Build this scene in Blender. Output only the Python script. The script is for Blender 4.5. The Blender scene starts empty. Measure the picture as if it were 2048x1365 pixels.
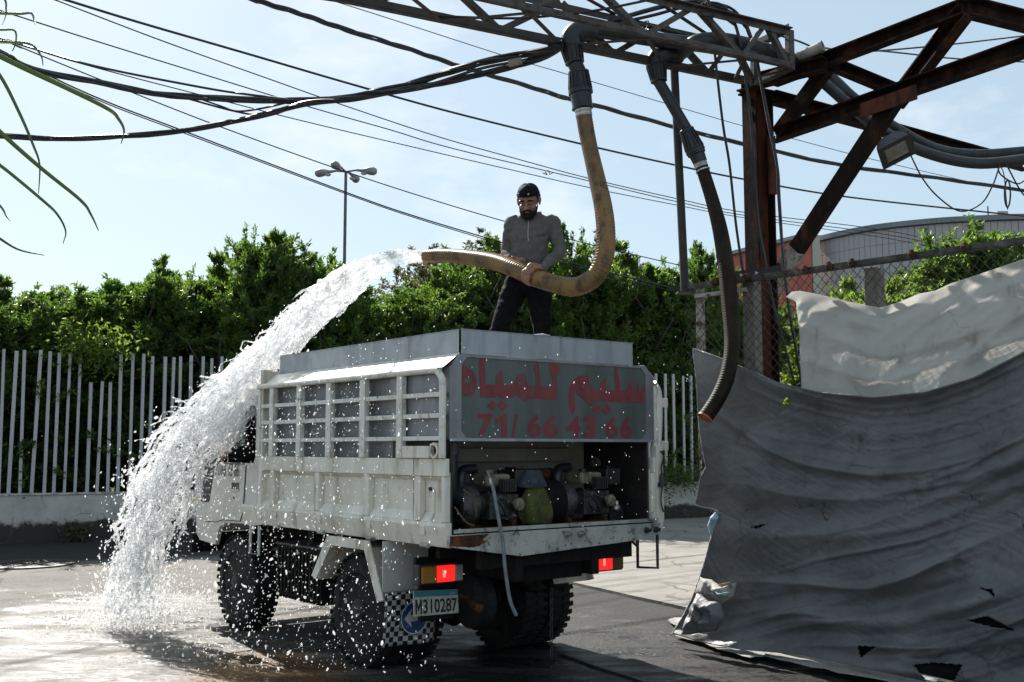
import bpy, bmesh, math, random
import numpy as np
from math import sin, cos, pi, radians, atan, sqrt
from mathutils import Vector, Matrix, noise, geometry
random.seed(7); rng = np.random.default_rng(7)
S = bpy.context.scene
COL = S.collection
# ---------------------------------------------------------------- camera, sky, sun, exposure
FPX, EYE, PITCH = 2138.0, 1.6, atan((897.0-682.5)/2138.0)
cd = bpy.data.cameras.new('camera'); cam = bpy.data.objects.new('camera', cd); COL.objects.link(cam)
cd.sensor_width = 36.0; cd.lens = FPX/2048*36; cd.clip_start = .05; cd.clip_end = 3000
cam.location = (0, 0, EYE); cam.rotation_euler = (pi/2+PITCH, 0, 0)
S.camera = cam
SUN_AZ, SUN_EL = radians(-30), radians(41)          # azimuth measured from +Y towards +X
W = bpy.data.worlds.new('World'); S.world = W; W.use_nodes = True
nt = W.node_tree; nt.nodes.clear()
def wn(t, **k):
    n = nt.nodes.new(t)
    for a, b in k.items(): setattr(n, a, b)
    return n
sky = wn('ShaderNodeTexSky', sky_type='NISHITA', sun_disc=False, sun_elevation=SUN_EL, sun_rotation=SUN_AZ,
         air_density=1.0, dust_density=1.0, ozone_density=1.0, altitude=50)
tc = wn('ShaderNodeTexCoord'); mp = wn('ShaderNodeMapping'); mp.inputs['Scale'].default_value = (1, 1, 2.2)
cn = wn('ShaderNodeTexNoise'); cn.inputs['Scale'].default_value = 3.4; cn.inputs['Detail'].default_value = 9; cn.inputs['Roughness'].default_value = .62
cm = wn('ShaderNodeMapRange'); cm.inputs[1].default_value = .56; cm.inputs[2].default_value = .78; cm.inputs[4].default_value = .55
mx = wn('ShaderNodeMixRGB'); mx.inputs[2].default_value = (8.0, 8.1, 8.1, 1)
bg = wn('ShaderNodeBackground'); bg.inputs[1].default_value = .075
wo = wn('ShaderNodeOutputWorld')
L = nt.links.new
L(tc.outputs['Generated'], mp.inputs[0]); L(mp.outputs[0], cn.inputs[0]); L(cn.outputs[0], cm.inputs[0]); L(cm.outputs[0], mx.inputs[0])
vl = wn('ShaderNodeMixRGB'); vl.inputs[0].default_value = .62; vl.inputs[2].default_value = (4.1, 5.15, 5.6, 1)      # thin high veil
L(sky.outputs[0], vl.inputs[1]); L(vl.outputs[0], mx.inputs[1]); L(mx.outputs[0], bg.inputs[0]); L(bg.outputs[0], wo.inputs[0])
sd = bpy.data.lights.new('sun', 'SUN'); sun = bpy.data.objects.new('sun', sd); COL.objects.link(sun)
sd.energy = 5.0; sd.angle = radians(.53); sd.color = (1, .955, .88)
SUNV = Vector((sin(SUN_AZ)*cos(SUN_EL), cos(SUN_AZ)*cos(SUN_EL), sin(SUN_EL)))
sun.rotation_euler = (-SUNV).to_track_quat('-Z', 'Y').to_euler()
S.view_settings.view_transform = 'Standard'; S.view_settings.look = 'None'
S.view_settings.exposure = 1.0; S.view_settings.gamma = 1.0; S.view_settings.use_curve_mapping = False
S.cycles.use_denoising = True
S.cycles.max_bounces = 10; S.cycles.transmission_bounces = 8; S.cycles.transparent_max_bounces = 28

# ---------------------------------------------------------------- measuring helpers
CAMP = np.array([0, 0, EYE])
def ray(px, py):
    x = (px-1024)/FPX; y = (682.5-py)/FPX
    return np.array([x, cos(PITCH)-y*sin(PITCH), sin(PITCH)+y*cos(PITCH)])
def at(px, py, D):                                   # survey point: bearing px,py at distance D along Y
    r = ray(px, py); return CAMP + r*(D/r[1])
def atz(px, py, z):                                  # survey point at a known height
    r = ray(px, py); return CAMP + r*((z-EYE)/r[2])
def onplane(px, py, p0, n):
    r = ray(px, py); n = np.array(n, float); return CAMP + r*(((np.array(p0, float)-CAMP)@n)/(r@n))
def toV(p): return Vector((float(p[0]), float(p[1]), float(p[2])))

# ---------------------------------------------------------------- object helpers
def tag(o, label=None, cat=None, group=None, kind=None):
    if label: o['label'] = label
    if cat: o['category'] = cat
    if group: o['group'] = group
    if kind: o['kind'] = kind
    return o
def empty(name, loc=(0, 0, 0), rz=0, parent=None):
    o = bpy.data.objects.new(name, None); COL.objects.link(o)
    o.location = loc; o.rotation_euler = (0, 0, rz); o.empty_display_size = .2
    if parent: o.parent = parent
    return o
def link(name, me, parent=None, loc=None):
    o = bpy.data.objects.new(name, me); COL.objects.link(o)
    if parent: o.parent = parent
    if loc is not None: o.location = loc
    return o
def frame_of(d, up=(0, 0, 1)):
    d = Vector(d).normalized(); up = Vector(up)
    if abs(d.dot(up)) > .98: up = Vector((1, 0, 0)) if abs(d.x) < .9 else Vector((0, 1, 0))
    a = d.cross(up).normalized(); b = a.cross(d).normalized()
    return d, a, b
class MB:
    def __init__(s): s.v = []; s.f = []
    def add(s, vs, fs):
        o = len(s.v); s.v += [tuple(map(float, p)) for p in vs]; s.f += [tuple(i+o for i in f) for f in fs]; return s
    def box(s, x0, x1, y0, y1, z0, z1):
        return s.add([(x0,y0,z0),(x1,y0,z0),(x1,y1,z0),(x0,y1,z0),(x0,y0,z1),(x1,y0,z1),(x1,y1,z1),(x0,y1,z1)],
                     [(3,2,1,0),(4,5,6,7),(0,1,5,4),(1,2,6,5),(2,3,7,6),(3,0,4,7)])
    def beam(s, p, q, w, h, up=(0, 0, 1)):
        p, q = toV(p), toV(q); d, a, b = frame_of(q-p, up); vs = []
        for c in (p, q):
            for i, j in ((-1,-1),(1,-1),(1,1),(-1,1)): vs.append(c+a*(i*w/2)+b*(j*h/2))
        return s.add(vs, [(0,1,2,3),(7,6,5,4),(0,4,5,1),(1,5,6,2),(2,6,7,3),(3,7,4,0)])
    def angle(s, p, q, w, h, t, up=(0, 0, 1), fx=1, fz=1):      # L-section steel: a flat leg and an upright leg
        p, q = toV(p), toV(q); d, a, b = frame_of(q-p, up)
        s.beam(p+a*(fx*w/2), q+a*(fx*w/2), w, t, up)
        return s.beam(p+b*(fz*(h/2+t/2)), q+b*(fz*(h/2+t/2)), t, h, up)
    def tube(s, pts, r, n=8, cap=True, closed=False):
        pts = [toV(p) for p in pts]; m = len(pts); rs = r if hasattr(r, '__len__') else [r]*m
        prev = None; rings = []
        for i, p in enumerate(pts):
            if closed: d = pts[(i+1) % m]-pts[i-1]
            else: d = pts[min(i+1, m-1)]-pts[max(i-1, 0)]
            if d.length < 1e-9: d = Vector((0, 0, 1))
            d.normalize()
            if prev is None: d, a, b = frame_of(d)
            else:
                a = prev-d*prev.dot(d)
                if a.length < 1e-6: d, a, b = frame_of(d)
                a.normalize(); b = a.cross(d)
            prev = a
            rings.append([p+(a*cos(2*pi*k/n)+b*sin(2*pi*k/n))*rs[i] for k in range(n)])
        vs = [v for g in rings for v in g]; fs = []
        for i in range(m if closed else m-1):
            for k in range(n):
                i2 = (i+1) % m; fs.append((i*n+k, i*n+(k+1) % n, i2*n+(k+1) % n, i2*n+k))
        if cap and not closed: fs += [tuple(range(n-1, -1, -1)), tuple(range((m-1)*n, m*n))]
        return s.add(vs, fs)
    def lathe(s, o, d, prof, n=24, up=(0, 0, 1)):
        o = toV(o); d, a, b = frame_of(d, up); vs = []; fs = []
        for t, r in prof:
            for k in range(n): vs.append(o+d*t+(a*cos(2*pi*k/n)+b*sin(2*pi*k/n))*r)
        for i in range(len(prof)-1):
            for k in range(n): fs.append((i*n+k, i*n+(k+1) % n, (i+1)*n+(k+1) % n, (i+1)*n+k))
        if prof[0] == prof[-1]: return s.add(vs, fs)
        if prof[0][1] > 1e-5: fs.append(tuple(range(n-1, -1, -1)))
        if prof[-1][1] > 1e-5: fs.append(tuple(range((len(prof)-1)*n, len(prof)*n)))
        return s.add(vs, fs)
    def prism(s, poly, f0, f1):                                  # polygon through two maps (a,b)->point
        n = len(poly); vs = [f0(*p) for p in poly]+[f1(*p) for p in poly]
        tri = geometry.tessellate_polygon([[Vector((p[0], p[1], 0)) for p in poly]])
        fs = [tuple(t) for t in tri]+[tuple(i+n for i in reversed(t)) for t in tri]
        return s.add(vs, fs+[(i, (i+1) % n, (i+1) % n+n, i+n) for i in range(n)])
    def sheet(s, loops, f0, f1):                                 # polygon with holes
        allp = [p for l in loops for p in l]; n = len(allp)
        tri = geometry.tessellate_polygon([[Vector((p[0], p[1], 0)) for p in l] for l in loops])
        fs = [tuple(t) for t in tri]+[tuple(i+n for i in reversed(t)) for t in tri]; k = 0
        for l in loops:
            m = len(l); fs += [(k+i, k+(i+1) % m, k+(i+1) % m+n, k+i+n) for i in range(m)]; k += m
        return s.add([f0(*p) for p in allp]+[f1(*p) for p in allp], fs)
    def mesh(s, name, mat=None, smooth=None):
        me = bpy.data.meshes.new(name); me.from_pydata(s.v, [], s.f); me.update()
        bm = bmesh.new(); bm.from_mesh(me); bmesh.ops.recalc_face_normals(bm, faces=bm.faces); bm.to_mesh(me); bm.free()
        if mat: me.materials.append(mat)
        if smooth is not None:
            for p in me.polygons: p.use_smooth = True
            me.set_sharp_from_angle(angle=radians(smooth))
        return me
    def build(s, name, mat, parent=None, smooth=None, bevel=0, loc=None):
        o = link(name, s.mesh(name, mat, smooth), parent, loc)
        if bevel:
            b = o.modifiers.new('bevel', 'BEVEL'); b.width = bevel; b.segments = 2; b.limit_method = 'ANGLE'; b.angle_limit = radians(40); b.harden_normals = False
        return o
def raw_mesh(name, verts, faces, mat, smooth=False):             # fast numpy meshes of equal-sided faces
    verts = np.asarray(verts, np.float32); faces = np.asarray(faces, np.int32); k = faces.shape[1]
    me = bpy.data.meshes.new(name); me.vertices.add(len(verts)); me.vertices.foreach_set('co', verts.ravel())
    me.loops.add(faces.size); me.loops.foreach_set('vertex_index', faces.ravel())
    me.polygons.add(len(faces)); me.polygons.foreach_set('loop_start', np.arange(0, faces.size, k, dtype=np.int32))
    try: me.polygons.foreach_set('loop_total', np.full(len(faces), k, np.int32))
    except Exception: pass
    if smooth: me.polygons.foreach_set('use_smooth', np.ones(len(faces), bool))
    me.update(calc_edges=True); me.validate()
    if mat: me.materials.append(mat)
    return me
def remesh(name, mb, voxel, smooth_it, mat, parent=None):        # fuse overlapping volumes into one skin
    t = link('remesh_source', mb.mesh('remesh_source'))
    r = t.modifiers.new('r', 'REMESH'); r.mode = 'VOXEL'; r.voxel_size = voxel; r.use_smooth_shade = True
    if smooth_it:
        m = t.modifiers.new('s', 'SMOOTH'); m.factor = .5; m.iterations = smooth_it
    dg = bpy.context.evaluated_depsgraph_get(); dg.update()
    me = bpy.data.meshes.new_from_object(t.evaluated_get(dg), depsgraph=dg); me.name = name
    src = t.data; bpy.data.objects.remove(t); bpy.data.meshes.remove(src)
    me.materials.clear()
    if mat: me.materials.append(mat)
    for p in me.polygons: p.use_smooth = True
    return link(name, me, parent)
def crspline(pts, sub=8):
    P = [np.array(p, float) for p in pts]; P = [2*P[0]-P[1]]+P+[2*P[-1]-P[-2]]; out = []
    for i in range(1, len(P)-2):
        a, b, c, d = P[i-1:i+3]
        for k in range(sub):
            t = k/sub; out.append(.5*((2*b)+(c-a)*t+(2*a-5*b+4*c-d)*t*t+(3*b-a-3*c+d)*t**3))
    out.append(P[-2]); return out

# ---------------------------------------------------------------- materials
def nodes_of(name):
    m = bpy.data.materials.new(name); m.use_nodes = True; n = m.node_tree
    return m, n, n.nodes['Principled BSDF'], n.nodes['Material Output']
def c4(c): return (c[0], c[1], c[2], 1) if hasattr(c, '__len__') else (c, c, c, 1)
def noise_node(n, vec, scale, detail=6, rough=.6):
    t = n.nodes.new('ShaderNodeTexNoise'); t.inputs['Scale'].default_value = scale; t.inputs['Detail'].default_value = detail
    t.inputs['Roughness'].default_value = rough; n.links.new(vec, t.inputs['Vector']); return t.outputs['Fac']
def ramp(n, v, lo, hi, a=0., b=1.):
    r = n.nodes.new('ShaderNodeMapRange'); r.interpolation_type = 'SMOOTHSTEP'
    for i, x in zip((1, 2, 3, 4), (lo, hi, a, b)): r.inputs[i].default_value = x
    n.links.new(v, r.inputs[0]); return r.outputs[0]
def mixc(n, f, a, b, mode='MIX'):
    x = n.nodes.new('ShaderNodeMixRGB'); x.blend_type = mode
    for s, v in zip(x.inputs, (f, a, b)):
        if isinstance(v, bpy.types.NodeSocket): n.links.new(v, s)
        else: s.default_value = v if s.type == 'VALUE' else c4(v)
    return x.outputs[0]
def mth(n, op, a, b=0.):
    x = n.nodes.new('ShaderNodeMath'); x.operation = op
    for s, v in zip(x.inputs, (a, b)):
        if isinstance(v, bpy.types.NodeSocket): n.links.new(v, s)
        else: s.default_value = v
    return x.outputs[0]
def coords(n, scale=(1, 1, 1), kind='Object'):
    t = n.nodes.new('ShaderNodeTexCoord'); m = n.nodes.new('ShaderNodeMapping'); m.inputs['Scale'].default_value = scale
    n.links.new(t.outputs[kind], m.inputs[0]); return m.outputs[0]
def bump(n, h, strength, dist, p):
    b = n.nodes.new('ShaderNodeBump'); b.inputs['Strength'].default_value = strength; b.inputs['Distance'].default_value = dist
    n.links.new(h, b.inputs['Height'])
    if p.inputs['Normal'].is_linked: n.links.new(p.inputs['Normal'].links[0].from_socket, b.inputs['Normal'])
    n.links.new(b.outputs[0], p.inputs['Normal'])
def pm(name, base, alt=None, s=5, lo=.4, hi=.65, rough=.5, metal=0., dirt=None, ds=4, dlo=.55, dhi=.68, damt=1., streak=1.,
       bmp=0., bs=60, bd=.004, spec=.5, coat=0., dent=0., runs=None):
    m, n, p, o = nodes_of(name); v = coords(n, (1, 1, 1/streak)); v0 = coords(n)
    col = c4(base)
    if alt is not None: col = mixc(n, ramp(n, noise_node(n, v, s), lo, hi), base, alt)
    if dirt is not None: col = mixc(n, ramp(n, noise_node(n, v, ds, 10, .7), dlo, dhi, 0, damt), col, dirt)
    if runs is not None: col = mixc(n, mth(n, 'MULTIPLY', ramp(n, noise_node(n, coords(n, (1, 1, .07)), 11, 5, .6), .5, .66), ramp(n, noise_node(n, v0, 2.2, 5), .38, .6, 0, .8)), col, runs)
    if isinstance(col, tuple): p.inputs['Base Color'].default_value = col
    else: n.links.new(col, p.inputs['Base Color'])
    rn = ramp(n, noise_node(n, v0, s*2.3), .3, .7, max(0, rough-.1), min(1, rough+.12)); n.links.new(rn, p.inputs['Roughness'])
    p.inputs['Metallic'].default_value = metal; p.inputs['Specular IOR Level'].default_value = spec
    p.inputs['Coat Weight'].default_value = coat
    if bmp: bump(n, noise_node(n, v0, bs, 8, .65), bmp, bd, p)
    if dent: bump(n, noise_node(n, v0, 4.5, 2, .5), dent, .03, p)
    return m
M = {}
M['white_paint'] = pm('white_paint', (.77,.725,.64), (.62,.57,.48), 3, .4, .68, rough=.34, dirt=(.20,.14,.08), ds=8, dlo=.6, dhi=.7, damt=.8, streak=1.6, bmp=.15, bs=25, dent=.25, runs=(.36,.29,.2))
M['cab_paint'] = pm('cab_paint', (.64,.62,.58), (.52,.50,.45), 3, .42, .7, rough=.32, dirt=(.25,.2,.14), ds=9, dlo=.66, dhi=.76, damt=.6, bmp=.06, bs=20)
M['rail_paint'] = pm('rail_paint', (.7,.68,.62), (.5,.45,.36), 9, .5, .68, rough=.38, dirt=(.10,.06,.035), ds=14, dlo=.6, dhi=.66, damt=.9, bmp=.2, bs=60)
M['galv'] = pm('galvanised_sheet', (.37,.39,.42), (.29,.31,.34), 4, .4, .65, rough=.42, metal=.35, dirt=(.14,.13,.12), ds=16, dlo=.6, dhi=.72, damt=.6, streak=5, bmp=.1, bs=18, dent=.2, runs=(.2,.2,.2))
M['tank_grey'] = pm('tank_grey', (.2,.2,.2), (.13,.13,.135), 5, .4, .65, rough=.5, metal=.2, dirt=(.3,.3,.3), ds=9, dlo=.62, dhi=.75, damt=.4, streak=3, bmp=.15, bs=30)
M['frame_grey'] = pm('frame_grey', (.25,.25,.265), (.19,.19,.2), 6, .4, .65, rough=.45, metal=.3, dirt=(.06,.05,.045), ds=12, dlo=.62, dhi=.72, damt=.7, streak=3, bmp=.1, bs=40)
M['sign_panel'] = pm('sign_panel', (.105,.125,.12), (.07,.08,.076), 5, .35, .7, rough=.5, dirt=(.16,.175,.17), ds=10, dlo=.55, dhi=.75, damt=.6, streak=9, bmp=.05, bs=60)
M['sign_red'] = pm('sign_red', (.235,.040,.046), (.165,.030,.036), 6, .38, .66, rough=.6, dirt=(.11,.085,.08), ds=13, dlo=.5, dhi=.72, damt=.75, streak=5)
M['worn_white'] = pm('worn_white', (.47,.46,.42), (.3,.29,.26), 5, .4, .65, rough=.5, dirt=(.07,.055,.045), ds=16, dlo=.54, dhi=.63, damt=.85, bmp=.3, bs=40)
M['rust'] = pm('rust', (.055,.026,.016), (.15,.065,.03), 9, .45, .65, rough=.85, dirt=(.02,.014,.011), ds=11, dlo=.5, dhi=.62, bmp=.5, bs=60, spec=.2)
M['rusty_steel'] = pm('rusty_steel', (.014,.009,.007), (.075,.029,.015), 5, .46, .7, rough=.85, spec=.12, dirt=(.014,.011,.01), ds=9, dlo=.48, dhi=.62, damt=.9, streak=3, bmp=.5, bs=45)
M['red_oxide'] = pm('red_oxide', (.12,.034,.024), (.07,.025,.017), 5, .4, .62, rough=.85, spec=.15, dirt=(.03,.02,.016), ds=9, dlo=.5, dhi=.62, streak=3, bmp=.4, bs=45)
M['old_white_steel'] = pm('old_white_steel', (.34,.32,.29), (.2,.15,.11), 7, .45, .6, rough=.6, dirt=(.05,.03,.02), ds=14, dlo=.5, dhi=.6, bmp=.4, bs=50)
M['dark_steel'] = pm('dark_steel', (.03,.028,.028), (.05,.04,.035), 8, rough=.6, metal=.3, bmp=.2)
M['chassis'] = pm('chassis_black', (.006,.006,.006), (.014,.012,.01), 7, rough=.75, spec=.2, bmp=.3, bs=40)
M['rubber'] = pm('rubber', (.009,.009,.0095), (.020,.019,.018), 10, rough=.75, spec=.3, bmp=.3, bs=80)
M['black_plastic'] = pm('black_plastic', (.013,.014,.016), (.03,.03,.032), 12, rough=.38, bmp=.1)
M['pvc_dark'] = pm('pvc_dark', (.011,.015,.019), (.022,.028,.034), 9, rough=.4, dirt=(.12,.13,.13), ds=22, dlo=.63, dhi=.72, damt=.5, streak=6, bmp=.08)
M['pvc_grey'] = pm('pvc_grey', (.034,.036,.042), (.022,.024,.028), 6, rough=.45, dirt=(.12,.11,.1), ds=20, dlo=.6, dhi=.7, damt=.5, bmp=.1)
M['pvc_pale'] = pm('pvc_pale', (.4,.39,.35), (.28,.27,.24), 8, rough=.5, dirt=(.1,.09,.08), ds=14, dlo=.55, dhi=.66, bmp=.1)
M['cable'] = pm('cable_black', (.01,.011,.013), (.02,.021,.023), 30, rough=.45, bmp=.2, bs=90)
M['steel_bright'] = pm('steel_bright', (.5,.5,.5), (.35,.35,.34), 15, rough=.3, metal=.9)
M['engine_grey'] = pm('engine_grey', (.075,.075,.075), (.035,.032,.03), 12, rough=.5, metal=.3, dirt=(.02,.018,.016), ds=18, dlo=.5, dhi=.62, bmp=.2)
M['engine_cream'] = pm('engine_cream', (.24,.22,.16), (.14,.12,.085), 12, rough=.45, dirt=(.05,.04,.03), ds=16, dlo=.55, dhi=.66)
M['panel_beige'] = pm('panel_beige', (.27,.255,.22), (.21,.20,.17), 4, rough=.5, dirt=(.13,.11,.09), ds=9, dlo=.55, dhi=.72, damt=.6, streak=3)
M['wire_tan'] = pm('wire_tan', (.12,.10,.06), None, rough=.6)
M['hose_grey'] = pm('hose_grey', (.2,.23,.26), (.14,.16,.18), 20, rough=.5)
M['skin'] = pm('skin', (.30,.16,.105), (.23,.118,.075), 30, rough=.5, bmp=.1, bs=200, bd=.001)
M['hair'] = pm('hair_black', (.005,.0045,.0045), (.010,.008,.007), 60, rough=.6, spec=.2, bmp=.6, bs=220, bd=.002)
M['cap_cloth'] = pm('cap_cloth', (.006,.0065,.012), (.010,.011,.018), 40, rough=.85, spec=.15, bmp=.3, bs=200, bd=.001)
M['shirt'] = pm('shirt_cloth', (.11,.105,.10), (.135,.129,.122), 26, .3, .7, rough=.9, spec=.12, dirt=(.09,.085,.08), ds=14, dlo=.5, dhi=.75, damt=.5, bmp=.35, bs=320, bd=.0015)
M['trousers'] = pm('trousers_cloth', (.006,.0058,.0065), (.010,.0095,.011), 20, rough=.9, spec=.1, bmp=.3, bs=250, bd=.001)
M['shoe'] = pm('shoe_grey', (.25,.26,.28), (.12,.12,.13), 20, rough=.6)
M['glass_dark'] = pm('glass_dark', (.02,.03,.028), None, rough=.05, spec=.8)
M['plate_white'] = pm('plate_white', (.5,.49,.42), (.38,.36,.3), 30, rough=.45, dirt=(.15,.13,.1), ds=60, dlo=.58, dhi=.68, damt=.7)
M['plate_teal'] = pm('plate_teal', (.03,.2,.27), (.025,.15,.2), 30, rough=.4)
M['ink'] = pm('ink_black', (.012,.012,.012), None, rough=.5)
M['sign_blue'] = pm('sign_blue', (.02,.06,.19), (.015,.045,.14), 20, rough=.4)
M['sign_white'] = pm('sign_white', (.6,.6,.58), (.45,.45,.43), 20, rough=.45)
M['cloth_green'] = pm('cloth_green', (.07,.08,.015), (.042,.05,.01), 14, rough=.85, dirt=(.03,.03,.015), ds=18, dlo=.5, dhi=.65, bmp=.3, bs=60)
M['cloth_dark'] = pm('cloth_dark', (.03,.034,.05), (.05,.055,.07), 20, rough=.85, bmp=.3)
M['plaster'] = None
# ---------------------------------------------------------------- ground
def pos_mask(n, cx, cy, rx, ry, ang, inner, outer, wob=0.25, ws=1.2):
    """soft blob mask on the ground: 1 inside, 0 outside, edge wobbled by noise"""
    t = n.nodes.new('ShaderNodeTexCoord'); m = n.nodes.new('ShaderNodeMapping'); m.vector_type = 'TEXTURE'
    m.inputs['Location'].default_value = (cx, cy, 0); m.inputs['Rotation'].default_value = (0, 0, ang); m.inputs['Scale'].default_value = (rx, ry, 1)
    n.links.new(t.outputs['Object'], m.inputs[0])
    ln = n.nodes.new('ShaderNodeVectorMath'); ln.operation = 'LENGTH'; n.links.new(m.outputs[0], ln.inputs[0])
    nz = noise_node(n, t.outputs['Object'], ws, 6, .65)
    d = mth(n, 'ADD', ln.outputs['Value'], mth(n, 'MULTIPLY', mth(n, 'SUBTRACT', nz, .5), wob*4))
    return ramp(n, d, inner, outer, 1, 0)
def vmax(n, *a):
    r = a[0]
    for b in a[1:]: r = mth(n, 'MAXIMUM', r, b)
    return r
def crack_mask(n, vec, scale, width):
    w = n.nodes.new('ShaderNodeTexVoronoi'); w.feature = 'DISTANCE_TO_EDGE'; w.inputs['Scale'].default_value = scale
    nz = n.nodes.new('ShaderNodeTexNoise'); nz.inputs['Scale'].default_value = scale*2.5; nz.inputs['Detail'].default_value = 6
    n.links.new(vec, nz.inputs['Vector'])
    a = n.nodes.new('ShaderNodeVectorMath'); a.operation = 'MULTIPLY_ADD'; n.links.new(nz.outputs['Color'], a.inputs[0])
    a.inputs[1].default_value = (.35/scale,)*3; n.links.new(vec, a.inputs[2])
    n.links.new(a.outputs[0], w.inputs['Vector'])
    return ramp(n, w.outputs['Distance'], 0, width, 1, 0)
def ground_mat():
    m, n, p, o = nodes_of('ground_concrete'); v = coords(n)
    base = mixc(n, ramp(n, noise_node(n, v, .55, 8, .65), .35, .68), (.165,.153,.135), (.11,.104,.093))
    base = mixc(n, ramp(n, noise_node(n, v, 3.2, 10, .7), .52, .7, 0, .6), base, (.075,.07,.062))
    base = mixc(n, ramp(n, noise_node(n, v, 34, 4, .7), .45, .66, 0, .5), base, (.22,.21,.19))
    cr = mth(n, 'MULTIPLY', crack_mask(n, v, .42, .012), ramp(n, noise_node(n, v, .8, 4), .42, .55))
    base = mixc(n, cr, base, (.05,.045,.04))
    # the lane under and behind the truck is dark asphalt, its tone deepened for the truck's shade; water has spread over it
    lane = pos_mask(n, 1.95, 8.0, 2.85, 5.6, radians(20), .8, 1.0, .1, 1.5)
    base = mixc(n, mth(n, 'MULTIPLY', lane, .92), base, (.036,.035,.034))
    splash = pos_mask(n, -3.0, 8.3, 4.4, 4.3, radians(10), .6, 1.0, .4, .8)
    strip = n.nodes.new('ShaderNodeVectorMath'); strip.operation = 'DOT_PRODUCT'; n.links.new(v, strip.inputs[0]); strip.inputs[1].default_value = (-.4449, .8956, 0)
    hedge_shade = mth(n, 'ADD', strip.outputs['Value'], mth(n, 'MULTIPLY', noise_node(n, v, .9, 5), 1.2)); base = mixc(n, ramp(n, hedge_shade, 16.6, 17.6), base, (.030,.029,.027))  # base darkened along the wall: hedge shade painted into the ground
    run = pos_mask(n, .2, 6.4, 4.0, 4.6, radians(15), .6, 1.0, .3, 1.0)
    wet0 = vmax(n, splash, run)
    st = coords(n, (.75, 2.6, 1)); streaks = noise_node(n, st, 1.15, 7, .62)
    wet = mth(n, 'MULTIPLY', wet0, ramp(n, streaks, .30, .52))
    film = mth(n, 'MULTIPLY', wet0, mth(n, 'MULTIPLY', ramp(n, streaks, .47, .57), ramp(n, noise_node(n, coords(n, (1.2, 3.4, 1)), 2.6, 6, .66), .42, .56)))       # standing water
    mud = pos_mask(n, -1.75, 7.75, .75, 1.25, radians(20), .5, 1.0, .2, 2.)
    base = mixc(n, mth(n, 'MULTIPLY', mud, .95), base, (.23,.125,.045))
    col = mixc(n, mth(n, 'MULTIPLY', wet, .66), base, (0, 0, 0))
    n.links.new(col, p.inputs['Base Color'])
    rg = mth(n, 'SUBTRACT', .88, mth(n, 'MULTIPLY', wet, .42)); rg = mth(n, 'SUBTRACT', rg, mth(n, 'MULTIPLY', film, .30))
    n.links.new(mth(n, 'MAXIMUM', rg, .17), p.inputs['Roughness'])
    n.links.new(mth(n, 'ADD', .22, mth(n, 'MULTIPLY', film, .4)), p.inputs['Specular IOR Level'])
    grit = mth(n, 'MULTIPLY', noise_node(n, v, 40, 4, .65), mth(n, 'SUBTRACT', 1, mth(n, 'MULTIPLY', mth(n, 'MULTIPLY', film, splash), .7)))
    bump(n, grit, .6, .02, p)
    rip = mth(n, 'MULTIPLY', noise_node(n, coords(n, (6, 15, 1)), 1.6, 6, .66), film)
    bump(n, rip, .5, .02, p)
    bump(n, noise_node(n, v, 6, 6, .6), .35, .02, p)
    return m
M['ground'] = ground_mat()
def slab_mat():
    m, n, p, o = nodes_of('slab_concrete'); v = coords(n)
    base = mixc(n, ramp(n, noise_node(n, v, .8, 8, .65), .35, .65), (.235,.22,.195), (.175,.165,.145))
    base = mixc(n, ramp(n, noise_node(n, v, 4, 9, .7), .52, .7, 0, .5), base, (.14,.13,.115))
    cr = mth(n, 'MULTIPLY', crack_mask(n, v, .6, .018), ramp(n, noise_node(n, v, 1.1, 4), .4, .55))
    base = mixc(n, cr, base, (.06,.055,.05))
    damp = ramp(n, noise_node(n, coords(n, (1, 2, 1)), .9, 6, .6), .57, .64)
    base = mixc(n, mth(n, 'MULTIPLY', damp, .6), base, (.07,.065,.06))
    n.links.new(base, p.inputs['Base Color']); p.inputs['Roughness'].default_value = .85
    bump(n, noise_node(n, v, 50, 5, .65), .4, .006, p)
    return m
M['slab'] = slab_mat()
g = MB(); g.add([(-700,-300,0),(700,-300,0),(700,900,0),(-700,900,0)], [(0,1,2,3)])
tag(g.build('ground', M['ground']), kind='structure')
# the wet lane round the truck has real aggregate and ripples
gx = np.arange(-6.2, 3.9, .024); gy = np.concatenate([np.arange(6.4, 9.2, .022), np.arange(9.2, 13.6, .034)])
GX, GY = np.meshgrid(gx, gy); gz = np.empty_like(GX); nz_ = noise.noise
for i in range(GX.shape[0]):
    for j in range(GX.shape[1]):
        x, y = GX[i, j], GY[i, j]; r_ = max(0., nz_((x*.7, y*.7, 9.1))+.35)
        gz[i, j] = .0036*nz_((x*30, y*30, 0))+.0075*r_*nz_((x*5.5, y*12, 3))+.0035*r_*nz_((x*13, y*26, 5))
ed_ = np.minimum(np.minimum(GX-gx[0], gx[-1]-GX), np.minimum(GY-gy[0], gy[-1]-GY)); gz = .011+gz-np.clip(.3-ed_, 0, .3)*.06
nx_ = len(gx); ii = (np.arange(len(gy)-1)[:, None]*nx_+np.arange(nx_-1)[None]).ravel()
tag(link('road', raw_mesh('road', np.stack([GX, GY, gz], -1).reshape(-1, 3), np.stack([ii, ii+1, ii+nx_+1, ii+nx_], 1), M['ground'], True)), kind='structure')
k0, k1 = atz(1170,1178,0), atz(1372,1224,0); kd = (k1-k0)/np.linalg.norm(k1-k0)
far = k0-kd*9.0; near = k0+kd*2.35
edge = []
for i in range(41):
    p = far+(near-far)*i/40; w = .02*noise.noise((i*.9, 1, 0))
    edge.append((p[0]+w, p[1]+w))
poly = edge+[(4.6, near[1]-.4), (14.5, 9.0), (14.5, 29.5), (6.0, 25.35), (edge[0][0], edge[0][1])]
poly = poly[:-1]
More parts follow.
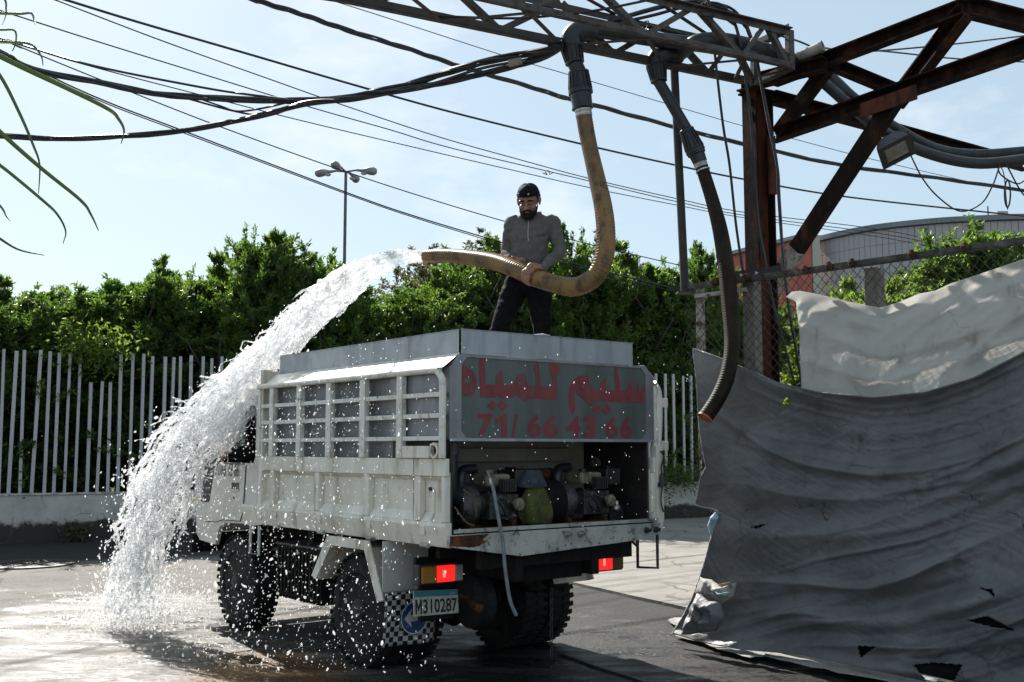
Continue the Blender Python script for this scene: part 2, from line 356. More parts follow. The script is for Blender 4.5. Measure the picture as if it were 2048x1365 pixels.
s = MB(); s.prism(poly, lambda a, b: (a, b, .045), lambda a, b: (a, b, -.05))
tag(s.build('pavement', M['slab']), kind='structure')

# a round cast cover set in the ground at the left
cp = atz(55, 1130, 0)
cv = empty('drain_cover', (cp[0], cp[1], 0)); tag(cv, 'round cast drain cover set in the shaded ground by the left wall', 'drain cover')
MB().lathe((0,0,0), (0,0,1), [(0,.62),(.02,.62),(.022,.54),(.012,.53)], 36).build('rim_ring', M['dark_steel'], cv, 30)
b = MB(); b.lathe((0,0,.001), (0,0,1), [(0,.525),(.016,.525),(.018,.5)], 36)
for i in range(-4, 5):
    for j in range(-4, 5):
        if i*i+j*j < 17: b.box(i*.11-.03, i*.11+.03, j*.11-.03, j*.11+.03, .016, .026)
b.build('lid', M['dark_steel'], cv, 30)

# ---------------------------------------------------------------- picket fence on a low wall
F0 = np.array([-8.67, 18.27]); FD = np.array([.8956, .4449]); FN = np.array([-.4449, .8956])     # along, and away from the camera
def fpt(t, off=0, z=0): q = F0+FD*t+FN*off; return (q[0], q[1], z)
fz = math.atan2(FD[1], FD[0])
fence = empty('picket_fence', (F0[0], F0[1], 0), fz)
tag(fence, 'long fence of white metal pickets on a low stained white wall', 'fence')
def wall_mat():
    m, n, p, o = nodes_of('wall_render'); v = coords(n)
    base = mixc(n, ramp(n, noise_node(n, v, 1.6, 8, .65), .38, .65), (.50,.48,.45), (.37,.355,.33))
    sp = n.nodes.new('ShaderNodeSeparateXYZ'); n.links.new(v, sp.inputs[0])
    hz = mth(n, 'ADD', sp.outputs['Z'], mth(n, 'MULTIPLY', mth(n, 'SUBTRACT', noise_node(n, v, 3.2, 10, .75), .5), .5))
    base = mixc(n, ramp(n, hz, .28, .36, 1, 0), base, (.035,.032,.028))
    base = mixc(n, ramp(n, noise_node(n, coords(n, (1,1,.15)), 7, 8, .7), .58, .72, 0, .5), base, (.16,.14,.12))
    cr = mth(n, 'MULTIPLY', crack_mask(n, v, 1.6, .012), ramp(n, noise_node(n, v, 1.3, 4), .5, .6))
    base = mixc(n, cr, base, (.08,.07,.06))
    n.links.new(base, p.inputs['Base Color']); p.inputs['Roughness'].default_value = .9
    bump(n, noise_node(n, v, 30, 8, .7), .4, .01, p); return m
w = MB()
xs = np.linspace(-4, 22, 53); prev = None
for i in range(52):
    j = .012*noise.noise((i*.7, 0, 3))
    w.box(xs[i], xs[i+1]-.0005, -.11, .13, -.05, .80+j)
w2 = MB(); w2.box(-4, 22, -.11, .13, -.05, .8)
w2.build('wall', wall_mat(), fence)
MB().box(-4, 22, -.135, .155, .801, .835).build('coping', M['worn_white'], fence, bevel=.008)
M['picket'] = pm('picket_paint', (.43,.44,.46), (.34,.34,.35), 3, .4, .7, rough=.45, dirt=(.16,.13,.1), ds=8, dlo=.62, dhi=.7, damt=.7, streak=6)
pk = MB(); pk.box(-.027, .027, -.02, .02, 0, 2.45); pkm = pk.mesh('picket', M['picket'])
pk2 = MB(); pk2.box(-.027, .027, -.02, .02, 0, 1.95); pkm2 = pk2.mesh('picket', M['picket'])
rp = random.Random(3); t = -3.6; idx = 0
# bearings at which single pickets were read on the left; then a regular run
left_x = [4,23,46,69,94,113,134,155,179,199,220,240,263,284,300,328,342,360,381,400,420,441,462,482,503,524]
ts = []
for px in left_x:
    q = onplane(px, 850, (F0[0], F0[1], 0), (FN[0], FN[1], 0)); ts.append(float((q[:2]-F0)@FD))
tt = ts[-1]
while tt < 21.5: tt += .235; ts.append(tt+rp.uniform(-.02, .02))
tt = ts[0]
for i in range(14): tt -= .2; ts.append(tt)
short = {8, 9, 10}
for i, t in enumerate(ts):
    o = link('picket', pkm2 if i in short else pkm, fence); o.location = (t, rp.uniform(-.006, .006), .835)
    b_ = 2.2 if i % 7 == 3 else 1; o.rotation_euler = (rp.uniform(-.010, .010)*b_, rp.uniform(-.012, .012)*b_, rp.uniform(-.25, .25)); o.scale = (rp.uniform(.85, 1.12), 1, rp.uniform(.985, 1.01))

# ---------------------------------------------------------------- foliage
def leaf_mat(name, c1, c2, trans, tw=.5, rough=.42):
    m, n, p, o = nodes_of(name)
    gi = n.nodes.new('ShaderNodeNewGeometry'); v = coords(n)
    f = mth(n, 'ADD', mth(n, 'MULTIPLY', gi.outputs['Random Per Island'], .55), mth(n, 'MULTIPLY', ramp(n, noise_node(n, v, 1.6, 3), .35, .68), .5))
    n.links.new(mixc(n, f, c1, c2), p.inputs['Base Color']); p.inputs['Roughness'].default_value = rough; p.inputs['Specular IOR Level'].default_value = .45
    t = n.nodes.new('ShaderNodeBsdfTranslucent'); n.links.new(mixc(n, f, trans[0], trans[1]), t.inputs['Color'])
    x = n.nodes.new('ShaderNodeMixShader'); x.inputs[0].default_value = tw
    n.links.new(p.outputs[0], x.inputs[1]); n.links.new(t.outputs[0], x.inputs[2]); n.links.new(x.outputs[0], o.inputs['Surface']); return m
M['leaf'] = leaf_mat('leaf_ficus', (.040,.078,.022), (.085,.132,.034), ((.055,.13,.014), (.24,.38,.045)))
M['leaf_far'] = leaf_mat('leaf_grey_green', (.06,.065,.04), (.09,.09,.05), ((.10,.11,.05), (.16,.16,.07)))
M['leaf_bright'] = leaf_mat('leaf_young', (.05,.09,.018), (.10,.15,.025), ((.16,.28,.03), (.32,.44,.06)))
M['bark'] = pm('bark', (.09,.075,.06), (.05,.042,.035), 8, rough=.9, bmp=.6, bs=30, streak=4)
def leaf_mesh(name, pos, dirs, L, Wd, mat, r):
    """one folded pointed leaf (2 quads) per position"""
    n = len(pos); d = dirs/np.linalg.norm(dirs, axis=1, keepdims=True)
    rnd = r.normal(size=(n, 3)); a = np.cross(d, rnd); a /= np.linalg.norm(a, axis=1, keepdims=True)+1e-9
    nn = np.cross(d, a); L = L*r.uniform(.7, 1.25, (n, 1)); Wd = Wd*r.uniform(.75, 1.2, (n, 1))
    v = np.stack([pos, pos+d*L*.45+a*Wd*.5+nn*Wd*.15, pos+d*L-nn*L*.12, pos+d*L*.45-a*Wd*.5+nn*Wd*.15], 1).reshape(-1, 3)
    i = np.arange(n)[:, None]*4; f = np.concatenate([i+np.array([[0,1,2]]), i+np.array([[0,2,3]])], 1).reshape(-1, 3)
    return raw_mesh(name, v, f, mat)
def crown(name, seed, H, R, z0, nclump, ntwig, nleaf, L, Wd, mat, spikes=4, droop=0):
    r = np.random.default_rng(seed); P = []; D = []
    cl = []
    for i in range(nclump):
        h = r.uniform(0, 1)**.85; rad = R*(1-.42*h**2.6)*sqrt(r.uniform(.12, 1)); a = r.uniform(0, 2*pi)
        cl.append((rad*cos(a), rad*sin(a), z0+(H-z0)*h*.90, R*r.uniform(.2, .38)))
    for i in range(spikes):
        a = r.uniform(0, 2*pi); rr = R*r.uniform(.1, .75)
        lean = r.uniform(-.07, .07); top_ = r.uniform(.8, 1.06)
        for k in range(5): cl.append((rr*cos(a)+lean*k, rr*sin(a), H*top_*(.76+.055*k), R*(.25-.038*k)))
    for cx, cy, cz, cr in cl:
        for j in range(ntwig):
            d = r.normal(size=3); d[2] = abs(d[2])*.75+.25-droop; d /= np.linalg.norm(d)
            st = np.array([cx, cy, cz])+r.normal(size=3)*cr*.35; ln = cr*r.uniform(.6, 1.5)
            tpos = r.uniform(.1, 1, nleaf)
            P.append(st+d*ln*tpos[:, None]+r.normal(size=(nleaf, 3))*.02); D.append(d*.9+r.normal(size=(nleaf, 3))*.75+np.array([0, 0, .15-droop]))
    return leaf_mesh(name, np.concatenate(P), np.concatenate(D), L, Wd, mat, r)
def trunk_mesh(seed, H, R, r0=.09):
    r = random.Random(seed); b = MB()
    for s in range(r.choice((1, 2, 3))):
        x = r.uniform(-.12, .12); y = r.uniform(-.12, .12); pts = []
        for i in range(7):
            pts.append((x, y, H*.86*i/6)); x += r.uniform(-.13, .13); y += r.uniform(-.13, .13)
        b.tube(pts, [r0*(1-.8*i/6) for i in range(7)], 7)
        for i in range(2, 6):
            for k in range(2):
                a = r.uniform(0, 2*pi); ln = R*r.uniform(.6, .95); p = pts[i]
                b.tube([p, (p[0]+ln*.5*cos(a), p[1]+ln*.5*sin(a), p[2]+.3), (p[0]+ln*cos(a), p[1]+ln*sin(a), p[2]+.75)], [r0*.4, r0*.25, r0*.1], 5)
    return b.mesh('trunk', M['bark'], 40)
CROWNS = [(crown('crown', 11+k, 4.5, 1.2, .55, 84, 8, 58, .088, .036, M['leaf'], spikes=6+k % 3), trunk_mesh(11+k, 4.5, 1.2)) for k in range(4)]
def plant(name, cm, tm, x, y, sx, sz, rz, label, cat, group=None):
    r = empty(name, (x, y, 0), rz); r.scale = (sx, sx, sz); tag(r, label, cat, group)
    link('crown', cm, r)
    if tm: link('trunk', tm, r)
    return r
# bearing, height of its tip in the photograph, width factor, distance behind the fence, what marks it out
HEDGE = [
 (-20,555,1.1,1.5,'dark hedge tree cut by the left edge of the view'), (75,565,1.05,1.8,'low hedge tree with sunlit sprigs, second from the left edge'),
 (150,570,1.05,1.3,'hedge tree just right of the sprig hanging over the pickets'), (235,530,1.2,1.7,'broad dark hedge tree above the three broken pickets'),
 (330,515,.9,1.9,'hedge tree with a hooked tip leaning left'), (410,540,1.1,1.5,'bushy hedge tree beside the hooked-tip tree'),
 (487,458,.85,1.7,'tall slim hedge tree left of the tallest crown'), (570,440,1.0,1.9,'tallest hedge tree, just left of the lamp mast'),
 (640,520,.9,1.4,'hedge tree with a side branch reaching the lamp mast'), (705,600,.95,1.6,'low hedge tree right of the mast behind the falling water'),
 (780,562,.9,1.7,'hedge tree under the mouth of the spouting hose'), (862,548,1.0,1.5,'hedge tree below the raised hose end'),
 (960,480,.85,1.9,'pointed hedge tree left of the standing man'), (1030,520,.95,1.5,'hedge tree directly behind the standing man'),
 (1112,440,.8,2.0,'slim hedge tree rising behind the shoulder of the man'), (1180,490,.95,1.6,'hedge tree inside the bend of the amber hose'),
 (1262,492,.95,1.8,'hedge tree right of the amber hose'), (1335,522,.95,1.5,'hedge tree beside the thin dark post'),
 (1418,472,.6,1.8,'pointed hedge tree behind the hanging dark hose'), (1490,580,.8,1.5,'hedge tree behind the rusty column'),
 (1570,598,.8,1.6,'hedge tree right of the rusty column above the white vehicle')]
rt = random.Random(5)
for i, (px, ty, wf, off, lab) in enumerate(HEDGE):
    bx = (px-1024)/FPX*1.005; q = F0+FN*off; t = (bx*q[1]-q[0])/(FD[0]-bx*FD[1]); q = q+FD*t
    top = EYE+(897-ty)/FPX*q[1]*1.0
    cm_, tm_ = CROWNS[(i*3+1) % 4]
    plant('hedge_tree', cm_, tm_, q[0], q[1], wf*q[1]/19.5, top/4.72, rt.uniform(0, 6.28), lab, 'tree', 'trees behind the picket fence')
# a second row fills the depth of the hedge: lower and darker, seen only through the pickets and gaps
second = crown('undergrowth', 31, 2.9, 1.3, .1, 46, 8, 40, .11, .055, M['leaf'], spikes=0)
vs = np.empty(len(second.vertices)*3, np.float32); second.vertices.foreach_get('co', vs); vs = vs.reshape(-1, 3)
allv = []; ff = np.empty(len(second.loops), np.int32); second.loops.foreach_get('vertex_index', ff); ff = ff.reshape(-1, 3); allf = []
for i in range(15):
    a = rt.uniform(0, 6.28); q = F0+FD*(-3.5+i*1.85)+FN*(1.3+rt.uniform(0, .8)+(.9 if i % 2 else 0)); R = np.array([[cos(a), -sin(a), 0], [sin(a), cos(a), 0], [0, 0, 1]])
    allf.append(ff+len(allv)*len(vs)); allv.append(vs@R.T+np.array([q[0], q[1], 0]))
ug = link('undergrowth', raw_mesh('undergrowth', np.concatenate(allv), np.concatenate(allf), M['leaf'])); tag(ug, 'dense dark undergrowth behind the white pickets', 'undergrowth', kind='stuff')
bpy.data.meshes.remove(second)
# feathery grey trees farther off
fcrown = crown('crown', 41, 9.5, 2.6, 3.0, 46, 9, 40, .16, .07, M['leaf_far'], spikes=3); ftrunk = trunk_mesh(41, 9.5, 2.4, .16)
for px, ty, lab in ((905,480,'thin grey-green tree far off behind the hose mouth'), (1160,492,'hazy grey tree far off right of the man'), (720,575,'thin grey tree far off beside the falling water')):
    D = 34; plant('far_tree', fcrown, ftrunk, (px-1024)/FPX*D, D, .95, (EYE+(897-ty)/FPX*D)/9.9, px, lab, 'tree', 'thin grey trees beyond the hedge')
# creeper on the wall top at the right end, sprig over the pickets at the left
def sprig(name, c, R, n, mat, lab, cat, seed, L=.09, flat=.6):
    r = np.random.default_rng(seed); pos = r.normal(size=(n, 3))*np.array([R, R*.5, R*flat]); d = r.normal(size=(n, 3)); d[:, 2] += .3
    st = MB()
    for k in range(7):
        e = r.normal(size=3)*np.array([R, R*.5, R*flat]); st.tube([(0, 0, -R*flat), e*.5, e*1.2], [.012, .008, .004], 4)
    o = empty(name, c); tag(o, lab, cat); link('foliage', leaf_mesh('foliage', pos, d, L, L*.45, mat, r), o); st.build('stem', M['bark'], o); return o
sprig('sprig', toV(fpt(1.35, -.12, 3.35)), .34, 900, M['leaf_bright'], 'bright sunlit sprig hanging over the pickets at the left', 'branch', 1, .11)
sprig('creeper', toV(fpt(13.6, -.2, 1.0)), .45, 1500, M['leaf'], 'dark creeper on the wall top beside the grey tarpaulin', 'plant', 2, .08, .4)
for wx_, wz_, lab_, sd_ in ((1.2,.12,'dry weed tuft at the foot of the stained wall, near the left edge',21),(4.3,.12,'weed tuft at the foot of the wall beside the falling water',22),(2.6,.95,'thin weed sprouting on the wall top below the broken pickets',23)): sprig('weed', toV(fpt(wx_, -.2, wz_)), .16, 170, M['leaf_far'], lab_, 'plant', sd_, .1, .8)
sprig('weed', toV(fpt(13.0, -.3, .35)), .2, 260, M['leaf'], 'small weed growing against the stained wall right of the truck', 'plant', 3, .1, 1.2)

# ---------------------------------------------------------------- lamp mast
D = 42; base = at(683, 897, D); top = at(686, 343, D)
lm = empty('lamp_mast', (base[0], base[1], 0)); tag(lm, 'tall grey street lamp mast with four round heads above the hedge', 'street lamp')
hm = top[2]; M['mast'] = pm('mast_paint', (.13,.12,.11), (.1,.09,.085), 3, rough=.5); M['lamp_head'] = pm('lamp_head', (.30,.29,.27), (.22,.21,.2), 3, rough=.45)
MB().tube([(0,0,0), (0,0,hm)], [.075, .06], 10).build('pole', M['mast'], lm, 40)
for dx, dy in ((-1.1, .15), (1.1, -.15), (.22, 1.0), (-.24, -1.0)):
    L_ = sqrt(dx*dx+dy*dy); ux, uy = dx/L_, dy/L_
    K_ = .95; arm = MB().tube([(0,0,hm-.02), (ux*.5*K_, uy*.5*K_, hm+.03)], .035, 6).build('arm', M['mast'], lm, 40)
    h = MB().lathe((ux*.46*K_, uy*.46*K_, hm+.03), (ux, uy, -.10), [(0,.05),(.26,.07),(.42,.13),(.58,.165),(.72,.165),(.82,.11),(.86,0.)], 14)
    h.build('lamp_head', M['lamp_head'], arm, 50)
    MB().lathe((ux*.78*K_, uy*.78*K_, hm-.09), (0, 0, -1), [(0,.13),(.07,.10),(.1,0.)], 12).build('lens', pm('lens', (.55,.55,.5), None, rough=.3), arm, 50)

# ---------------------------------------------------------------- building beyond the yard
SC = 2.0
roofpx = [(1627,475,36),(1680,460,34.9),(1753,448,33.8),(1863,435,32.9),(1954,429,32.5),(2048,425,32.25),(2160,422,32.2)]
arc = [at(px, py, D*SC) for px, py, D in roofpx]; arc = crspline([(p[0], p[1], 0) for p in arc], 10)
RZ = 15.75
bl = empty('round_building', (float(arc[0][0]), float(arc[0][1]), 0)); tag(bl, 'large building with curved pale panel cladding and a red end wall', 'building')
bo = np.array([arc[0][0], arc[0][1], 0])
M['clad_back'] = pm('clad_back', (.15,.135,.14), None, rough=.8)
M['clad'] = pm('cladding_panel', (.40,.375,.375), (.35,.33,.33), .35, .35, .7, rough=.55, dirt=(.28,.25,.25), ds=.9, dlo=.5, dhi=.7, damt=.6, streak=3)
M['clad_red'] = pm('cladding_red', (.44,.095,.06), (.38,.08,.052), .3, .4, .65, rough=.6, dirt=(.24,.06,.045), ds=1.2, dlo=.5, dhi=.7, damt=.5)
M['parapet'] = pm('parapet', (.16,.19,.2), (.2,.23,.24), .5, rough=.5)
seg = [p-bo for p in arc]; cum = [0]
for a_, b_ in zip(seg, seg[1:]): cum.append(cum[-1]+float(np.linalg.norm(b_-a_)))
def arcpt(s_):
    s_ = min(max(s_, 0), cum[-1]-1e-4); i = max(j for j in range(len(cum)-1) if cum[j] <= s_); f = (s_-cum[i])/(cum[i+1]-cum[i]); d = seg[i+1]-seg[i]
    return seg[i]+d*f, d/np.linalg.norm(d)
wb = MB()
for a_, b_ in zip(seg, seg[1:]):
    d = (b_-a_)/np.linalg.norm(b_-a_); nn = np.array([-d[1], d[0], 0])
    wb.add([a_+nn*.06, b_+nn*.06, b_+nn*.06+[0,0,RZ-.2], a_+nn*.06+[0,0,RZ-.2]], [(0,1,2,3)])
e0, e1 = seg[0], seg[-1]; wb.add([e0+[0,.06,RZ-.2], e1+[0,.06,RZ-.2], e1+[0,16,RZ-.2], e0+[2,16,RZ-.2]], [(0,1,2,3)]); wb.build('wall', M['clad_back'], bl)
PW, PH = .40, .95; k = 0
colsn = int((cum[-1]-.3)/PW); pmesh = MB().box(-PW/2+.012, PW/2-.012, -.03, .03, .010, PH-.010).mesh('panel', M['clad'])
ra = random.Random(9); cells = []
for c_ in range(colsn):
    for r_ in range(11): cells.append((r_, c_))
cells.sort(); deep = MB()
for n_, (r_, c_) in enumerate(cells):
    p, d = arcpt(.4+PW*(c_+.5)); z = RZ-.25-PH*(r_+1)+(.42 if c_ % 2 else 0)*.0; z -= .33*(c_ % 4 == 1)*0
    if n_ < 290:
        o = link('panel', pmesh, bl); o.location = (p[0], p[1], z); o.rotation_euler = (0, ra.uniform(-.004, .004), math.atan2(d[1], d[0]))
        o.location.y += ra.uniform(-.012, .012)
    else:
        nn = np.array([-d[1], d[0], 0]); q = p-nn*.02; a_ = q-d*(PW/2-.022); b_ = q+d*(PW/2-.022)
        deep.add([a_+[0,0,z+.02], b_+[0,0,z+.02], b_+[0,0,z+PH-.02], a_+[0,0,z+PH-.02]], [(0,1,2,3)])
tag(deep.build('lower_panels', M['clad'], bl), kind='stuff')
pr = MB()
for a_, b_ in zip(seg, seg[1:]): pr.beam(a_+[0,0,RZ-.03], b_+[0,0,RZ-.03], .5, .32)
pr.build('parapet', M['parapet'], bl)
r0 = at(1437, 517, 79)-bo; r1 = at(1622, 458, 70.5)-bo; r0[2] = r1[2] = 0
rd = (r1-r0)/np.linalg.norm(r1-r0); rw = MB(); Lr = np.linalg.norm(r1-r0); rn = np.array([-rd[1], rd[0], 0])
for i in range(7):
    a_ = r0+rd*(Lr*i/7+.015); b_ = r0+rd*(Lr*(i+1)/7-.015)
    q = MB().add([a_, b_, b_+[0,0,RZ], a_+[0,0,RZ], a_+rn*.3, b_+rn*.3, b_+rn*.3+[0,0,RZ], a_+rn*.3+[0,0,RZ]], [(0,1,2,3),(7,6,5,4),(0,4,5,1),(2,6,7,3),(1,5,6,2),(0,3,7,4)])
    q.build('red_panel', M['clad_red'], bl)
MB().beam(r0+[0,0,RZ+.12], r1+[0,0,RZ+.12], .5, .26).build('red_parapet', M['parapet'], bl)
MB().box(r1[0]+.05, r1[0]+.5, r1[1]-.25, r1[1]+.3, 0, RZ-.1).build('corner_pilaster', M['plate_white'], bl)
ph = at(1632, 478, 76)-bo; MB().box(ph[0], ph[0]+2.4, ph[1], ph[1]+3, RZ-.3, RZ+1.15).build('roof_hut', M['panel_beige'], bl)
v1 = at(2005, 424, 65)-bo; MB().box(v1[0]-.3, v1[0]+.35, v1[1], v1[1]+.5, RZ-.1, RZ+.45).build('roof_box', M['pvc_pale'], bl)
v2 = at(1976, 425, 65)-bo; MB().tube([(v2[0], v2[1], RZ), (v2[0], v2[1], RZ+.75)], .04, 6).build('roof_pipe', M['dark_steel'], bl)

# ---------------------------------------------------------------- plants and a parked vehicle behind the yard fence
rcrown = crown('crown', 51, 4.15, .62, 2.3, 90, 8, 34, .075, .032, M['leaf'], spikes=0)
D = 12.5; plant('yard_tree', rcrown, trunk_mesh(51, 3.4, .6, .07), (1955-1024)/FPX*D, D, 1.3, 1.0, 1.0, 'small round leafy tree behind the chain-link at the right edge', 'tree')
bsm = [crown('foliage', 61+k, 3.0, .42, 1.5, 40, 8, 26, .07, .03, M['leaf_bright'], spikes=7) for k in range(2)]
for i, (px, ty, D, sx, lab) in enumerate([(1650,566,11.6,1.1,'leafy bush with yellow tips just right of the dark brace'), (1705,562,11.2,.9,'upright bush with young tips left of the round bush'), (1765,556,10.8,1.15,'rounded bush with yellow-green tips left of the concrete post'),
                                 (1815,566,11.4,1.,'small bush half hidden by the concrete post')]):
    r = empty('bush', ((px-1024)/FPX*D, D, 0), i*1.3); r.scale = (sx, sx, (EYE+(897-ty)/FPX*D)/3.1)
    tag(r, lab, 'bush', 'bushes behind the chain-link fence'); link('foliage', bsm[i % 2], r)
    MB().tube([(0,0,0), (.04,.02,1.2), (.0,.05,2.4)], [.03,.02,.01], 5).build('stem', M['bark'], r)
# small white van, only its tail seen between the cables
vp = np.array([6.42, 14.1, 0]); van = empty('white_van', (float(vp[0]), float(vp[1]), 0), radians(-15)); van.scale = (1.3, 1.3, 1.40); tag(van, 'white van parked behind the chain-link beside the white tarpaulin', 'van')
prof = [(-2.1,.35),(2.0,.35),(2.1,.8),(1.95,1.1),(1.2,1.25),(.6,1.95),(.2,2.22),(-1.7,2.25),(-2.0,2.1),(-2.12,1.0)]
vb = MB(); vb.prism(prof, lambda a, b: (a, -.85, b), lambda a, b: (a, .85, b)); M['van'] = pm('van_paint', (.7,.7,.7), (.62,.62,.62), 2, rough=.25)
vb.build('body', M['van'], van, 40, bevel=.06)
for sgn in (-1, 1):
    MB().box(-1.7, -.55, sgn*.852-.006, sgn*.852+.006, 1.35, 1.95).build('window', M['glass_dark'], van)
    MB().box(-.45, .5, sgn*.852-.006, sgn*.852+.006, 1.35, 1.9).build('window', M['glass_dark'], van)
    for wx in (-1.3, 1.3): MB().lathe((wx, sgn*.72, .34), (0, sgn, 0), [(0,.34),(.2,.34),(.2,.2),(.17,.0)], 20).build('wheel', M['rubber'], van, 40)
MB().box(-2.10, -2.055, -.7, .7, 1.3, 1.92).build('rear_window', M['glass_dark'], van)
for sgn in (-1, 1): MB().box(-2.15, -2.1, sgn*.72-.08, sgn*.72+.08, .8, 1.1).build('tail_light', pm('van_light', (.3,.02,.02), None, rough=.2), van)
# ---------------------------------------------------------------- lattice boom over the filling point
ZL, ZU = 4.85, 5.2
A0, A1 = atz(948,0,ZL), atz(1580,138,ZL); bd_ = (A1-A0)/np.linalg.norm(A1-A0)
A0 = A0-bd_*4.44
B1 = atz(1488,165,ZL); bn = np.array([-bd_[1], bd_[0], 0]); wB = float((B1-A1)@bn)
boom = empty('lattice_boom', (0, 0, 0)); tag(boom, 'light steel lattice boom carrying the black filling pipes', 'truss')
Lb = float(np.linalg.norm(A1-A0))
def bp(t, side, up): p = A0+bd_*t+bn*(wB*side); return np.array([p[0], p[1], ZU if up else ZL])
M['boom_steel'] = pm('boom_steel', (.085,.077,.072), (.05,.034,.028), 7, .45, .62, rough=.6, metal=.2, dirt=(.035,.022,.016), ds=16, dlo=.5, dhi=.62, bmp=.4, bs=60)
M['boom_dark'] = pm('boom_dark', (.035,.03,.028), (.06,.045,.035), 7, rough=.65, bmp=.3)
MB().angle(bp(0,0,0), bp(Lb,0,0), .05, .06, .009).build('chord', M['boom_steel'], boom)
MB().angle(bp(0,1,0), bp(Lb-.1,1,0), .05, .055, .008, fx=-1).build('chord', M['boom_dark'], boom)
MB().angle(bp(0,0,1), bp(Lb,0,1), .05, .05, .008, fz=-1).build('chord', M['boom_steel'], boom)
MB().angle(bp(0,1,1), bp(Lb,1,1), .05, .05, .008, fx=-1, fz=-1).build('chord', M['boom_dark'], boom)
NODES = [-.5,.58,1.66,2.74,3.82,4.90,5.97,6.96,Lb]
for a, c in zip(NODES, NODES[1:]):
    b = (a+c)/2+.02
    a = max(a, 0)
    for sd_, mt in ((0, M['boom_steel']), (1, M['boom_dark'])):
        MB().angle(bp(a,sd_,0)+bn*.01, bp(b,sd_,1)+bn*.01, .045, .045, .006, up=bn).build('brace', mt, boom)
        MB().angle(bp(b,sd_,1)+bn*.012, bp(c,sd_,0)+bn*.012, .045, .045, .006, up=bn).build('brace', mt, boom)
    MB().beam(bp(a,0,0)-[0,0,.008], bp(b,1,0)-[0,0,.008], .035, .008).build('brace', M['boom_dark'], boom)
    MB().beam(bp(b,1,0)-[0,0,.009], bp(c,0,0)-[0,0,.009], .035, .008).build('brace', M['boom_dark'], boom)
    MB().beam(bp(a,0,1)+[0,0,.008], bp(c,1,1)+[0,0,.008], .035, .008).build('brace', M['boom_dark'], boom)
for sd_ in (0, 1): MB().angle(bp(Lb,sd_,0), bp(Lb,sd_,1), .05, .05, .008, up=bd_).build('end_post', M['boom_steel'], boom)
MB().angle(bp(Lb,0,0), bp(Lb,1,0), .05, .05, .008).build('end_bar', M['boom_steel'], boom)
MB().angle(bp(Lb,0,1), bp(Lb,1,1), .05, .05, .008).build('end_bar', M['boom_steel'], boom)

# ---------------------------------------------------------------- rusty gantry: column, triangulated frame, long braces
gan = empty('rusty_gantry', (0, 0, 0)); tag(gan, 'heavy rusty steel gantry with an H-section column and triangulated beams', 'gantry')
CX, CY = 2.27, 9.62; cb = MB(); ct = 4.86; cr_ = radians(28)
def cpt(a, b): return (CX+a*cos(cr_)-b*sin(cr_), CY+a*sin(cr_)+b*cos(cr_))
def colbox(a0, a1, b0, b1, z0, z1):
    q = [cpt(a0,b0), cpt(a1,b0), cpt(a1,b1), cpt(a0,b1)]
    return MB().add([(x,y,z0) for x,y in q]+[(x,y,z1) for x,y in q], [(3,2,1,0),(4,5,6,7),(0,1,5,4),(1,2,6,5),(2,3,7,6),(3,0,4,7)])
colbox(-.105,-.088,-.095,.095,-.05,ct).build('column_flange', M['rusty_steel'], gan, bevel=.003)
colbox(.088,.105,-.095,.095,-.05,ct).build('column_flange', M['rusty_steel'], gan, bevel=.003)
colbox(-.0875,.0875,-.01,.01,-.05,ct).build('column_web', M['red_oxide'], gan)
colbox(-.13,.13,-.12,.12,ct+.001,ct+.02).build('cap_plate', M['rusty_steel'], gan, bevel=.003)
for zz in (4.75, 4.62): colbox(-.14,-.106,-.07,-.03,zz-.03,zz+.03).build('bracket', M['rusty_steel'], gan)
colbox(.02,.1,-.12,-.096,3.9,4.45).build('splice_plate', M['red_oxide'], gan)
def hsec(name, p, q, w, h, mat, t=.014, up=(0,0,1)):             # channel beam: web and two flanges in one rolled section
    p, q = toV(p), toV(q); d, a, b = frame_of(q-p, up); m = MB()
    m.beam(p-a*(w/2-t/2), q-a*(w/2-t/2), t, h, up); m.beam(p+b*(h/2-t/2)+a*(t/2), q+b*(h/2-t/2)+a*(t/2), w-t, t, up); m.beam(p-b*(h/2-t/2)+a*(t/2), q-b*(h/2-t/2)+a*(t/2), w-t, t, up)
    return m.build(name, mat, gan)
ap = atz(1932,14,5.0); tl = atz(1548,160,5.0); l0 = atz(1546,272,4.5); l1 = atz(2060,92,4.5); ld = (l1-l0)/np.linalg.norm(l1-l0)
hsec('top_beam', tl, ap, .1, .125, M['rusty_steel'])
hsec('lower_beam', l0, l1+ld*1.2, .1, .135, M['rusty_steel'])
hsec('diagonal', atz(1792,205,4.52), ap-[0,0,.02], .1, .15, M['rusty_steel'])
hsec('diagonal', atz(1655,135,4.96), atz(1556,268,4.52), .08, .13, M['rusty_steel'])
hsec('back_beam', atz(1655,125,5.0), atz(1812,190,4.75), .08, .11, M['rusty_steel'])
hsec('hip_beam', ap, ap+(atz(2052,44,5.0)-ap)*2.5, .1, .15, M['rusty_steel'])
hsec('long_beam', atz(1545,195,4.82), atz(2052,332,4.82), .1, .12, M['rusty_steel'])
s0, s1 = atz(1790,200,4.46), np.array(at(1575,528,9.55))
hsec('strut', s0, s1, .09, .135, M['rusty_steel']); sdv = (s1-s0)/np.linalg.norm(s1-s0)
MB().beam(s1-sdv*.16, s1+sdv*.5, .11, .15).build('strut_foot', M['old_white_steel'], gan, bevel=.004)
gp = atz(1772,205,4.42); MB().beam(gp-ld*.26, gp+ld*.30, .02, .12).build('gusset_plate', M['red_oxide'], gan)
hsec('cap_beam', atz(1478,172,4.93), atz(1650,128,4.93), .1, .13, M['rusty_steel'])
pt, pb = at(1348,128,9.0), at(1370,580,9.02)
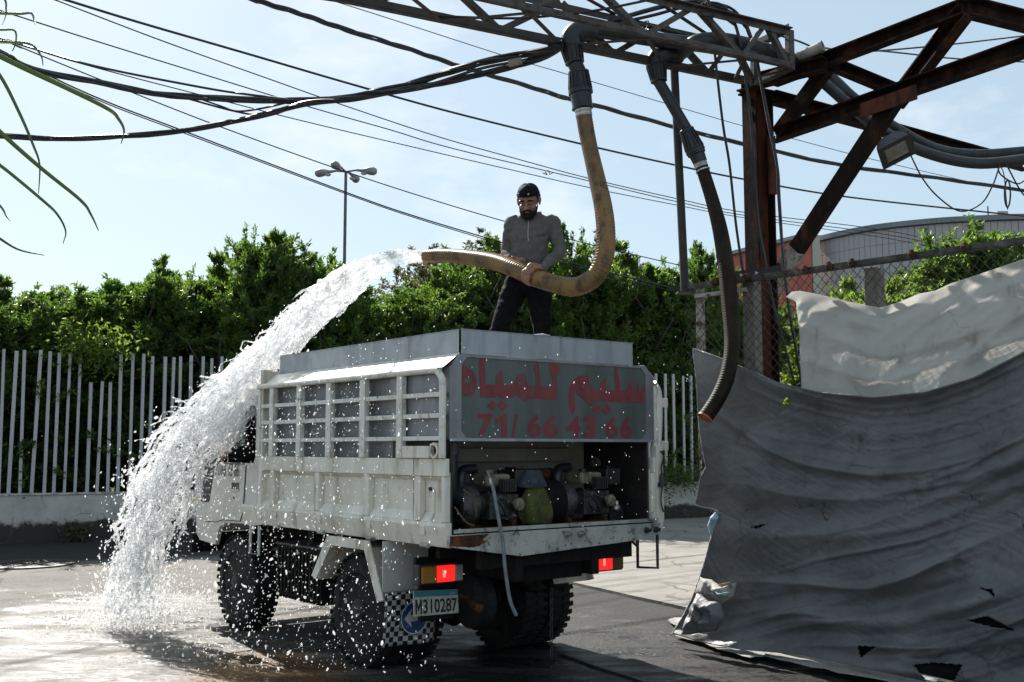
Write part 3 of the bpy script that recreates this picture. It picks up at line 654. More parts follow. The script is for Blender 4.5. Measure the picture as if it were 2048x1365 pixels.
tp = empty('thin_post', tuple(map(float, pb))); tag(tp, 'thin dark post from the fence corner up to the lattice boom', 'post')
pbv = toV(pb); MB().tube([(0,0,-.02), toV(pt)-pbv], .036, 10).build('shaft', M['dark_steel'], tp, 40)
MB().box(-.07,.07,-.07,.07,-.032,-.02).build('base_plate', M['dark_steel'], tp)

# ---------------------------------------------------------------- filling pipes
def coupler(o, p, q, r0, r1, ribs=16, name='coupling', mat=None):
    p, q = toV(p), toV(q); d = q-p; ln = d.length; b = MB()
    b.lathe(p, d, [(0,r0*.86),(0,r0),(ln*.1,r0),(ln*.12,r0*.95),(ln*.7,r1),(ln*.86,r1*1.0),(ln*.87,r1*1.07),(ln*.97,r1*1.07),(ln,r1*.86)], 24)
    dd, a, c = frame_of(d)
    for k in range(ribs):
        th = 2*pi*k/ribs; e = a*cos(th)+c*sin(th); b.beam(p+dd*ln*.14+e*r0*.95, p+dd*ln*.84+e*r1*1.0, .014, .012, up=e)
    return b.build(name, mat or M['pvc_dark'], o, 35)
fp1 = empty('filling_pipe', (0, 0, 0)); tag(fp1, 'black filling pipe with elbow and two ribbed couplings above the man', 'pipe')
ZP = 4.99
e1 = atz(1150,60,ZP); run1 = [e1, atz(1200,62,ZP+.02), atz(1300,78,ZP+.03), atz(1420,93,ZP+.02), atz(1520,112,ZP+.0)]
D1 = float(e1[1])
P = [at(1146,60,D1), at(1142,92,D1), at(1150,128,D1), at(1157,143,D1), at(1161,182,D1), at(1165,216,D1)]
ctr = e1; elbow = [ctr+np.array([.16,.08,0]), ctr+np.array([.09,.045,.0]), ctr+np.array([.02,.01,-.015]), P[0]*.35+P[1]*.65+np.array([0,0,.03]), P[1]]
MB().tube(crspline(elbow, 5), .082, 16).build('elbow', M['pvc_dark'], fp1, 50)
MB().tube(crspline([ctr+np.array([.15,.075,0])]+run1[1:], 6), .062, 16).build('pipe', M['pvc_dark'], fp1, 50)
coupler(fp1, P[1]-[0,0,.0], P[2], .092, .074)
MB().tube([P[2], P[3]], .062, 14).build('neck', M['pvc_dark'], fp1, 50)
coupler(fp1, P[4]+(P[4]-P[3])*.05, P[3], .098, .08)
MB().lathe(toV(P[4]), toV(P[5]-P[4]), [(0,.1),(.025,.1),(.027,.086),(.13,.083),(.15,.088),(.16,.07)], 24).build('sleeve', M['pvc_dark'], fp1, 35)

fp2 = empty('filling_pipe', (0, 0, 0)); tag(fp2, 'black filling pipe with a slanted drop leg beside the thin post', 'pipe')
e2 = atz(1318,108,ZP-.05); D2 = float(e2[1])
Q = [at(1312,128,D2), at(1318,165,D2), at(1375,262,D2+.03), at(1381,270,D2+.03), at(1393,308,D2+.04), at(1400,325,D2+.04)]
elbow = [e2+np.array([.2,.1,.03]), e2+np.array([.1,.05,.02]), e2+np.array([.03,.01,.0]), Q[0]+np.array([0,0,.05]), Q[0]]
MB().tube(crspline(elbow, 5), .075, 16).build('elbow', M['pvc_dark'], fp2, 50)
run2 = [e2+np.array([.18,.09,.03]), atz(1395,84,ZP+.0), atz(1450,82,ZP+.05), atz(1520,98,ZP+.05), atz(1580,118,ZP+.03)]; MB().tube(crspline(run2, 6), .066, 16).build('pipe', M['pvc_grey'], fp2, 50)
coupler(fp2, Q[0], Q[1], .088, .066)
MB().tube([Q[1]+(Q[1]-Q[2])*.03, Q[2]], .049, 14).build('drop_pipe', M['pvc_dark'], fp2, 50)
coupler(fp2, Q[3]+(Q[4]-Q[3])*.9, Q[2]-(Q[3]-Q[2])*.5, .084, .06)
MB().lathe(toV(Q[4]-(Q[4]-Q[3])*.1), toV(Q[5]-Q[4]), [(0,.078),(.02,.078),(.03,.066),(.1,.06)], 20).build('sleeve', M['pvc_dark'], fp2, 35)

def pipe_thing(name, pts, r, mat, label, cat, n=14, sub=8):
    o = MB().tube(crspline(pts, sub), r, n).build(name, mat, None, 50); return tag(o, label, cat)
pipe_thing('supply_pipe', [run2[-2], run2[-1], at(1640,160,9.75), at(1700,212,9.75), at(1765,262,9.9), at(1850,305,10.0), at(1950,327,10.0), at(2060,318,9.9), at(2200,300,9.8)], .052, M['pvc_grey'], 'lower grey supply pipe sagging from the boom end to the right edge', 'pipe')
pipe_thing('supply_pipe', [run1[-2], run1[-1], at(1640,140,10.0), at(1712,200,9.95), at(1790,255,10.1), at(1870,297,10.3), at(1950,309,10.4), at(2060,302,10.4), at(2200,290,10.3)], .05, M['pvc_dark'], 'upper dark supply pipe lying behind the lower grey one', 'pipe')
pp = empty('pvc_stub', (0, 0, 0)); tag(pp, 'short pale plastic pipe with open end resting on the boom end', 'pipe')
a_, b_ = toV(atz(1562,130,5.02)), toV(atz(1640,96,5.1)); MB().lathe(a_, b_-a_, [(0,.05),((b_-a_).length,.05),((b_-a_).length+.002,.058),((b_-a_).length+.03,.058),((b_-a_).length+.03,.048),(.1,.045)], 20).build('tube', M['pvc_pale'], pp, 40)

# flood lamp hung under the supply pipe
fl = empty('flood_lamp', tuple(map(float, at(1790,300,9.7)))); tag(fl, 'small black flood lamp hanging under the grey supply pipes', 'lamp')
fl.rotation_euler = (radians(-46), radians(-26), radians(-12))
hb = MB(); hb.prism([(-.15,-.03),(.15,-.03),(.15,.02),(.09,.13),(-.09,.13),(-.15,.02)], lambda a, b: (a, -.1, b), lambda a, b: (a, .1, b)); hb.build('housing', M['black_plastic'], fl, bevel=.008)
fr = MB(); fr.box(-.165,.165,-.115,-.08,-.045,-.03); fr.box(-.165,.165,.08,.115,-.045,-.03); fr.box(-.165,-.105,-.0795,.0795,-.045,-.03); fr.box(.105,.165,-.0795,.0795,-.045,-.03); fr.build('bezel', M['black_plastic'], fl)
MB().box(-.105,.105,-.07,.07,-.040,-.034).build('lens', pm('flood_lens', (.20,.19,.16), (.13,.125,.1), 12, rough=.12), fl)
MB().box(.05,.2,-.05,.05,.1,.19).build('ballast_box', M['dark_steel'], fl, bevel=.006)
MB().beam((.02,0,.13), (.05,0,.3), .04, .008).build('bracket', M['steel_bright'], fl)

# ---------------------------------------------------------------- overhead lines
def wire(name, pix, r, label, cat='cable', D=None, n=6, sub=8, group=None, mat=None, strands=0, tw=.035):
    pts = []
    for i, q in enumerate(pix):
        d = q[2] if len(q) > 2 else D; pts.append(at(q[0], q[1], d))
    def off(q): return q[0] < 0 or q[0] > 2048 or q[1] < 0
    if off(pix[0]): d_ = pts[0]-pts[1]; pts = [pts[0]+d_/np.linalg.norm(d_)*6.0]+pts          # lines run on beyond the view
    if off(pix[-1]) and cat == 'cable': d_ = pts[-1]-pts[-2]; pts = pts+[pts[-1]+d_/np.linalg.norm(d_)*6.0]
    path = crspline(pts, sub); b = MB()
    if strands:
        for k in range(strands):
            ph_ = 2*pi*k/strands; pp_ = []
            for i, p in enumerate(path):
                th = ph_+i*(.26 if r > .03 else .14)+.5*noise.noise((i*.2, k, r*90)); pp_.append(p+np.array([.3*cos(th), .4*cos(th), sin(th)])*r*.75)
            b.tube(pp_, r*.55, 5)
    else: b.tube(path, r, n)
    return tag(b.build(name, mat or M['cable'], None, 60), label, cat, group)
def lin(pix, d0, d1):                                            # distance runs evenly from d0 to d1 along the picture
    x0, x1 = pix[0][0], pix[-1][0]; return [(x, y, d0+(d1-d0)*(x-x0)/(x1-x0)) for x, y in pix]
wire('power_line', lin([(60,-22),(131,0),(274,44),(495,108),(700,168),(908,226),(1165,289),(1348,330),(1488,359),(1700,395),(2060,434)], 15, 26), .020, 'thick black line from the top left down to the far roof at the right')
wire('power_line', lin([(60,-20),(110,0),(324,82),(520,152),(690,212),(877,274),(1040,320),(1181,358),(1350,397),(1488,425),(1750,458),(1900,487)], 15, 30), .011, 'thin line just below the thick one, ending beyond the cladding')
wire('power_line', lin([(-20,15),(190,82),(400,147),(621,215),(780,260),(908,298),(1181,363),(1350,403),(1488,431),(1750,466),(1880,490)], 15, 30), .011, 'thin line with a knot of wire caught left of the amber hose')
wire('power_line', lin([(-20,72),(171,130),(400,190),(600,241),(815,292),(1000,335),(1185,377),(1350,410),(1488,436),(1750,473),(1870,496)], 15, 30), .010, 'lowest of the three close thin lines behind the hose')
wire('power_line', lin([(-20,66),(30,90),(221,168),(438,253),(698,346),(930,420),(1136,478),(1260,508),(1420,545)], 16, 24), .011, 'thin line touching the street lamp heads')
wire('power_line', lin([(-20,96),(190,194),(369,263),(700,388),(830,433),(1009,487),(1150,528),(1350,578)], 16, 24), .013, 'thin double line passing below the street lamp heads')
wire('power_line', lin([(-20,99),(190,198),(369,267),(700,391),(830,436),(1009,491),(1150,533),(1350,584)], 16, 24), .010, 'lower strand of the double line below the street lamp heads')
wire('bundled_cable', lin([(430,-34),(510,0),(600,28),(692,60),(815,98),(923,134),(1062,175),(1142,200),(1200,214),(1347,254),(1485,288),(1677,330),(1860,355),(2060,383)], 13, 22), .034, 'thick twisted cable from the top centre to the right edge', strands=3, sub=14)
wire('power_line', lin([(600,-14),(698,12),(1015,114),(1131,148),(1327,206),(1485,252),(1575,275),(1740,318),(1973,372)], 14, 24), .007, 'hair-thin line above the man crossing behind both couplings')
wire('tie_cable', [(630,-4,7.8),(698,6,7.8),(754,18,7.8),(846,29,7.85),(908,34,7.85),(1031,37,7.9),(1120,30,7.9),(1200,20,7.9),(1300,0,8)], .010, 'black cable slung along the lattice boom at the top')
wire('bundled_cable', [(-30,90,10.5),(0,105,10.4),(72,141,10.2),(190,164,10),(305,187,9.8),(381,194,9.7),(495,200,9.5),(610,202,9.3),(700,196,9.1),(748,185,9),(815,171,8.9),(877,151,8.8),(954,128,8.6),(1031,112,8.5),(1080,104,8.4),(1125,88,8.3)], .026, 'heavy upper cable bundle swinging up to the first coupling', strands=4, sub=10)
wire('bundled_cable', [(-30,270,10.2),(0,272,10.1),(114,278,10),(229,274,9.8),(343,265,9.7),(438,249,9.6),(533,229,9.4),(610,208,9.2),(700,199,9.1),(797,182,8.9),(877,168,8.8),(954,151,8.6),(1031,132,8.5),(1092,113,8.4),(1125,92,8.3)], .023, 'heavy lower cable bundle sagging across the sky from the left edge', strands=4, sub=10)
wire('slack_cable', [(-20,68,10.6),(0,76,10.5),(171,128,10.1),(381,171,9.8),(500,190,9.5),(610,201,9.3),(680,199,9.15)], .011, 'single cable joining the upper bundle from the left edge')
wire('slack_cable', [(362,194,9.75),(457,220,9.6),(515,230,9.5),(560,224,9.4),(610,206,9.3)], .010, 'lower slack loop hanging between the two cable bundles')
wire('slack_cable', [(390,195,9.75),(440,212,9.6),(476,223,9.5),(530,216,9.45),(580,204,9.35)], .009, 'upper slack loop hanging between the two cable bundles')
wire('slack_cable', [(700,200,9.1),(760,186,9),(850,172,8.8),(960,138,8.6),(1060,118,8.5),(1120,98,8.35)], .012, 'single cable lying between the two bundles near the coupling')
for i, (pix, r_, lab) in enumerate((([(1200,52,8.6),(1245,36,8.6),(1300,20,8.65),(1352,8,8.7),(1405,4,8.75),(1450,22,8.8)], .02, 'thick black cable rising over the boom chord to the top knot'),
    ([(1195,60,8.65),(1250,44,8.65),(1310,30,8.7),(1362,16,8.75),(1410,10,8.8),(1470,50,8.85)], .014, 'black cable just below the thick one over the boom chord'), ([(1170,62,8.5),(1230,50,8.6),(1290,52,8.7),(1350,66,8.8),(1410,82,8.9),(1470,100,9)], .016, 'black cable lying inside the boom along the filling pipe'),
    ([(1420,6,8.7),(1475,30,8.8),(1520,52,8.9),(1562,72,9.0),(1600,84,9.3),(1640,102,9.6)], .009, 'thin cable from the top knot along the boom end to the gantry'))): wire('boom_cable', pix, r_, lab)
sb = tag(MB().beam(at(1017,128,8.45), at(1044,122,8.45), .05, .05).build('splice_box', M['panel_beige'], None, bevel=.006), 'small pale splice box strapped to the cable bundle', 'box')
wire('power_line', [(1640,95,10),(1720,104,11),(1894,90,12),(2060,71,13)], .010, 'black line rising from the boom end to the right edge')
wire('power_line', [(1700,104,10.6),(1756,102,11),(1914,118,12),(2060,125,13)], .009, 'black line falling from the boom end to the right edge')
wire('loop_wire', [(1817,302,9.8),(1845,357,9.8),(1878,396,9.8),(1921,423,9.8),(1962,408,9.8),(1985,372,9.8),(2000,330,9.9)], .007, 'thin wire hanging in a wide loop under the supply pipes', 'wire')
coil = []
for k in range(40):
    a_ = k*2*pi/13; coil.append((2014+6*sin(a_)+k*.05, 388+27*cos(a_), 9.85+.02*sin(a_*1.3)))
wire('wire_coil', [(2000,332,9.9),(2008,350,9.88)]+coil, .005, 'tangled coil of thin wire hanging at the right edge', 'wire', sub=3)
wire('loop_wire', [(1995,330,9.9),(2002,350,9.9),(2035,368,9.9),(2060,352,9.9)], .007, 'short wire loop beside the tangled coil', 'wire')
wire('loop_wire', [(2012,328,9.9),(2040,380,9.9),(2062,405,9.9)], .007, 'straight wire slanting past the tangled coil', 'wire')
# cables dropping from the boom past the column
wire('drop_cable', [(1415,-8,8.6),(1422,30,8.65),(1432,130,8.75),(1446,250,8.85),(1459,330,8.9),(1472,450,8.95),(1486,545,9.0),(1500,640,9.1),(1518,728,9.3),(1535,800,9.5)], .012, 'single black cable dropping left of the rusty column')
wire('drop_cable', [(1396,6,8.7),(1440,12,8.7),(1466,40,8.7),(1482,95,8.75),(1491,160,8.8),(1501,230,8.85),(1508,330,8.9),(1517,450,9.0),(1530,520,9.05),(1545,600,9.15),(1560,660,9.2),(1590,770,9.4),(1600,810,9.5)], .020, 'pair of taped black cables dropping along the front of the column', strands=2, sub=10)
wire('drop_cable', [(1400,2,8.8),(1460,20,8.8),(1492,55,8.85),(1510,105,8.9),(1522,165,8.95),(1538,248,9.0),(1554,330,9.0),(1558,400,9.05),(1566,515,9.1),(1576,600,9.15),(1585,660,9.2),(1604,770,9.4),(1612,810,9.5)], .023, 'thick taped cable dropping right of the rusty column', strands=2, sub=10)
for i, (x, y) in enumerate(((1290,46),(1405,12),(1660,122),(1420,30))):
    r_ = random.Random(i); w = [(x+r_.uniform(-12,12), y+r_.uniform(-12,16), 8.5+r_.uniform(-.1,.1)) for k in range(7)]
    if i == 2: w = [(a+0, b, 9.2) for a, b, c in w]
    wire('tie_wire', w, .005, ['knot of tie wire over the first filling pipe', 'knot of tie wire at the upper boom chord', 'tie wire wound round the gantry cap beam', 'loose tie wire end right of the boom chord knot'][i], 'wire', sub=4)
wire('snagged_wire', [(1085,346,18),(1095,350,18),(1090,344,18),(1098,342,18),(1099,349,18),(1107,345,18)], .008, 'scrap of wire snagged on the thin line beside the cap', 'wire', sub=3)

# ---------------------------------------------------------------- yard fence: rails, posts, chain link, two tarpaulins
R0, R1 = atz(1372,578,2.95), atz(2060,483,2.95); rdv = (R1-R0)/np.linalg.norm(R1-R0); rnv = np.array([rdv[1], -rdv[0], 0])   # rnv points to the camera side
if rnv@(-R0) < 0: rnv = -rnv
RL = float(np.linalg.norm(R1-R0))+1.0
yf = empty('chain_link_fence', (float(R0[0]), float(R0[1]), 0), math.atan2(rdv[1], rdv[0])); tag(yf, 'tall chain-link fence with steel rail and concrete posts behind the tarpaulins', 'fence')
M['rail_dark'] = pm('rail_dark', (.06,.052,.045), (.13,.12,.11), 9, .5, .68, rough=.7, dirt=(.02,.015,.012), ds=14, dlo=.5, dhi=.62, bmp=.4, bs=50)
ysgn = 1 if (rnv@np.array([-rdv[1], rdv[0], 0])) > 0 else -1        # local +y points to the camera side when +1
MB().angle((0,0,2.945), (RL,0,2.945), .05, .036, .009, fx=-1).build('top_rail', M['rail_dark'], yf)
MB().box(.1,.62,-.02,.02,2.86,2.89).build('short_rail', M['old_white_steel'], yf)
a_ = float((atz(1485,548,3.08)-R0)@rdv); 
MB().box(.38,.86,.12,.18,2.99,3.06).build('cross_bar', M['dark_steel'], yf)
for x in (.47,.62): 
    MB().prism([(0,0),(.035,.012),(0,.028)], lambda a, b: (x+a, .117, 3.01+b), lambda a, b: (x+a, .119, 3.01+b)).build('arrow_sticker', M['sign_white'], yf)
for x, wd, mt, tl_ in ((.085,.055,M['old_white_steel'],2.94),(.40,.05,M['old_white_steel'],2.93)):
    MB().box(x, x+wd, .02, .075, 1.5 if x < .2 else -.05, tl_).build('post', mt, yf, bevel=.004)
M['post_concrete'] = pm('post_concrete', (.19,.175,.15), (.13,.12,.105), 8, rough=.9, dirt=(.09,.08,.07), ds=14, dlo=.52, dhi=.66, bmp=.5, bs=40)
for x in (.54, 1.62, 2.9): MB().box(x, x+.11, .04, .16, -.05, 2.97 if x < 1 else 2.93).build('concrete_post', M['post_concrete'], yf, bevel=.012)
cl = MB(); sp_ = .075; H0, H1 = 1.25, 2.94; zz = -8
while zz < RL+6:
    for sg in (1, -1):
        x0, x1 = zz, zz+sg*(H1-H0)*.92; z0_, z1_ = H0, H1
        lo, hi = 0.0, RL
        ta = 0.; tb = 1.
        dx_ = x1-x0
        for bound, s_ in ((lo, 1), (hi, -1)):
            ca, cb_ = s_*(x0-bound), s_*(x1-bound)
            if ca < 0 and cb_ < 0: ta = 2
            elif ca < 0: ta = max(ta, ca/(ca-cb_))
            elif cb_ < 0: tb = min(tb, ca/(ca-cb_))
        if tb-ta > .02:
            n_ = max(2, int((tb-ta)*26)); pts = []
            for k in range(n_+1):
                t_ = ta+(tb-ta)*k/n_; u_ = x0+dx_*t_; pts.append((u_+.006*sin(u_*31+t_*90), sg*.002+.012*noise.noise((u_*1.2, t_*3, 0)), z0_+(z1_-z0_)*t_))
            cl.tube(pts, .0031, 3, cap=False)
    zz += sp_
M['wire_mesh'] = pm('wire_mesh', (.05,.045,.04), (.09,.08,.07), 30, rough=.6, metal=.4)
tag(cl.build('chain_link', M['wire_mesh'], yf), kind='stuff')
kn = MB()
for x in (.3,.62,1.15,1.36,1.55,2.02,2.4): kn.lathe((x,-.03,2.965), (1,0,.1), [(0,.02),(.012,.036),(.03,.038),(.045,.016)], 8)
tag(kn.build('tie_wires', M['rust'], yf), kind='stuff')

def tarp_mat(name, c1, c2, dirt, tw, tcol, rough=.6):
    m, n, p, o = nodes_of(name); v = coords(n)
    col = mixc(n, ramp(n, noise_node(n, v, 1.5, 8, .65), .35, .68), c1, c2)
    col = mixc(n, ramp(n, noise_node(n, coords(n, (1,1,.5)), 5, 10, .72), .54, .7, 0, .6), col, dirt)
    cr = mth(n, 'MULTIPLY', crack_mask(n, v, 2.6, .010), ramp(n, noise_node(n, v, 1.9, 5), .52, .6))
    col = mixc(n, cr, col, (dirt[0]*.25, dirt[1]*.25, dirt[2]*.25))
    col = mixc(n, ramp(n, noise_node(n, v, 130, 2, .5), .55, .7, 0, .35), col, c2)
    n.links.new(col, p.inputs['Base Color']); p.inputs['Roughness'].default_value = rough; p.inputs['Specular IOR Level'].default_value = .4
    bump(n, noise_node(n, v, 11, 10, .68), .5, .03, p); bump(n, noise_node(n, v, 160, 3, .6), .25, .002, p)
    t = n.nodes.new('ShaderNodeBsdfTranslucent'); n.links.new(mixc(n, .5, col, tcol, 'MIX'), t.inputs['Color'])
    x = n.nodes.new('ShaderNodeMixShader'); x.inputs[0].default_value = tw
    n.links.new(p.outputs[0], x.inputs[1]); n.links.new(t.outputs[0], x.inputs[2]); n.links.new(x.outputs[0], o.inputs['Surface']); return m
M['tarp_grey'] = tarp_mat('tarp_grey', (.185,.187,.195), (.10,.103,.11), (.04,.035,.03), .05, (.2,.2,.2), .42)
M['tarp_white'] = tarp_mat('tarp_white', (.74,.74,.73), (.62,.61,.59), (.20,.17,.13), .62, (.84,.82,.77))
M['tarp_lining'] = pm('tarp_lining', (.25,.42,.52), (.4,.48,.5), 10, rough=.7)
TARP_V = {}
def interp(poly, x):
    for (x0, y0), (x1, y1) in zip(poly, poly[1:]):
        if x <= x1: return y0+(y1-y0)*(x-x0)/(x1-x0)
    return poly[-1][1]
def tarp(name, left, top, bot, right_x, off, fold, ns, nt_, mat, holes=(), flare=None, label='', cat='tarpaulin'):
    """cloth hung on the fence plane; its outline was read as bearings, folds push it off the plane"""
    V = np.zeros((nt_+1, ns+1, 3)); PX = np.zeros((nt_+1, ns+1, 2)); p0 = R0+rnv*off
    for i in range(nt_+1):
        t_ = i/nt_
        for j in range(ns+1):
            s_ = j/ns; sx = s_**1.0
            xt = top[0][0]+(right_x-top[0][0])*sx; yt = interp(top, xt); xb = bot[0][0]+(right_x-bot[0][0])*sx; yb = interp(bot, xb)
            xl = interp(left, yt+(yb-yt)*t_) if False else interp([(b, a) for a, b in left], left[0][1]+(left[-1][1]-left[0][1])*t_)
            x0_ = left[0][0]+(left[-1][0]-left[0][0])*t_
            px = xt+(xb-xt)*t_+(xl-x0_)*(1-sx)**6; py = yt+(yb-yt)*t_
            f_ = fold(s_, t_); PX[i, j] = (px, py)
            V[i, j] = onplane(px, py, p0+rnv*f_, rnv)
    fs = []; W_ = ns+1
    for i in range(nt_):
        for j in range(ns):
            c = PX[i:i+2, j:j+2].reshape(-1, 2).mean(0); skip = False
            for h in holes:
                ins = False
                for (x0, y0), (x1, y1) in zip(h, h[1:]+h[:1]):
                    if (y0 > c[1]) != (y1 > c[1]) and c[0] < (x1-x0)*(c[1]-y0)/(y1-y0)+x0: ins = not ins
                skip |= ins
            if not skip: fs.append((i*W_+j, i*W_+j+1, (i+1)*W_+j+1, (i+1)*W_+j))
    o0 = V.reshape(-1, 3).mean(0); o0[2] = 0; TARP_V[name] = (V, o0)
    ob = link(name, raw_mesh(name, V.reshape(-1, 3)-o0, fs, mat, True)); ob.location = o0
    so = ob.modifiers.new('thickness', 'SOLIDIFY'); so.thickness = .004
    return tag(ob, label, cat)
def nz2(a, b, c=0): return noise.noise((a, b, c))
def ridge(x, seed=0): v = noise.noise((x, seed, 7.3)); return 1-2*abs(v)
def shp(v): return v*abs(v)**.6 if v > 0 else v*.35
def fold_grey(s_, t_):
    sag = .34*s_*(1-s_)*4*.35
    q1 = t_-.10*sin(pi*s_)*(1-t_)                                  # upper drapes follow the sagging hem
    q2 = t_+.72*s_**1.3*(.25+t_*.95)                                # lower ones climb to the right
    a1 = max(0, 1-t_*2.1)*min(1, s_*4+.25)*(.75+.9*nz2(s_*2.6, t_*5, 31)); a2 = min(1, max(0, t_*1.7-.12))*min(1, .2+s_*1.6)*(.62+1.1*nz2(s_*3.1+t_*2, t_*4.2-s_*2, 21))
    f1 = shp(ridge(q1*7+.9*nz2(s_*2.5, t_*2.4, 1), 1+.5*s_))*.125+shp(ridge(q1*19+nz2(s_*3, t_*2, 2)*1.3, 5+1.1*s_))*.026
    f2 = shp(ridge(q2*6.2+1.1*nz2(s_*2.2, t_*2.2, 3), 11+.7*s_))*.15+shp(ridge(q2*15+nz2(s_*3, t_*3, 4)*1.4, 17+1.3*s_))*.042+shp(ridge(q2*38+nz2(s_*5, t_*5, 4)*1.6, 37+2*s_))*.005
    big = .06*nz2(s_*2.3, t_*2.1, 8)
    fl = 0
    if t_ > .88: fl = ((t_-.88)/.12)**1.6*(.09+.05*nz2(s_*9, 0, 4))   # hem spreads on the ground
    fine = .006*nz2(s_*22, t_*16, 3)+.004*ridge(s_*30+t_*24+nz2(s_*8, t_*8, 1), t_*5)+.003*ridge(t_*46-s_*26+nz2(s_*9, t_*9, 6), s_*6)
    return .08+a1*f1+a2*f2+big+fl+fine+.05*(1-s_)**5*nz2(1, t_*7, 2)
grey_top = [(1386,698),(1440,716),(1500,742),(1560,768),(1640,786),(1750,796),(1850,786),(1950,756),(2060,700),(2250,600)]
grey_bot = [(1345,1268),(1400,1285),(1480,1300),(1600,1310),(1700,1330),(1850,1362),(2050,1412),(2250,1465)]
grey_left = [(1386,698),(1393,760),(1398,850),(1405,900),(1412,935),(1400,960),(1396,985),(1390,1012),(1438,1020),(1428,1055),(1420,1085),(1408,1130),(1388,1190),(1368,1230),(1345,1268)]
tarp('grey_tarpaulin', grey_left, grey_top, grey_bot, 2230, .09, fold_grey, 300, 260, M['tarp_grey'],
     holes=[[(1935,1242),(1975,1232),(2032,1262),(1990,1256)],[(1715,1292),(1752,1294),(1722,1316)],[(1826,1330),(1868,1326),(1925,1330),(1905,1368),(1862,1372)],[(1562,812),(1574,792),(1584,812)],[(1498,1056),(1540,1046),(1515,1058)],[(1955,1175),(1985,1180),(1990,1196),(1972,1182)]],
     label='torn dark grey tarpaulin draped to the ground over the yard fence')
def fold_white(s_, t_):
    q = t_-.25*s_+.3*s_*s_
    return .035+.035*ridge(q*5+.9*nz2(s_*2, t_*2, 1), 3+s_*.3)*1.6*min(1, .3+t_*2)+.03*ridge((s_*1.2+.55*t_)*6+1.2*nz2(s_, t_*2, 4), 9)+.012*nz2(s_*9, t_*7, 2)+(.05*max(0, 1-t_*14))+.004*nz2(s_*40, t_*30, 2)
white_top = [(1572,594),(1584,584),(1600,582),(1640,590),(1700,604),(1760,616),(1800,604),(1838,588),(1870,582),(1900,568),(1970,545),(2060,514),(2250,450)]
white_bot = [(1606,880),(1750,900),(2050,860),(2250,830)]
white_left = [(1572,594),(1592,604),(1597,640),(1600,700),(1603,765),(1606,880)]
tarp('white_tarpaulin', white_left, white_top, white_bot, 2230, .03, fold_white, 170, 90, M['tarp_white'], label='dirty white tarpaulin hung on the chain-link above the grey one')
# black lining behind the torn lower part, and the frayed left edge, painted pale for the sun it catches
gt = bpy.data.objects['grey_tarpaulin']; V_, o_ = TARP_V['grey_tarpaulin']
sub_ = V_[70:262:6, 12:296:6]; nr, nc = sub_.shape[:2]; lv = sub_.reshape(-1, 3)-o_-rnv*.05; lf = [(i*nc+j, i*nc+j+1, (i+1)*nc+j+1, (i+1)*nc+j) for i in range(nr-1) for j in range(nc-1)]
M['lining'] = pm('lining_black', (.008,.008,.009), None, rough=.9, spec=.1)
link('lining', raw_mesh('lining', lv, lf, M['lining'], True), gt)
M['hem_sunlit'] = pm('hem_sunlit', (.5,.5,.48), (.3,.3,.29), 30, .4, .6, rough=.8, bmp=.5, bs=80)
ed = [V_[i, 0]-o_+rnv*(.004+.006*nz2(i*.2, 1, 1))+np.array([.006*nz2(i*.35, 3, 1), 0, 0]) for i in range(0, 261, 2)]
MB().tube(ed, [max(.0015, .005+.005*nz2(i*.45, 2, 7)) for i in range(len(ed))], 5).build('frayed_hem', M['hem_sunlit'], gt, 60)
ed = [V_[0, j]-o_+rnv*.004 for j in range(0, 301, 4)]
MB().tube(ed, [.007+.003*nz2(i*.3, 2, 3) for i in range(len(ed))], 6).build('top_hem', M['tarp_grey'], gt, 60)
# loose flap, lining and rags where the grey sheet is torn open at its left foot
def ragsheet(name, pts, mat, label, cat, bulge=.04, seed=0, crumple=.014):
    pts = [np.array(p)*(1-f)+np.array(q)*f for p, q in zip(pts, pts[1:]+pts[:1]) for f in (0, .25, .5, .75)]; n_ = len(pts); c = sum((np.array(p) for p in pts), np.zeros(3))/n_; vs = []; fs = []; K = 12
    for k in range(K+1):
        for i, p in enumerate(pts):
            q = c+(np.array(p)-c)*(k/K); w = bulge*(1-(k/K)**2)+.02*noise.noise((q[0]*9+seed, q[1]*9, q[2]*9)); cr_ = crumple*((1-2*abs(noise.noise((q[0]*11+q[2]*6, q[2]*7-q[0]*5, seed))))+.6*(1-2*abs(noise.noise((q[0]*23, q[2]*19, seed+3)))))*(1-(k/K)**3*.6); vs.append(q+rnv*(w+cr_)+np.array([0,0,.012*noise.noise((q[0]*14, q[2]*14, seed))]))
    for k in range(K):
        for i in range(n_): fs.append((k*n_+i, k*n_+(i+1) % n_, (k+1)*n_+(i+1) % n_, (k+1)*n_+i))
    o0 = np.array([c[0], c[1], 0]); ob = link(name, raw_mesh(name, np.array(vs)-o0, fs, mat, True)); ob.location = o0
    so = ob.modifiers.new('thickness', 'SOLIDIFY'); so.thickness = .004
    return tag(ob, label, cat)
def fpx(px, py, off): return onplane(px, py, R0+rnv*off, rnv)
M['tarp_pale'] = tarp_mat('tarp_pale', (.42,.41,.39), (.33,.32,.30), (.14,.12,.1), .2, (.4,.38,.33))
ragsheet('torn_flap', [fpx(x, y, .28) for x, y in ((1400,1155),(1425,1160),(1455,1172),(1476,1165),(1470,1192),(1448,1208),(1415,1200),(1392,1185))], M['tarp_pale'], 'pale torn flap curling at the left foot of the grey tarpaulin', 'rag', .05, 3, .03)
ragsheet('bunched_cloth', [fpx(x, y, .33) for x, y in ((1398,1186),(1425,1198),(1446,1205),(1452,1236),(1432,1262),(1400,1268),(1366,1270),(1376,1236),(1388,1206))], M['tarp_grey'], 'crumpled grey folds bunched at the left foot of the tarpaulin', 'rag', .06, 13, .05)
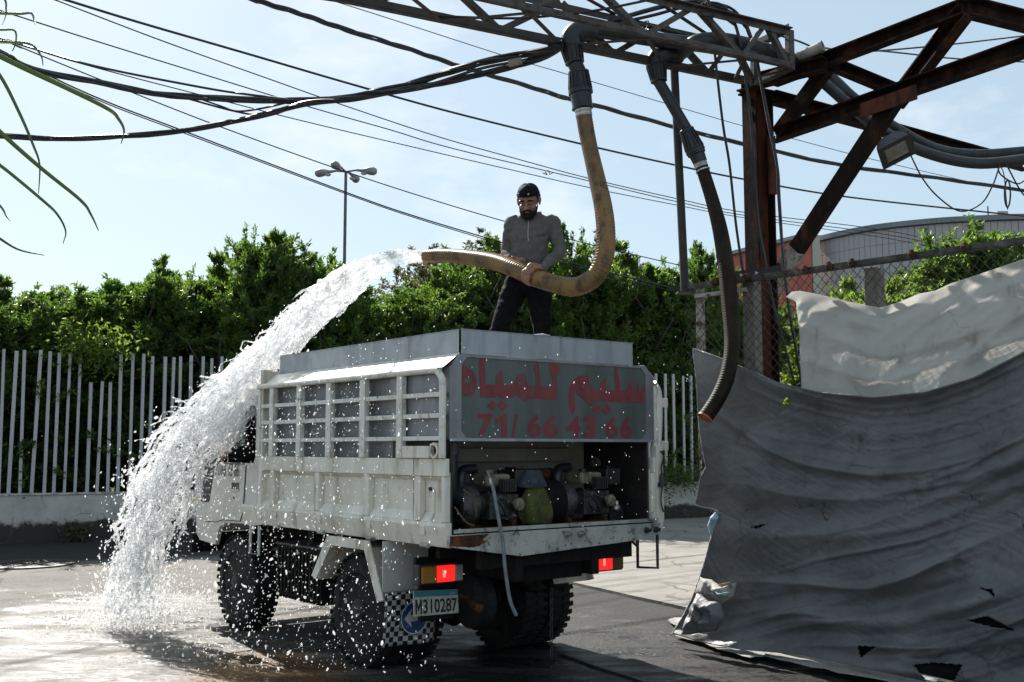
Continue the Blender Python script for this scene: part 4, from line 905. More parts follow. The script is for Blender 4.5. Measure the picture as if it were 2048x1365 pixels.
ragsheet('lining_rag', [fpx(x, y, .37) for x, y in ((1424,1180),(1440,1187),(1462,1184),(1456,1192),(1434,1194))], M['tarp_lining'], 'pale blue lining strip inside the torn flap', 'rag', .02, 5)
ragsheet('lining_rag', [fpx(x, y, .2) for x, y in ((1432,1022),(1440,1035),(1430,1055),(1420,1072),(1416,1050),(1422,1035))], M['tarp_lining'], 'pale blue lining corner at the left edge of the grey tarpaulin', 'rag', .02, 6)
M['board_wood'] = pm('board_wood', (.33,.2,.13), (.24,.14,.09), 8, rough=.8, streak=.3)
tag(MB().beam(fpx(1424,1178,.30), fpx(1462,1170,.33), .02, .045).build('board', M['board_wood'], None, bevel=.003), 'short brown board end poking through the torn flap', 'board')
gl = [atz(x, y, .03) for x, y in ((1385,1258),(1440,1262),(1500,1284),(1545,1298),(1545,1316),(1500,1322),(1440,1302),(1385,1284),(1352,1274))]
ragsheet('hem_strip', [(p[0], p[1], .05) for p in gl], M['tarp_pale'], 'folded hem strip painted sun-bright on the ground before the tarpaulin', 'rag', .02, 7)  # hem strips coloured paler than the sheet to stand for sunlight on them
gl = [atz(x, y, .03) for x, y in ((1540,1298),(1640,1306),(1760,1326),(1880,1358),(1870,1385),(1700,1358),(1600,1336),(1530,1320))]
ragsheet('hem_strip', [(p[0], p[1], .06) for p in gl], M['tarp_pale'], 'longer hem strip painted sun-bright toward the lower right corner', 'rag', .02, 8)
gl = [atz(x, y, .03) for x, y in ((1336,1243),(1350,1236),(1375,1238),(1372,1252),(1352,1254))]
ragsheet('rag', [(p[0], p[1], .04) for p in gl], M['tarp_pale'], 'small crumpled pale rag on the ground left of the tarpaulin', 'rag', .04, 9)
# ---------------------------------------------------------------- the water truck (local x across from its left side, y forward, z up)
YAW = radians(38.3); TO = Vector((-.43, 7.0, 0))
truck = empty('water_truck', TO, YAW); tag(truck, 'small white flatbed water truck with grey tank and red lettering', 'truck')
TU = np.array([-sin(YAW), cos(YAW), 0]); TV = np.array([cos(YAW), sin(YAW), 0]); TOa = np.array(TO)
def rear(px, py, u=0.):                                          # bearing -> (v, z) on the plane y=u of the truck
    r = ray(px, py); q = CAMP+r*(((TOa+TU*u-CAMP)@TU)/(r@TU))-TOa; return float(q@TV), float(q[2])
def side(px, py, v=0.):
    r = ray(px, py); q = CAMP+r*(((TOa+TV*v-CAMP)@TV)/(r@TV))-TOa; return float(q@TU), float(q[2])
def TW(v, u, z): return TOa+TU*u+TV*v+np.array([0, 0, z])        # truck to world
def part(b, name, mat, parent=None, smooth=None, bevel=0): return b.build(name, M[mat] if isinstance(mat, str) else mat, parent or truck, smooth, bevel)
# --- tank
tank = MB()
sec = [(.055,.98),(.055,2.125),(.115,2.222),(.121,2.222),(.121,2.10),(1.709,2.10),(1.709,2.222),(1.83,2.222),(1.915,2.125),(1.915,.98)]
tank.prism(sec, lambda a, b: (a, .74, b), lambda a, b: (a, 2.72, b)); tk = part(tank, 'tank', 'tank_grey')
head = MB(); sec2 = [(.03,1.655),(.03,2.13),(.115,2.222),(.121,2.222),(.121,2.10),(1.709,2.10),(1.709,2.222),(1.84,2.222),(1.918,2.13),(1.918,1.655)]
head.prism(sec2, lambda a, b: (a, .006, b), lambda a, b: (a, .739, b)); part(head, 'tank_overhang', 'frame_grey', bevel=.004)
fl_ = MB(); fl_.prism([(-.022,2.128),(.112,2.228),(.112,2.232),(-.022,2.133)], lambda a, b: (a, .01, b), lambda a, b: (a, 2.735, b)); part(fl_, 'tank_flange', 'white_paint')
fl_ = MB(); fl_.prism([(1.96,2.128),(1.84,2.228),(1.84,2.232),(1.96,2.133)], lambda a, b: (a, .01, b), lambda a, b: (a, 2.735, b)); part(fl_, 'tank_flange', 'white_paint')
for nm, bx in (('rim_plate', (.113,.119,.03,2.66)), ('rim_plate', (1.711,1.717,.006,2.66)), ):
    part(MB().box(bx[0], bx[1], bx[2], bx[3], 2.224, 2.386), nm, 'galv')
part(MB().box(.122,1.709,.0,.006,2.226,2.388), 'rim_plate', 'galv'); part(MB().box(.113,1.717,2.661,2.667,2.224,2.386), 'rim_plate', 'galv')
for b_ in ((.122,1.709,-.004,.012),): part(MB().box(b_[0],b_[1],b_[2],b_[3],2.3885,2.3935), 'rim_lip', 'galv')
part(MB().box(.108,.124,.03,2.66,2.3865,2.391), 'rim_lip', 'galv'); part(MB().box(1.706,1.722,.03,2.66,2.3865,2.391), 'rim_lip', 'galv')
part(MB().lathe((.9,1.9,2.101), (0,0,1), [(0,.3),(.05,.3),(.055,.33),(.07,.33),(.075,.3)], 28), 'hatch', 'tank_grey', None, 35)
# --- rear sign
def rp(a, b, y): return (a, y, b)
fo = [(.024,1.66),(.024,2.135),(.10,2.222),(1.845,2.222),(1.922,2.135),(1.922,1.66)]
c_ = .045; fi = [(.118+c_,1.668),(.118,1.668+c_),(.118,2.205-c_*1.1),(.118+c_,2.205),(1.84-c_,2.205),(1.84,2.205-c_*1.1),(1.84,1.668+c_),(1.84-c_,1.668)]
part(MB().sheet([fo, fi], lambda a, b: rp(a,b,-.006), lambda a, b: rp(a,b,.004)), 'sign_frame', 'frame_grey')
sp_o = part(MB().prism(fi, lambda a, b: rp(a,b,.001), lambda a, b: rp(a,b,.0055)), 'sign_panel', 'sign_panel')
part(MB().box(.024,1.922,-.018,-.0065,1.645,1.664), 'sign_frame_lip', 'galv', bevel=.003)
# lettering read off the sign: (a, b) are positions in the enlarged view of the photograph, mapped back on the panel plane
def sg(a, b): return rear(900+a*.21484, 690+b*.21494)
def letters(name, loops):
    L_ = [[sg(*p) for p in l] for l in loops]; return MB().sheet(L_, lambda a, b: rp(a,b,-.0015), lambda a, b: rp(a,b,.0008)).build(name, M['sign_red'], sp_o)
letters('letter', [[(110,205),(125,195),(165,212),(210,245),(240,290),(252,340),(245,400),(220,450),(185,475),(150,478),(122,458),(110,440)], [(130,322),(150,307),(180,305),(210,325),(185,345),(150,358),(132,345)]])
letters('word', [[(268,165),(280,135),(310,112),(326,120),(330,370),(425,372),(428,300),(440,275),(480,240),(490,270),(492,372),(585,375),(598,335),(625,295),(660,270),(690,265),(702,275),(715,350),(735,380),(795,385),(800,300),(780,220),(780,190),(815,145),(830,200),(845,390),(960,393),(955,320),(930,215),(932,180),(960,150),(1000,185),(1033,235),(990,285),(998,400),(995,480),(978,513),(735,500),(700,530),(605,455),(590,490),(500,497),(460,490),(440,460),(420,490),(285,488),(278,380),(270,220)], [(630,355),(660,340),(672,365),(648,372)]])
letters('word', [[(1290,285),(1250,278),(1190,295),(1140,335),(1115,400),(1103,470),(1112,570),(1140,660),(1165,600),(1163,540),(1155,480),(1160,425),(1172,418),(1178,460),(1300,555),(1335,525),(1400,522),(1412,500),(1430,530),(1800,537),(1808,450),(1812,360),(1800,380),(1785,430),(1765,435),(1757,350),(1735,400),(1725,430),(1700,432),(1690,335),(1660,370),(1650,430),(1585,430),(1575,330),(1560,235),(1548,197),(1525,240),(1530,320),(1540,420),(1455,418),(1450,300),(1405,350),(1400,415),(1320,415),(1310,395)], [(1225,385),(1250,365),(1258,410),(1240,405)]])
for q in ([(345,570),(395,515),(438,560),(400,612)], [(442,560),(480,512),(540,570),(490,615)], [(1325,600),(1370,555),(1406,595),(1375,645)], [(1412,600),(1460,552),(1500,605),(1450,650)]): letters('dot', [q])
def text_mesh(s_, bold=0.):
    c = bpy.data.curves.new('t', 'FONT'); c.body = s_; c.size = 1; c.offset = bold; c.extrude = 0; c.resolution_u = 4; c.fill_mode = 'FRONT'
    o = link('t', c); dg = bpy.context.evaluated_depsgraph_get(); dg.update()
    me = bpy.data.meshes.new_from_object(o.evaluated_get(dg), depsgraph=dg); bpy.data.objects.remove(o); bpy.data.curves.remove(c)
    v = [tuple(p.co) for p in me.vertices]; f = [tuple(p.vertices) for p in me.polygons]; bpy.data.meshes.remove(me)
    return v, f
def text_on(name, s_, c00, c10, c01, c11, fn, mat, parent, bold=.02):
    """glyphs fitted into a measured quad: c00 bottom left, c10 bottom right, c01 top left, c11 top right; fn maps a corner to the surface"""
    v, f = text_mesh(s_, bold); x0, x1 = min(p[0] for p in v), max(p[0] for p in v); y0, y1 = min(p[1] for p in v), max(p[1] for p in v)
    out = []
    for p in v:
        a, b = (p[0]-x0)/(x1-x0), (p[1]-y0)/(y1-y0)
        out.append(fn(*[c00[k]*(1-a)*(1-b)+c10[k]*a*(1-b)+c01[k]*(1-a)*b+c11[k]*a*b for k in (0, 1)]))
    return MB().add(out, f).build(name, mat, parent)
for s_, xa, xb, ta, tb in (('7',255,402,642,852), ('/',576,630,648,857), ('6',720,848,650,862), ('6',870,1002,653,864), ('4',1085,1212,660,866), ('3',1236,1358,664,868), ('6',1448,1564,668,870), ('6',1586,1696,670,872)):
    text_on('digit', s_, sg(xa,tb), sg(xb,tb), sg(xa,ta), sg(xb,ta), lambda a, b: rp(a,b,-.0012), M['sign_red'], sp_o, .035)
letters('digit', [[(424,697),(452,682),(487,642),(528,642),(528,857),(478,857),(478,712),(424,737)]])
# --- pump bay
part(MB().box(.10,1.84,.70,.738,1.0,1.654), 'bay_back', 'panel_beige')
part(MB().box(.11,1.62,.62,.699,1.50,1.60), 'bay_bar', 'panel_beige', bevel=.006)
part(MB().box(.056,.075,.03,.738,1.046,1.654), 'bay_side', 'dark_steel'); part(MB().box(1.875,1.893,.03,.738,1.046,1.654), 'bay_side', 'dark_steel')
part(MB().box(.056,1.894,-.02,2.72,.985,1.045), 'bed_floor', 'chassis')
part(MB().box(.05,1.93,-.03,-.0205,1.05,1.075), 'bay_sill', 'worn_white')
part(MB().tube(crspline([(.1,.10,1.65),(.1,.10,1.5),(.1,.10,1.40),(.13,.12,1.30),(.22,.16,1.27),(.3,.2,1.27)], 5), .055, 14), 'suction_pipe', 'pvc_dark', None, 50)
part(MB().lathe((.1,.10,1.56), (0,0,1), [(0,.062),(.085,.062)], 16), 'pipe_collar', 'engine_grey', None, 40)
def pump(x, y, flip):
    e = empty('pump', (x, y, 1.046), 0, truck); e.scale = (.9, .9, .86)
    MB().lathe((-.16,0,.2), (1,0,0), [(-.10,.0),(-.10,.13),(-.04,.165),(.03,.17),(.06,.13),(.1,.09),(.16,.08)], 22).build('volute', M['engine_grey'], e, 35)
    MB().tube(crspline([(-.2,0,.34),(-.2,0,.42),(-.15,.03,.47),(-.03,.05,.48)], 5), .04, 12).build('outlet', M['pvc_dark'], e, 50)
    b = MB(); b.box(-.02,.26,-.13,.13,.08,.28); b.lathe((.12,-.15,.2), (0,1,0), [(0,.09),(.02,.1),(.26,.1)], 18); b.build('crankcase', M['engine_grey'], e, 35, .008)
    b = MB(); b.box(-.03,.2,-.11,.12,.34,.44); b.build('fuel_tank', M['engine_cream'], e, bevel=.022)
    MB().lathe((.08,0,.44), (0,0,1), [(0,.035),(.025,.035),(.03,.02)], 14).build('fuel_cap', M['black_plastic'], e, 40)
    b = MB(); b.box(.22,.38,-.14,.1,.33,.47); b.box(.26,.34,-.1,.06,.471,.49); b.build('air_filter', M['black_plastic'], e, bevel=.018)
    b = MB(); b.box(.06,.19,-.19,-.135,.3,.4)
    for k in range(5): b.box(.07+k*.024,.082+k*.024,-.2,-.191,.31,.39)
    b.build('muffler', M['dark_steel'], e)
    b = MB(); b.lathe((.2,-.2,.2), (.2,-1,.1), [(-.04,.035),(.0,.052),(.02,.052),(.035,.035),(.04,0)], 10); b.build('starter_cover', M['engine_cream'], e, 30)
    MB().lathe((.3,-.17,.1), (0,0,1), [(0,.02),(.02,.035),(.05,.035),(.06,.022),(.09,.02)], 12).build('filter_bowl', M['steel_bright'], e, 30)
    b = MB(); b.box(-.22,.3,-.16,-.13,0,.03); b.box(-.22,.3,.13,.16,0,.03); b.box(-.2,-.16,-.13,.13,.0,.06); b.box(.2,.24,-.13,.13,0,.08); b.build('skid', M['rust'], e)
    for k in range(3):
        MB().tube(crspline([(-.05+k*.1,-.14,.3-.05*k),(.02+k*.1,-.2,.22),(.1+k*.08,-.18,.1+.04*k)], 5), .008, 5).build('fuel_line', M['cable'], e, 50)
    return e
pump(.44, .20, 0); pump(1.34, .24, 0)
part(MB().lathe((.80,.26,1.21), (1,0,0), [(0,.0),(0,.15),(.04,.165),(.34,.165),(.36,.14),(.42,.12)], 22), 'pressure_drum', 'chassis', None, 35)
part(MB().tube([(.72,.34,1.40),(1.2,.36,1.41)], .045, 12), 'manifold_pipe', 'rust', None, 50)
part(MB().lathe((1.66,.45,1.48), (0,-1,0), [(0,.03),(.05,.03),(.06,.05),(.09,.05)], 14), 'pressure_gauge', 'engine_grey', None, 40)
part(MB().tube([(1.66,.45,1.45),(1.66,.46,1.2)], .012, 6), 'gauge_pipe', 'dark_steel', None, 50)
part(MB().tube(crspline([(.07,-.0,1.22),(.16,.0,1.12),(.24,.02,1.09)], 5), .006, 5), 'loose_wire', 'wire_tan')
part(MB().tube(crspline([(.14,.0,1.33),(.22,.0,1.27),(.25,.01,1.19),(.26,.02,1.15)], 5), .006, 5), 'loose_wire', 'wire_tan')
part(MB().lathe((1.72,.2,1.1), (0,1,0), [(0,.05),(.0,.075),(.2,.08),(.22,.05)], 16), 'water_filter', 'pvc_dark', None, 40)
# --- tail beam
tb_ = [(.004,.965),(.01,1.04),(1.95,1.04),(1.95,.96),(1.80,.925),(.60,.872)]
bo_ = MB(); bo_.prism(tb_, lambda a, b: (a, -.035, b), lambda a, b: (a, -.0, b)); tbm = part(bo_, 'tail_beam', 'worn_white', None, None, .004)
part(MB().prism([(.012,.972),(.012,1.034),(.33,1.036),(.27,1.0),(.31,.985),(.25,.965),(.2,.955)], lambda a, b: (a, -.037, b), lambda a, b: (a, -.0352, b)), 'rust_patch', 'rust', tbm)
for x in (1.0, 1.13, 1.79, 1.89): part(MB().lathe((x,-.035,1.0 if x < 1.5 else .992), (.35,-1,0), [(0,.022),(.022,.022),(.023,.013),(.045,.013),(.046,0)], 10), 'bolt', 'dark_steel' if x > 1.5 else 'steel_bright', tbm, 30)
# --- side panels and rails
def side_panel(x, sgn):
    """drop side: face is at x, outward is sgn*-x"""
    o = lambda d: x+sgn*d
    e = empty('side_panel', (0, 0, 0), 0, truck)
    y0, y1 = .0, 2.80
    def bx(name, a0, a1, z0, z1, d0, d1, mat='white_paint', bev=.005):
        xs_ = sorted((o(d0), o(d1))); return MB().box(xs_[0], xs_[1], a0, a1, z0, z1).build(name, M[mat], e, bevel=bev)
    bx('back_sheet', y0+.02, y1-.02, 1.10, 1.44, .046, .052)
    bx('upper_band', y0, y1, 1.415, 1.532, -.004, .03)
    st_ = MB(); st_.prism([(0,1.1155),(-.004,1.09),(.03,.955),(.05,.955),(.05,1.1155)], lambda a, b: (o(a), y0, b), lambda a, b: (o(a), y1+.32*(sgn > 0), b)); st_.build('lower_skirt', M['white_paint'], e, bevel=.004)
    for a0, a1 in ((.012,.05),(.30,.36),(.97,1.04),(1.72,1.79),(2.50,2.58),(2.76,2.795)):
        bx('rib', a0, a1, 1.118, 1.414, -.002, .045)
    for a0, a1 in ((.052,.298),(.362,.968),(1.042,1.718),(1.792,2.498),(2.582,2.758)):
        w_ = MB(); w_.prism([(.002,1.1165),(.045,1.1165),(.045,1.178)], lambda a, b: (o(a), a0+.002, b), lambda a, b: (o(a), a1-.002, b)); w_.build('ledge', M['white_paint'], e)
        w_ = MB(); w_.prism([(0,1.4135),(.045,1.4135),(.045,1.385)], lambda a, b: (o(a), a0+.002, b), lambda a, b: (o(a), a1-.002, b)); w_.build('lip', M['white_paint'], e)
    for a0 in (.22,.92,1.66,2.42):
        MB().lathe((o(.018), a0, .957), (0,1,0), [(0,.016),(.09,.016)], 10).build('hinge', M['worn_white'], e, 40)
        MB().box(min(o(.002),o(-.006)), max(o(.002),o(-.006)), a0+.02, a0+.07, 1.03, 1.09).build('hinge_strap', M['white_paint'], e, bevel=.002)
    return e
sp1 = side_panel(0, 1); sp2 = side_panel(1.95, -1)
lt = MB(); lt.prism([(.10,1.33),(.14,1.345),(.155,1.31),(.125,1.25),(.125,1.19),(.15,1.14),(.13,1.125),(.095,1.18),(.095,1.27)], lambda a, b: (-.03, a, b), lambda a, b: (-.008, a, b)); lt.build('latch', M['white_paint'], sp1, bevel=.004)
MB().lathe((-.03,.125,1.335), (-1,0,0), [(0,.014),(.012,.014),(.013,0)], 10).build('latch_bolt', M['dark_steel'], sp1)
MB().box(-.0065,-.0045,.372,.376,1.12,1.53).build('panel_joint', M['chassis'], sp1)
# rails: bent tube frame, uprights, horizontal slats
def rails(x, sgn):
    e = empty('side_rail', (0, 0, 0), 0, truck)
    o = lambda d: x+sgn*d
    pth = [(o(-.012),.025,1.20 if sgn < 0 else 1.535),(o(-.012),.025,1.75),(o(-.012),.025,2.0),(o(-.012),.04,2.065),(o(-.012),.085,2.105),(o(-.012),.15,2.118),(o(-.012),1.0,2.12),(o(-.012),2.0,2.122),(o(-.012),2.80,2.124)]
    MB().tube(pth if False else crspline(pth, 5), .024, 12).build('top_tube', M['rail_paint'], e, 50)
    ups = [(.51,.58),(1.01,1.085),(1.52,1.595),(2.015,2.085),(2.505,2.58),(2.755,2.795)]
    for a0, a1 in ups:
        xs_ = sorted((o(-.022), o(.02))); MB().box(xs_[0], xs_[1], a0, a1, 1.5325, 2.10).build('upright', M['rail_paint'], e, bevel=.004)
    for zc, hh in ((1.955,.032),(1.815,.032),(1.665,.03)):
        segs = [(.045,.509),(.581,1.009),(1.086,1.519),(1.596,2.014),(2.086,2.504),(2.581,2.754)]
        for a0, a1 in segs:
            xs_ = sorted((o(-.014), o(.012))); MB().box(xs_[0], xs_[1], a0+.001, a1-.001, zc-hh/2, zc+hh/2).build('slat', M['rail_paint'], e, bevel=.004)
    return e
rl1 = rails(0, 1); rl2 = rails(1.95, -1)
b = MB(); b.box(-.024,.016,.155,.50,1.534,1.615); b.build('rail_block', M['white_paint'], rl1, bevel=.004)
b = MB(); b.lathe((-.03,.105,1.585), (1,0,0), [(0,.036),(0,.052),(.05,.052),(.05,.036),(0,.036)], 24); b.build('lamp_ring', M['white_paint'], rl1, 35)
MB().lathe((.0,.105,1.585), (1,0,0), [(0,.0),(.0,.035),(.018,.035)], 20).build('ring_back', M['chassis'], rl1)
MB().box(-.02,.015,.012,.05,1.5335,1.82).build('end_post', M['rust'], rl1, bevel=.003)
# right-hand tail post seen from behind, with its cable and plug
part(MB().prism([(1.935,.96),(1.935,1.62),(2.0,1.62),(2.01,1.08),(1.985,.97)], lambda a, b: (a, -.02, b), lambda a, b: (a, .05, b)), 'tail_post', 'white_paint', None, None, .005)
part(MB().tube(crspline([(1.99,.03,1.5),(2.02,.03,1.8),(2.02,.03,2.0),(2.0,.03,2.06),(1.96,.03,2.10)], 6), .026, 12), 'tail_tube', 'rail_paint', None, 50)
for zc in (1.62, 1.95): part(MB().box(2.02,2.09,.0,.04,zc-.035,zc+.035), 'tail_lug', 'white_paint', None, None, .004)
pg = part(MB().tube(crspline([(1.97,-.03,1.58),(1.99,-.04,1.54),(1.96,-.045,1.46),(1.965,-.045,1.40)], 6), .007, 6), 'trailer_lead', 'cable')
part(MB().lathe((1.965,-.045,1.41), (0,0,-1), [(0,.012),(.02,.02),(.06,.02),(.075,.035),(.1,.035),(.105,.0)], 12), 'plug', 'black_plastic', pg, 35)
part(MB().tube(crspline([(1.965,-.045,1.31),(1.955,-.04,1.2),(1.985,-.035,1.12)], 5), .006, 5), 'lead_tail', 'cable', pg)
part(MB().tube([(1.74,.0,.95),(1.74,-.0,.72),(1.95,.0,.70),(1.95,.0,.95)], .012, 8), 'step_loop', 'dark_steel', None, 50)
part(MB().tube([(1.66,.0,.93),(1.74,.0,.87)], .009, 6), 'step_stay', 'dark_steel')
# --- cab
y0 = 2.80; pr_ = [(y0,.95),(3.02,.93),(3.06,.945),(3.54,.93),(3.66,.88),(3.74,.72),(4.10,.74),(4.20,.80),(4.22,1.30),(4.08,1.95),(3.95,2.07),(3.6,2.12),(2.86,2.12),(2.80,2.08)]
cab = MB()
wl = [(2.93,1.53),(2.93,1.93),(2.97,1.97),(3.72,1.97),(3.78,1.93),(4.03,1.50),(3.99,1.47),(2.97,1.47)]
def shell(x, d):
    return MB().sheet([pr_, wl], lambda a, b: (x, a, b), lambda a, b: (x+d, a, b))
cabe = empty('cab', (0, 0, 0), 0, truck)
shell(.03, .035).build('side', M['cab_paint'], cabe); shell(1.865, .035).build('side', M['cab_paint'], cabe)
def strip(name, pts, mat, x0=.066, x1=1.864, th=.025):
    for (a, b), (c, d) in zip(pts, pts[1:]):
        MB().beam((.965, a, b), (.965, c, d), x1-x0, th, up=(1, 0, 0)) if False else None
        dy, dz = c-a, d-b; L_ = sqrt(dy*dy+dz*dz); ny, nz_ = -dz/L_*th, dy/L_*th
        MB().add([(x0,a,b),(x1,a,b),(x1,c,d),(x0,c,d),(x0,a+ny,b+nz_),(x1,a+ny,b+nz_),(x1,c+ny,d+nz_),(x0,c+ny,d+nz_)], [(3,2,1,0),(4,5,6,7),(0,1,5,4),(1,2,6,5),(2,3,7,6),(3,0,4,7)]).build(name, M[mat], cabe)
strip('roof', [(4.06,1.96),(3.95,2.055),(3.6,2.105),(2.86,2.105),(2.81,2.07)], 'cab_paint', th=.02)
strip('front_panel', [(4.18,.82),(4.20,1.30)], 'cab_paint'); strip('windscreen', [(4.19,1.31),(4.07,1.94)], 'glass_dark', th=.008)
strip('rear_wall', [(2.82,2.05),(2.82,.97)], 'cab_paint'); strip('cab_floor', [(2.85,1.0),(3.52,1.0)], 'chassis'); strip('bumper', [(4.24,.62),(4.24,.80)], 'chassis', -.01, 1.96, .06)
# door: outline groove, window frame, glass, handle, number
dr = empty('door', (0, 0, 0), 0, truck)
dpl = [(3.06,.955),(3.18,.975),(3.12,1.30),(3.10,1.46),(3.955,1.46),(3.96,.90),(3.72,.87),(3.58,.945),(3.30,.965)]
dpl = [(3.20,.962),(3.15,1.05),(3.12,1.30),(3.11,1.46),(3.955,1.46),(3.96,.92),(3.70,.93),(3.58,.955)]
MB().prism(dpl, lambda a, b: (.0225, a, b), lambda a, b: (.0295, a, b)).build('door_skin', M['cab_paint'], dr)
gr = MB()
for (a, b), (c, d) in zip(dpl, dpl[1:]+dpl[:1]): gr.tube([(.026,a,b),(.026,c,d)], .005, 5)
gr.build('door_gap', M['chassis'], dr)
wf = MB(); wi = [(2.95+.17,1.545),(3.12,1.92),(3.15,1.95),(3.70,1.95),(3.76,1.91),(3.98,1.53),(3.95,1.515),(3.15,1.515)]
MB().tube([(.03,a,b) for a, b in wi], .011, 6, closed=True).build('window_seal', M['rubber'], dr, 50)
gm, gn, gp_, go = nodes_of('window_glass'); gp_.inputs['Base Color'].default_value = (.55,.68,.62,1); gp_.inputs['Roughness'].default_value = .03; gp_.inputs['Transmission Weight'].default_value = .9; gp_.inputs['IOR'].default_value = 1.2
M['window_glass'] = gm
MB().prism([(3.13,1.66),(3.13,1.91),(3.155,1.94),(3.40,1.94),(3.40,1.58)], lambda a, b: (.040, a, b), lambda a, b: (.044, a, b)).build('glass', gm, dr)
MB().prism([(3.42,1.53),(3.42,1.94),(3.70,1.94),(3.75,1.90),(3.96,1.53)], lambda a, b: (.040, a, b), lambda a, b: (.044, a, b)).build('glass', gm, dr)
MB().box(.034,.05,3.40,3.425,1.52,1.945).build('window_bar', M['rubber'], dr)
hx = side(459, 980); hx2 = side(474, 966); hy0, hy1 = sorted((hx[0], hx2[0])); hz0, hz1 = sorted((hx[1], hx2[1]))
MB().box(.017,.022,hy0,hy1,hz0,hz1).build('door_handle', M['black_plastic'], dr, bevel=.002); MB().box(.010,.0165,hy0,hy1,hz0-.012,hz0+.008).build('handle_bar', M['cab_paint'], dr)
MB().lathe((.0215,hy1-.05,hz0-.07), (-1,0,0), [(0,.012),(.004,.012),(.005,0)], 10).build('lock', M['dark_steel'], dr)
def ds(px, py): u_, z_ = side(px, py, .02); return u_, z_
text_on('door_number', '71/66 43 66', ds(430,952), ds(477,954), ds(432,927), ds(479,927), lambda a, b: (.019, a, b), M['ink'], dr, .0)
va = [ds(402,1004), ds(418,1005), ds(432,918), ds(412,918)]; MB().prism(va, lambda a, b: (.016, a, b), lambda a, b: (.0225, a, b)).build('corner_vent', M['black_plastic'], cabe, bevel=.003)
ml = ds(385,1006); MB().box(-.002,.06,ml[0]-.05,ml[0]+.05,ml[1]-.05,ml[1]+.05).build('corner_lamp', pm('corner_lamp', (.55,.45,.2), (.5,.48,.4), 20, rough=.25), cabe, bevel=.012)
MB().lathe((-.22,4.05,1.66), (.5,-1,0), [(-.05,0),(-.045,.06),(-.01,.085),(0,.085),(.005,.07)], 18).build('mirror', M['black_plastic'], cabe, 35)
MB().tube([(.04,4.03,1.52),(-.2,4.08,1.58),(-.22,4.08,1.66)], .012, 6).build('mirror_arm', M['black_plastic'], cabe, 50)
MB().prism([(-.17,1.68),(-.17,1.98),(-.04,1.98),(-.04,1.68)], lambda a, b: (a, 4.0, b), lambda a, b: (a, 4.05, b)).build('mirror', M['black_plastic'], cabe, bevel=.015)
for sx in (.25, 1.25): 
    b = MB(); b.box(sx, sx+.45, 3.0, 3.45, 1.05, 1.25); b.box(sx, sx+.45, 2.92, 3.02, 1.2, 1.85); b.build('seat', M['cloth_dark'], cabe, bevel=.04)
MB().tube([(.42+.19*cos(k*pi/10), 3.72+.08*sin(k*pi/10), 1.42+.17*sin(k*pi/10)) for k in range(20)], .014, 6, closed=True).build('steering_wheel', M['black_plastic'], cabe, 50)
hb_ = MB(); hb_.box(-.005,.085,2.735,2.795,1.0,2.27); hb_.box(1.865,1.955,2.735,2.795,1.0,2.27); hb_.box(.086,1.864,2.745,2.785,2.12,2.26); part(hb_, 'headboard', 'white_paint', None, None, .006)
# --- chassis, wheels, guards, lamps, plate
for x in (.58, 1.28): part(MB().box(x, x+.07, -.0, 4.1, .70, .86), 'chassis_rail', 'chassis', None, None, .006)
part(MB().box(.66,1.27,.1,.2,.68,.86), 'cross_member', 'chassis'); part(MB().box(.15,1.85,.28,.33,.86,.983), 'cross_member', 'chassis'); part(MB().box(.05,1.9,1.9,1.97,.86,.983), 'cross_member', 'chassis')
part(MB().box(.3,1.7,.02,.08,.80,.955), 'cross_member', 'chassis')
def make_wheel(r=.415, w=.235):
    e = empty('wheel', (0, 0, 0), 0, truck)
    b = MB(); b.lathe((-w/2,0,0), (1,0,0), [(.02,r*.60),(.0,r*.66),(.0,r*.80),(.018,r*.93),(.03,r*.965),(w-.03,r*.965),(w-.018,r*.93),(w,r*.80),(w,r*.66),(w-.02,r*.60)], 48)
    for k in range(38):
        th = 2*pi*k/38
        for sgn in (-1, 1):
            t2 = th+(pi/38 if sgn > 0 else 0); c = Vector((sgn*w*.27, cos(t2)*r*.972, sin(t2)*r*.972)); n_ = Vector((0, cos(t2), sin(t2))); tg = Vector((0, -sin(t2), cos(t2)))
            b.beam(c-Vector((w*.22,0,0))-tg*.012*sgn, c+Vector((w*.22,0,0))+tg*.012*sgn, .036, .017, up=n_)
    b.build('tyre', M['rubber'], e, 35)
    b = MB(); b.lathe((-w/2+.012,0,0), (1,0,0), [(.012,r*.60),(.0,r*.585),(.012,r*.55),(.05,r*.52),(.09,r*.50),(.085,r*.34),(.05,r*.22),(.0,r*.20),(-.02,r*.15),(-.025,.0)], 32)
    b.lathe((w/2-.012,0,0), (-1,0,0), [(.012,r*.60),(.0,r*.585),(.05,r*.5),(.1,r*.48),(.1,0)], 24); b.build('rim', M['dark_steel'], e, 35)
    for k in range(6):
        th = 2*pi*k/6; MB().lathe((-w/2+.085,cos(th)*r*.28,sin(th)*r*.28), (-1,0,0), [(0,.016),(.03,.016),(.031,0)], 6).build('wheel_nut', M['dark_steel'], e)
    return e
w0 = make_wheel(); w0.location = (.19, 1.24, .415)
def clone_tree(o, parent):
    c = o.copy(); COL.objects.link(c); c.parent = parent
    for ch in list(o.children): clone_tree(ch, c)
    return c
for x, y in ((1.72,1.24),(.19,3.38),(1.72,3.38)):
    c = clone_tree(w0, truck); c.location = (x, y, .415)
    if x > 1: c.rotation_euler = (0, 0, pi)
for x in (.46, 1.45):
    c = clone_tree(w0, truck); c.location = (x, 1.24, .415)
part(MB().tube([(.3,1.24,.415),(1.6,1.24,.415)], .07, 12), 'rear_axle', 'chassis', None, 50)
part(MB().lathe((.78,1.24,.415), (1,0,0), [(0,.06),(.06,.16),(.15,.2),(.24,.16),(.3,.06)], 20), 'differential', 'chassis', None, 40)
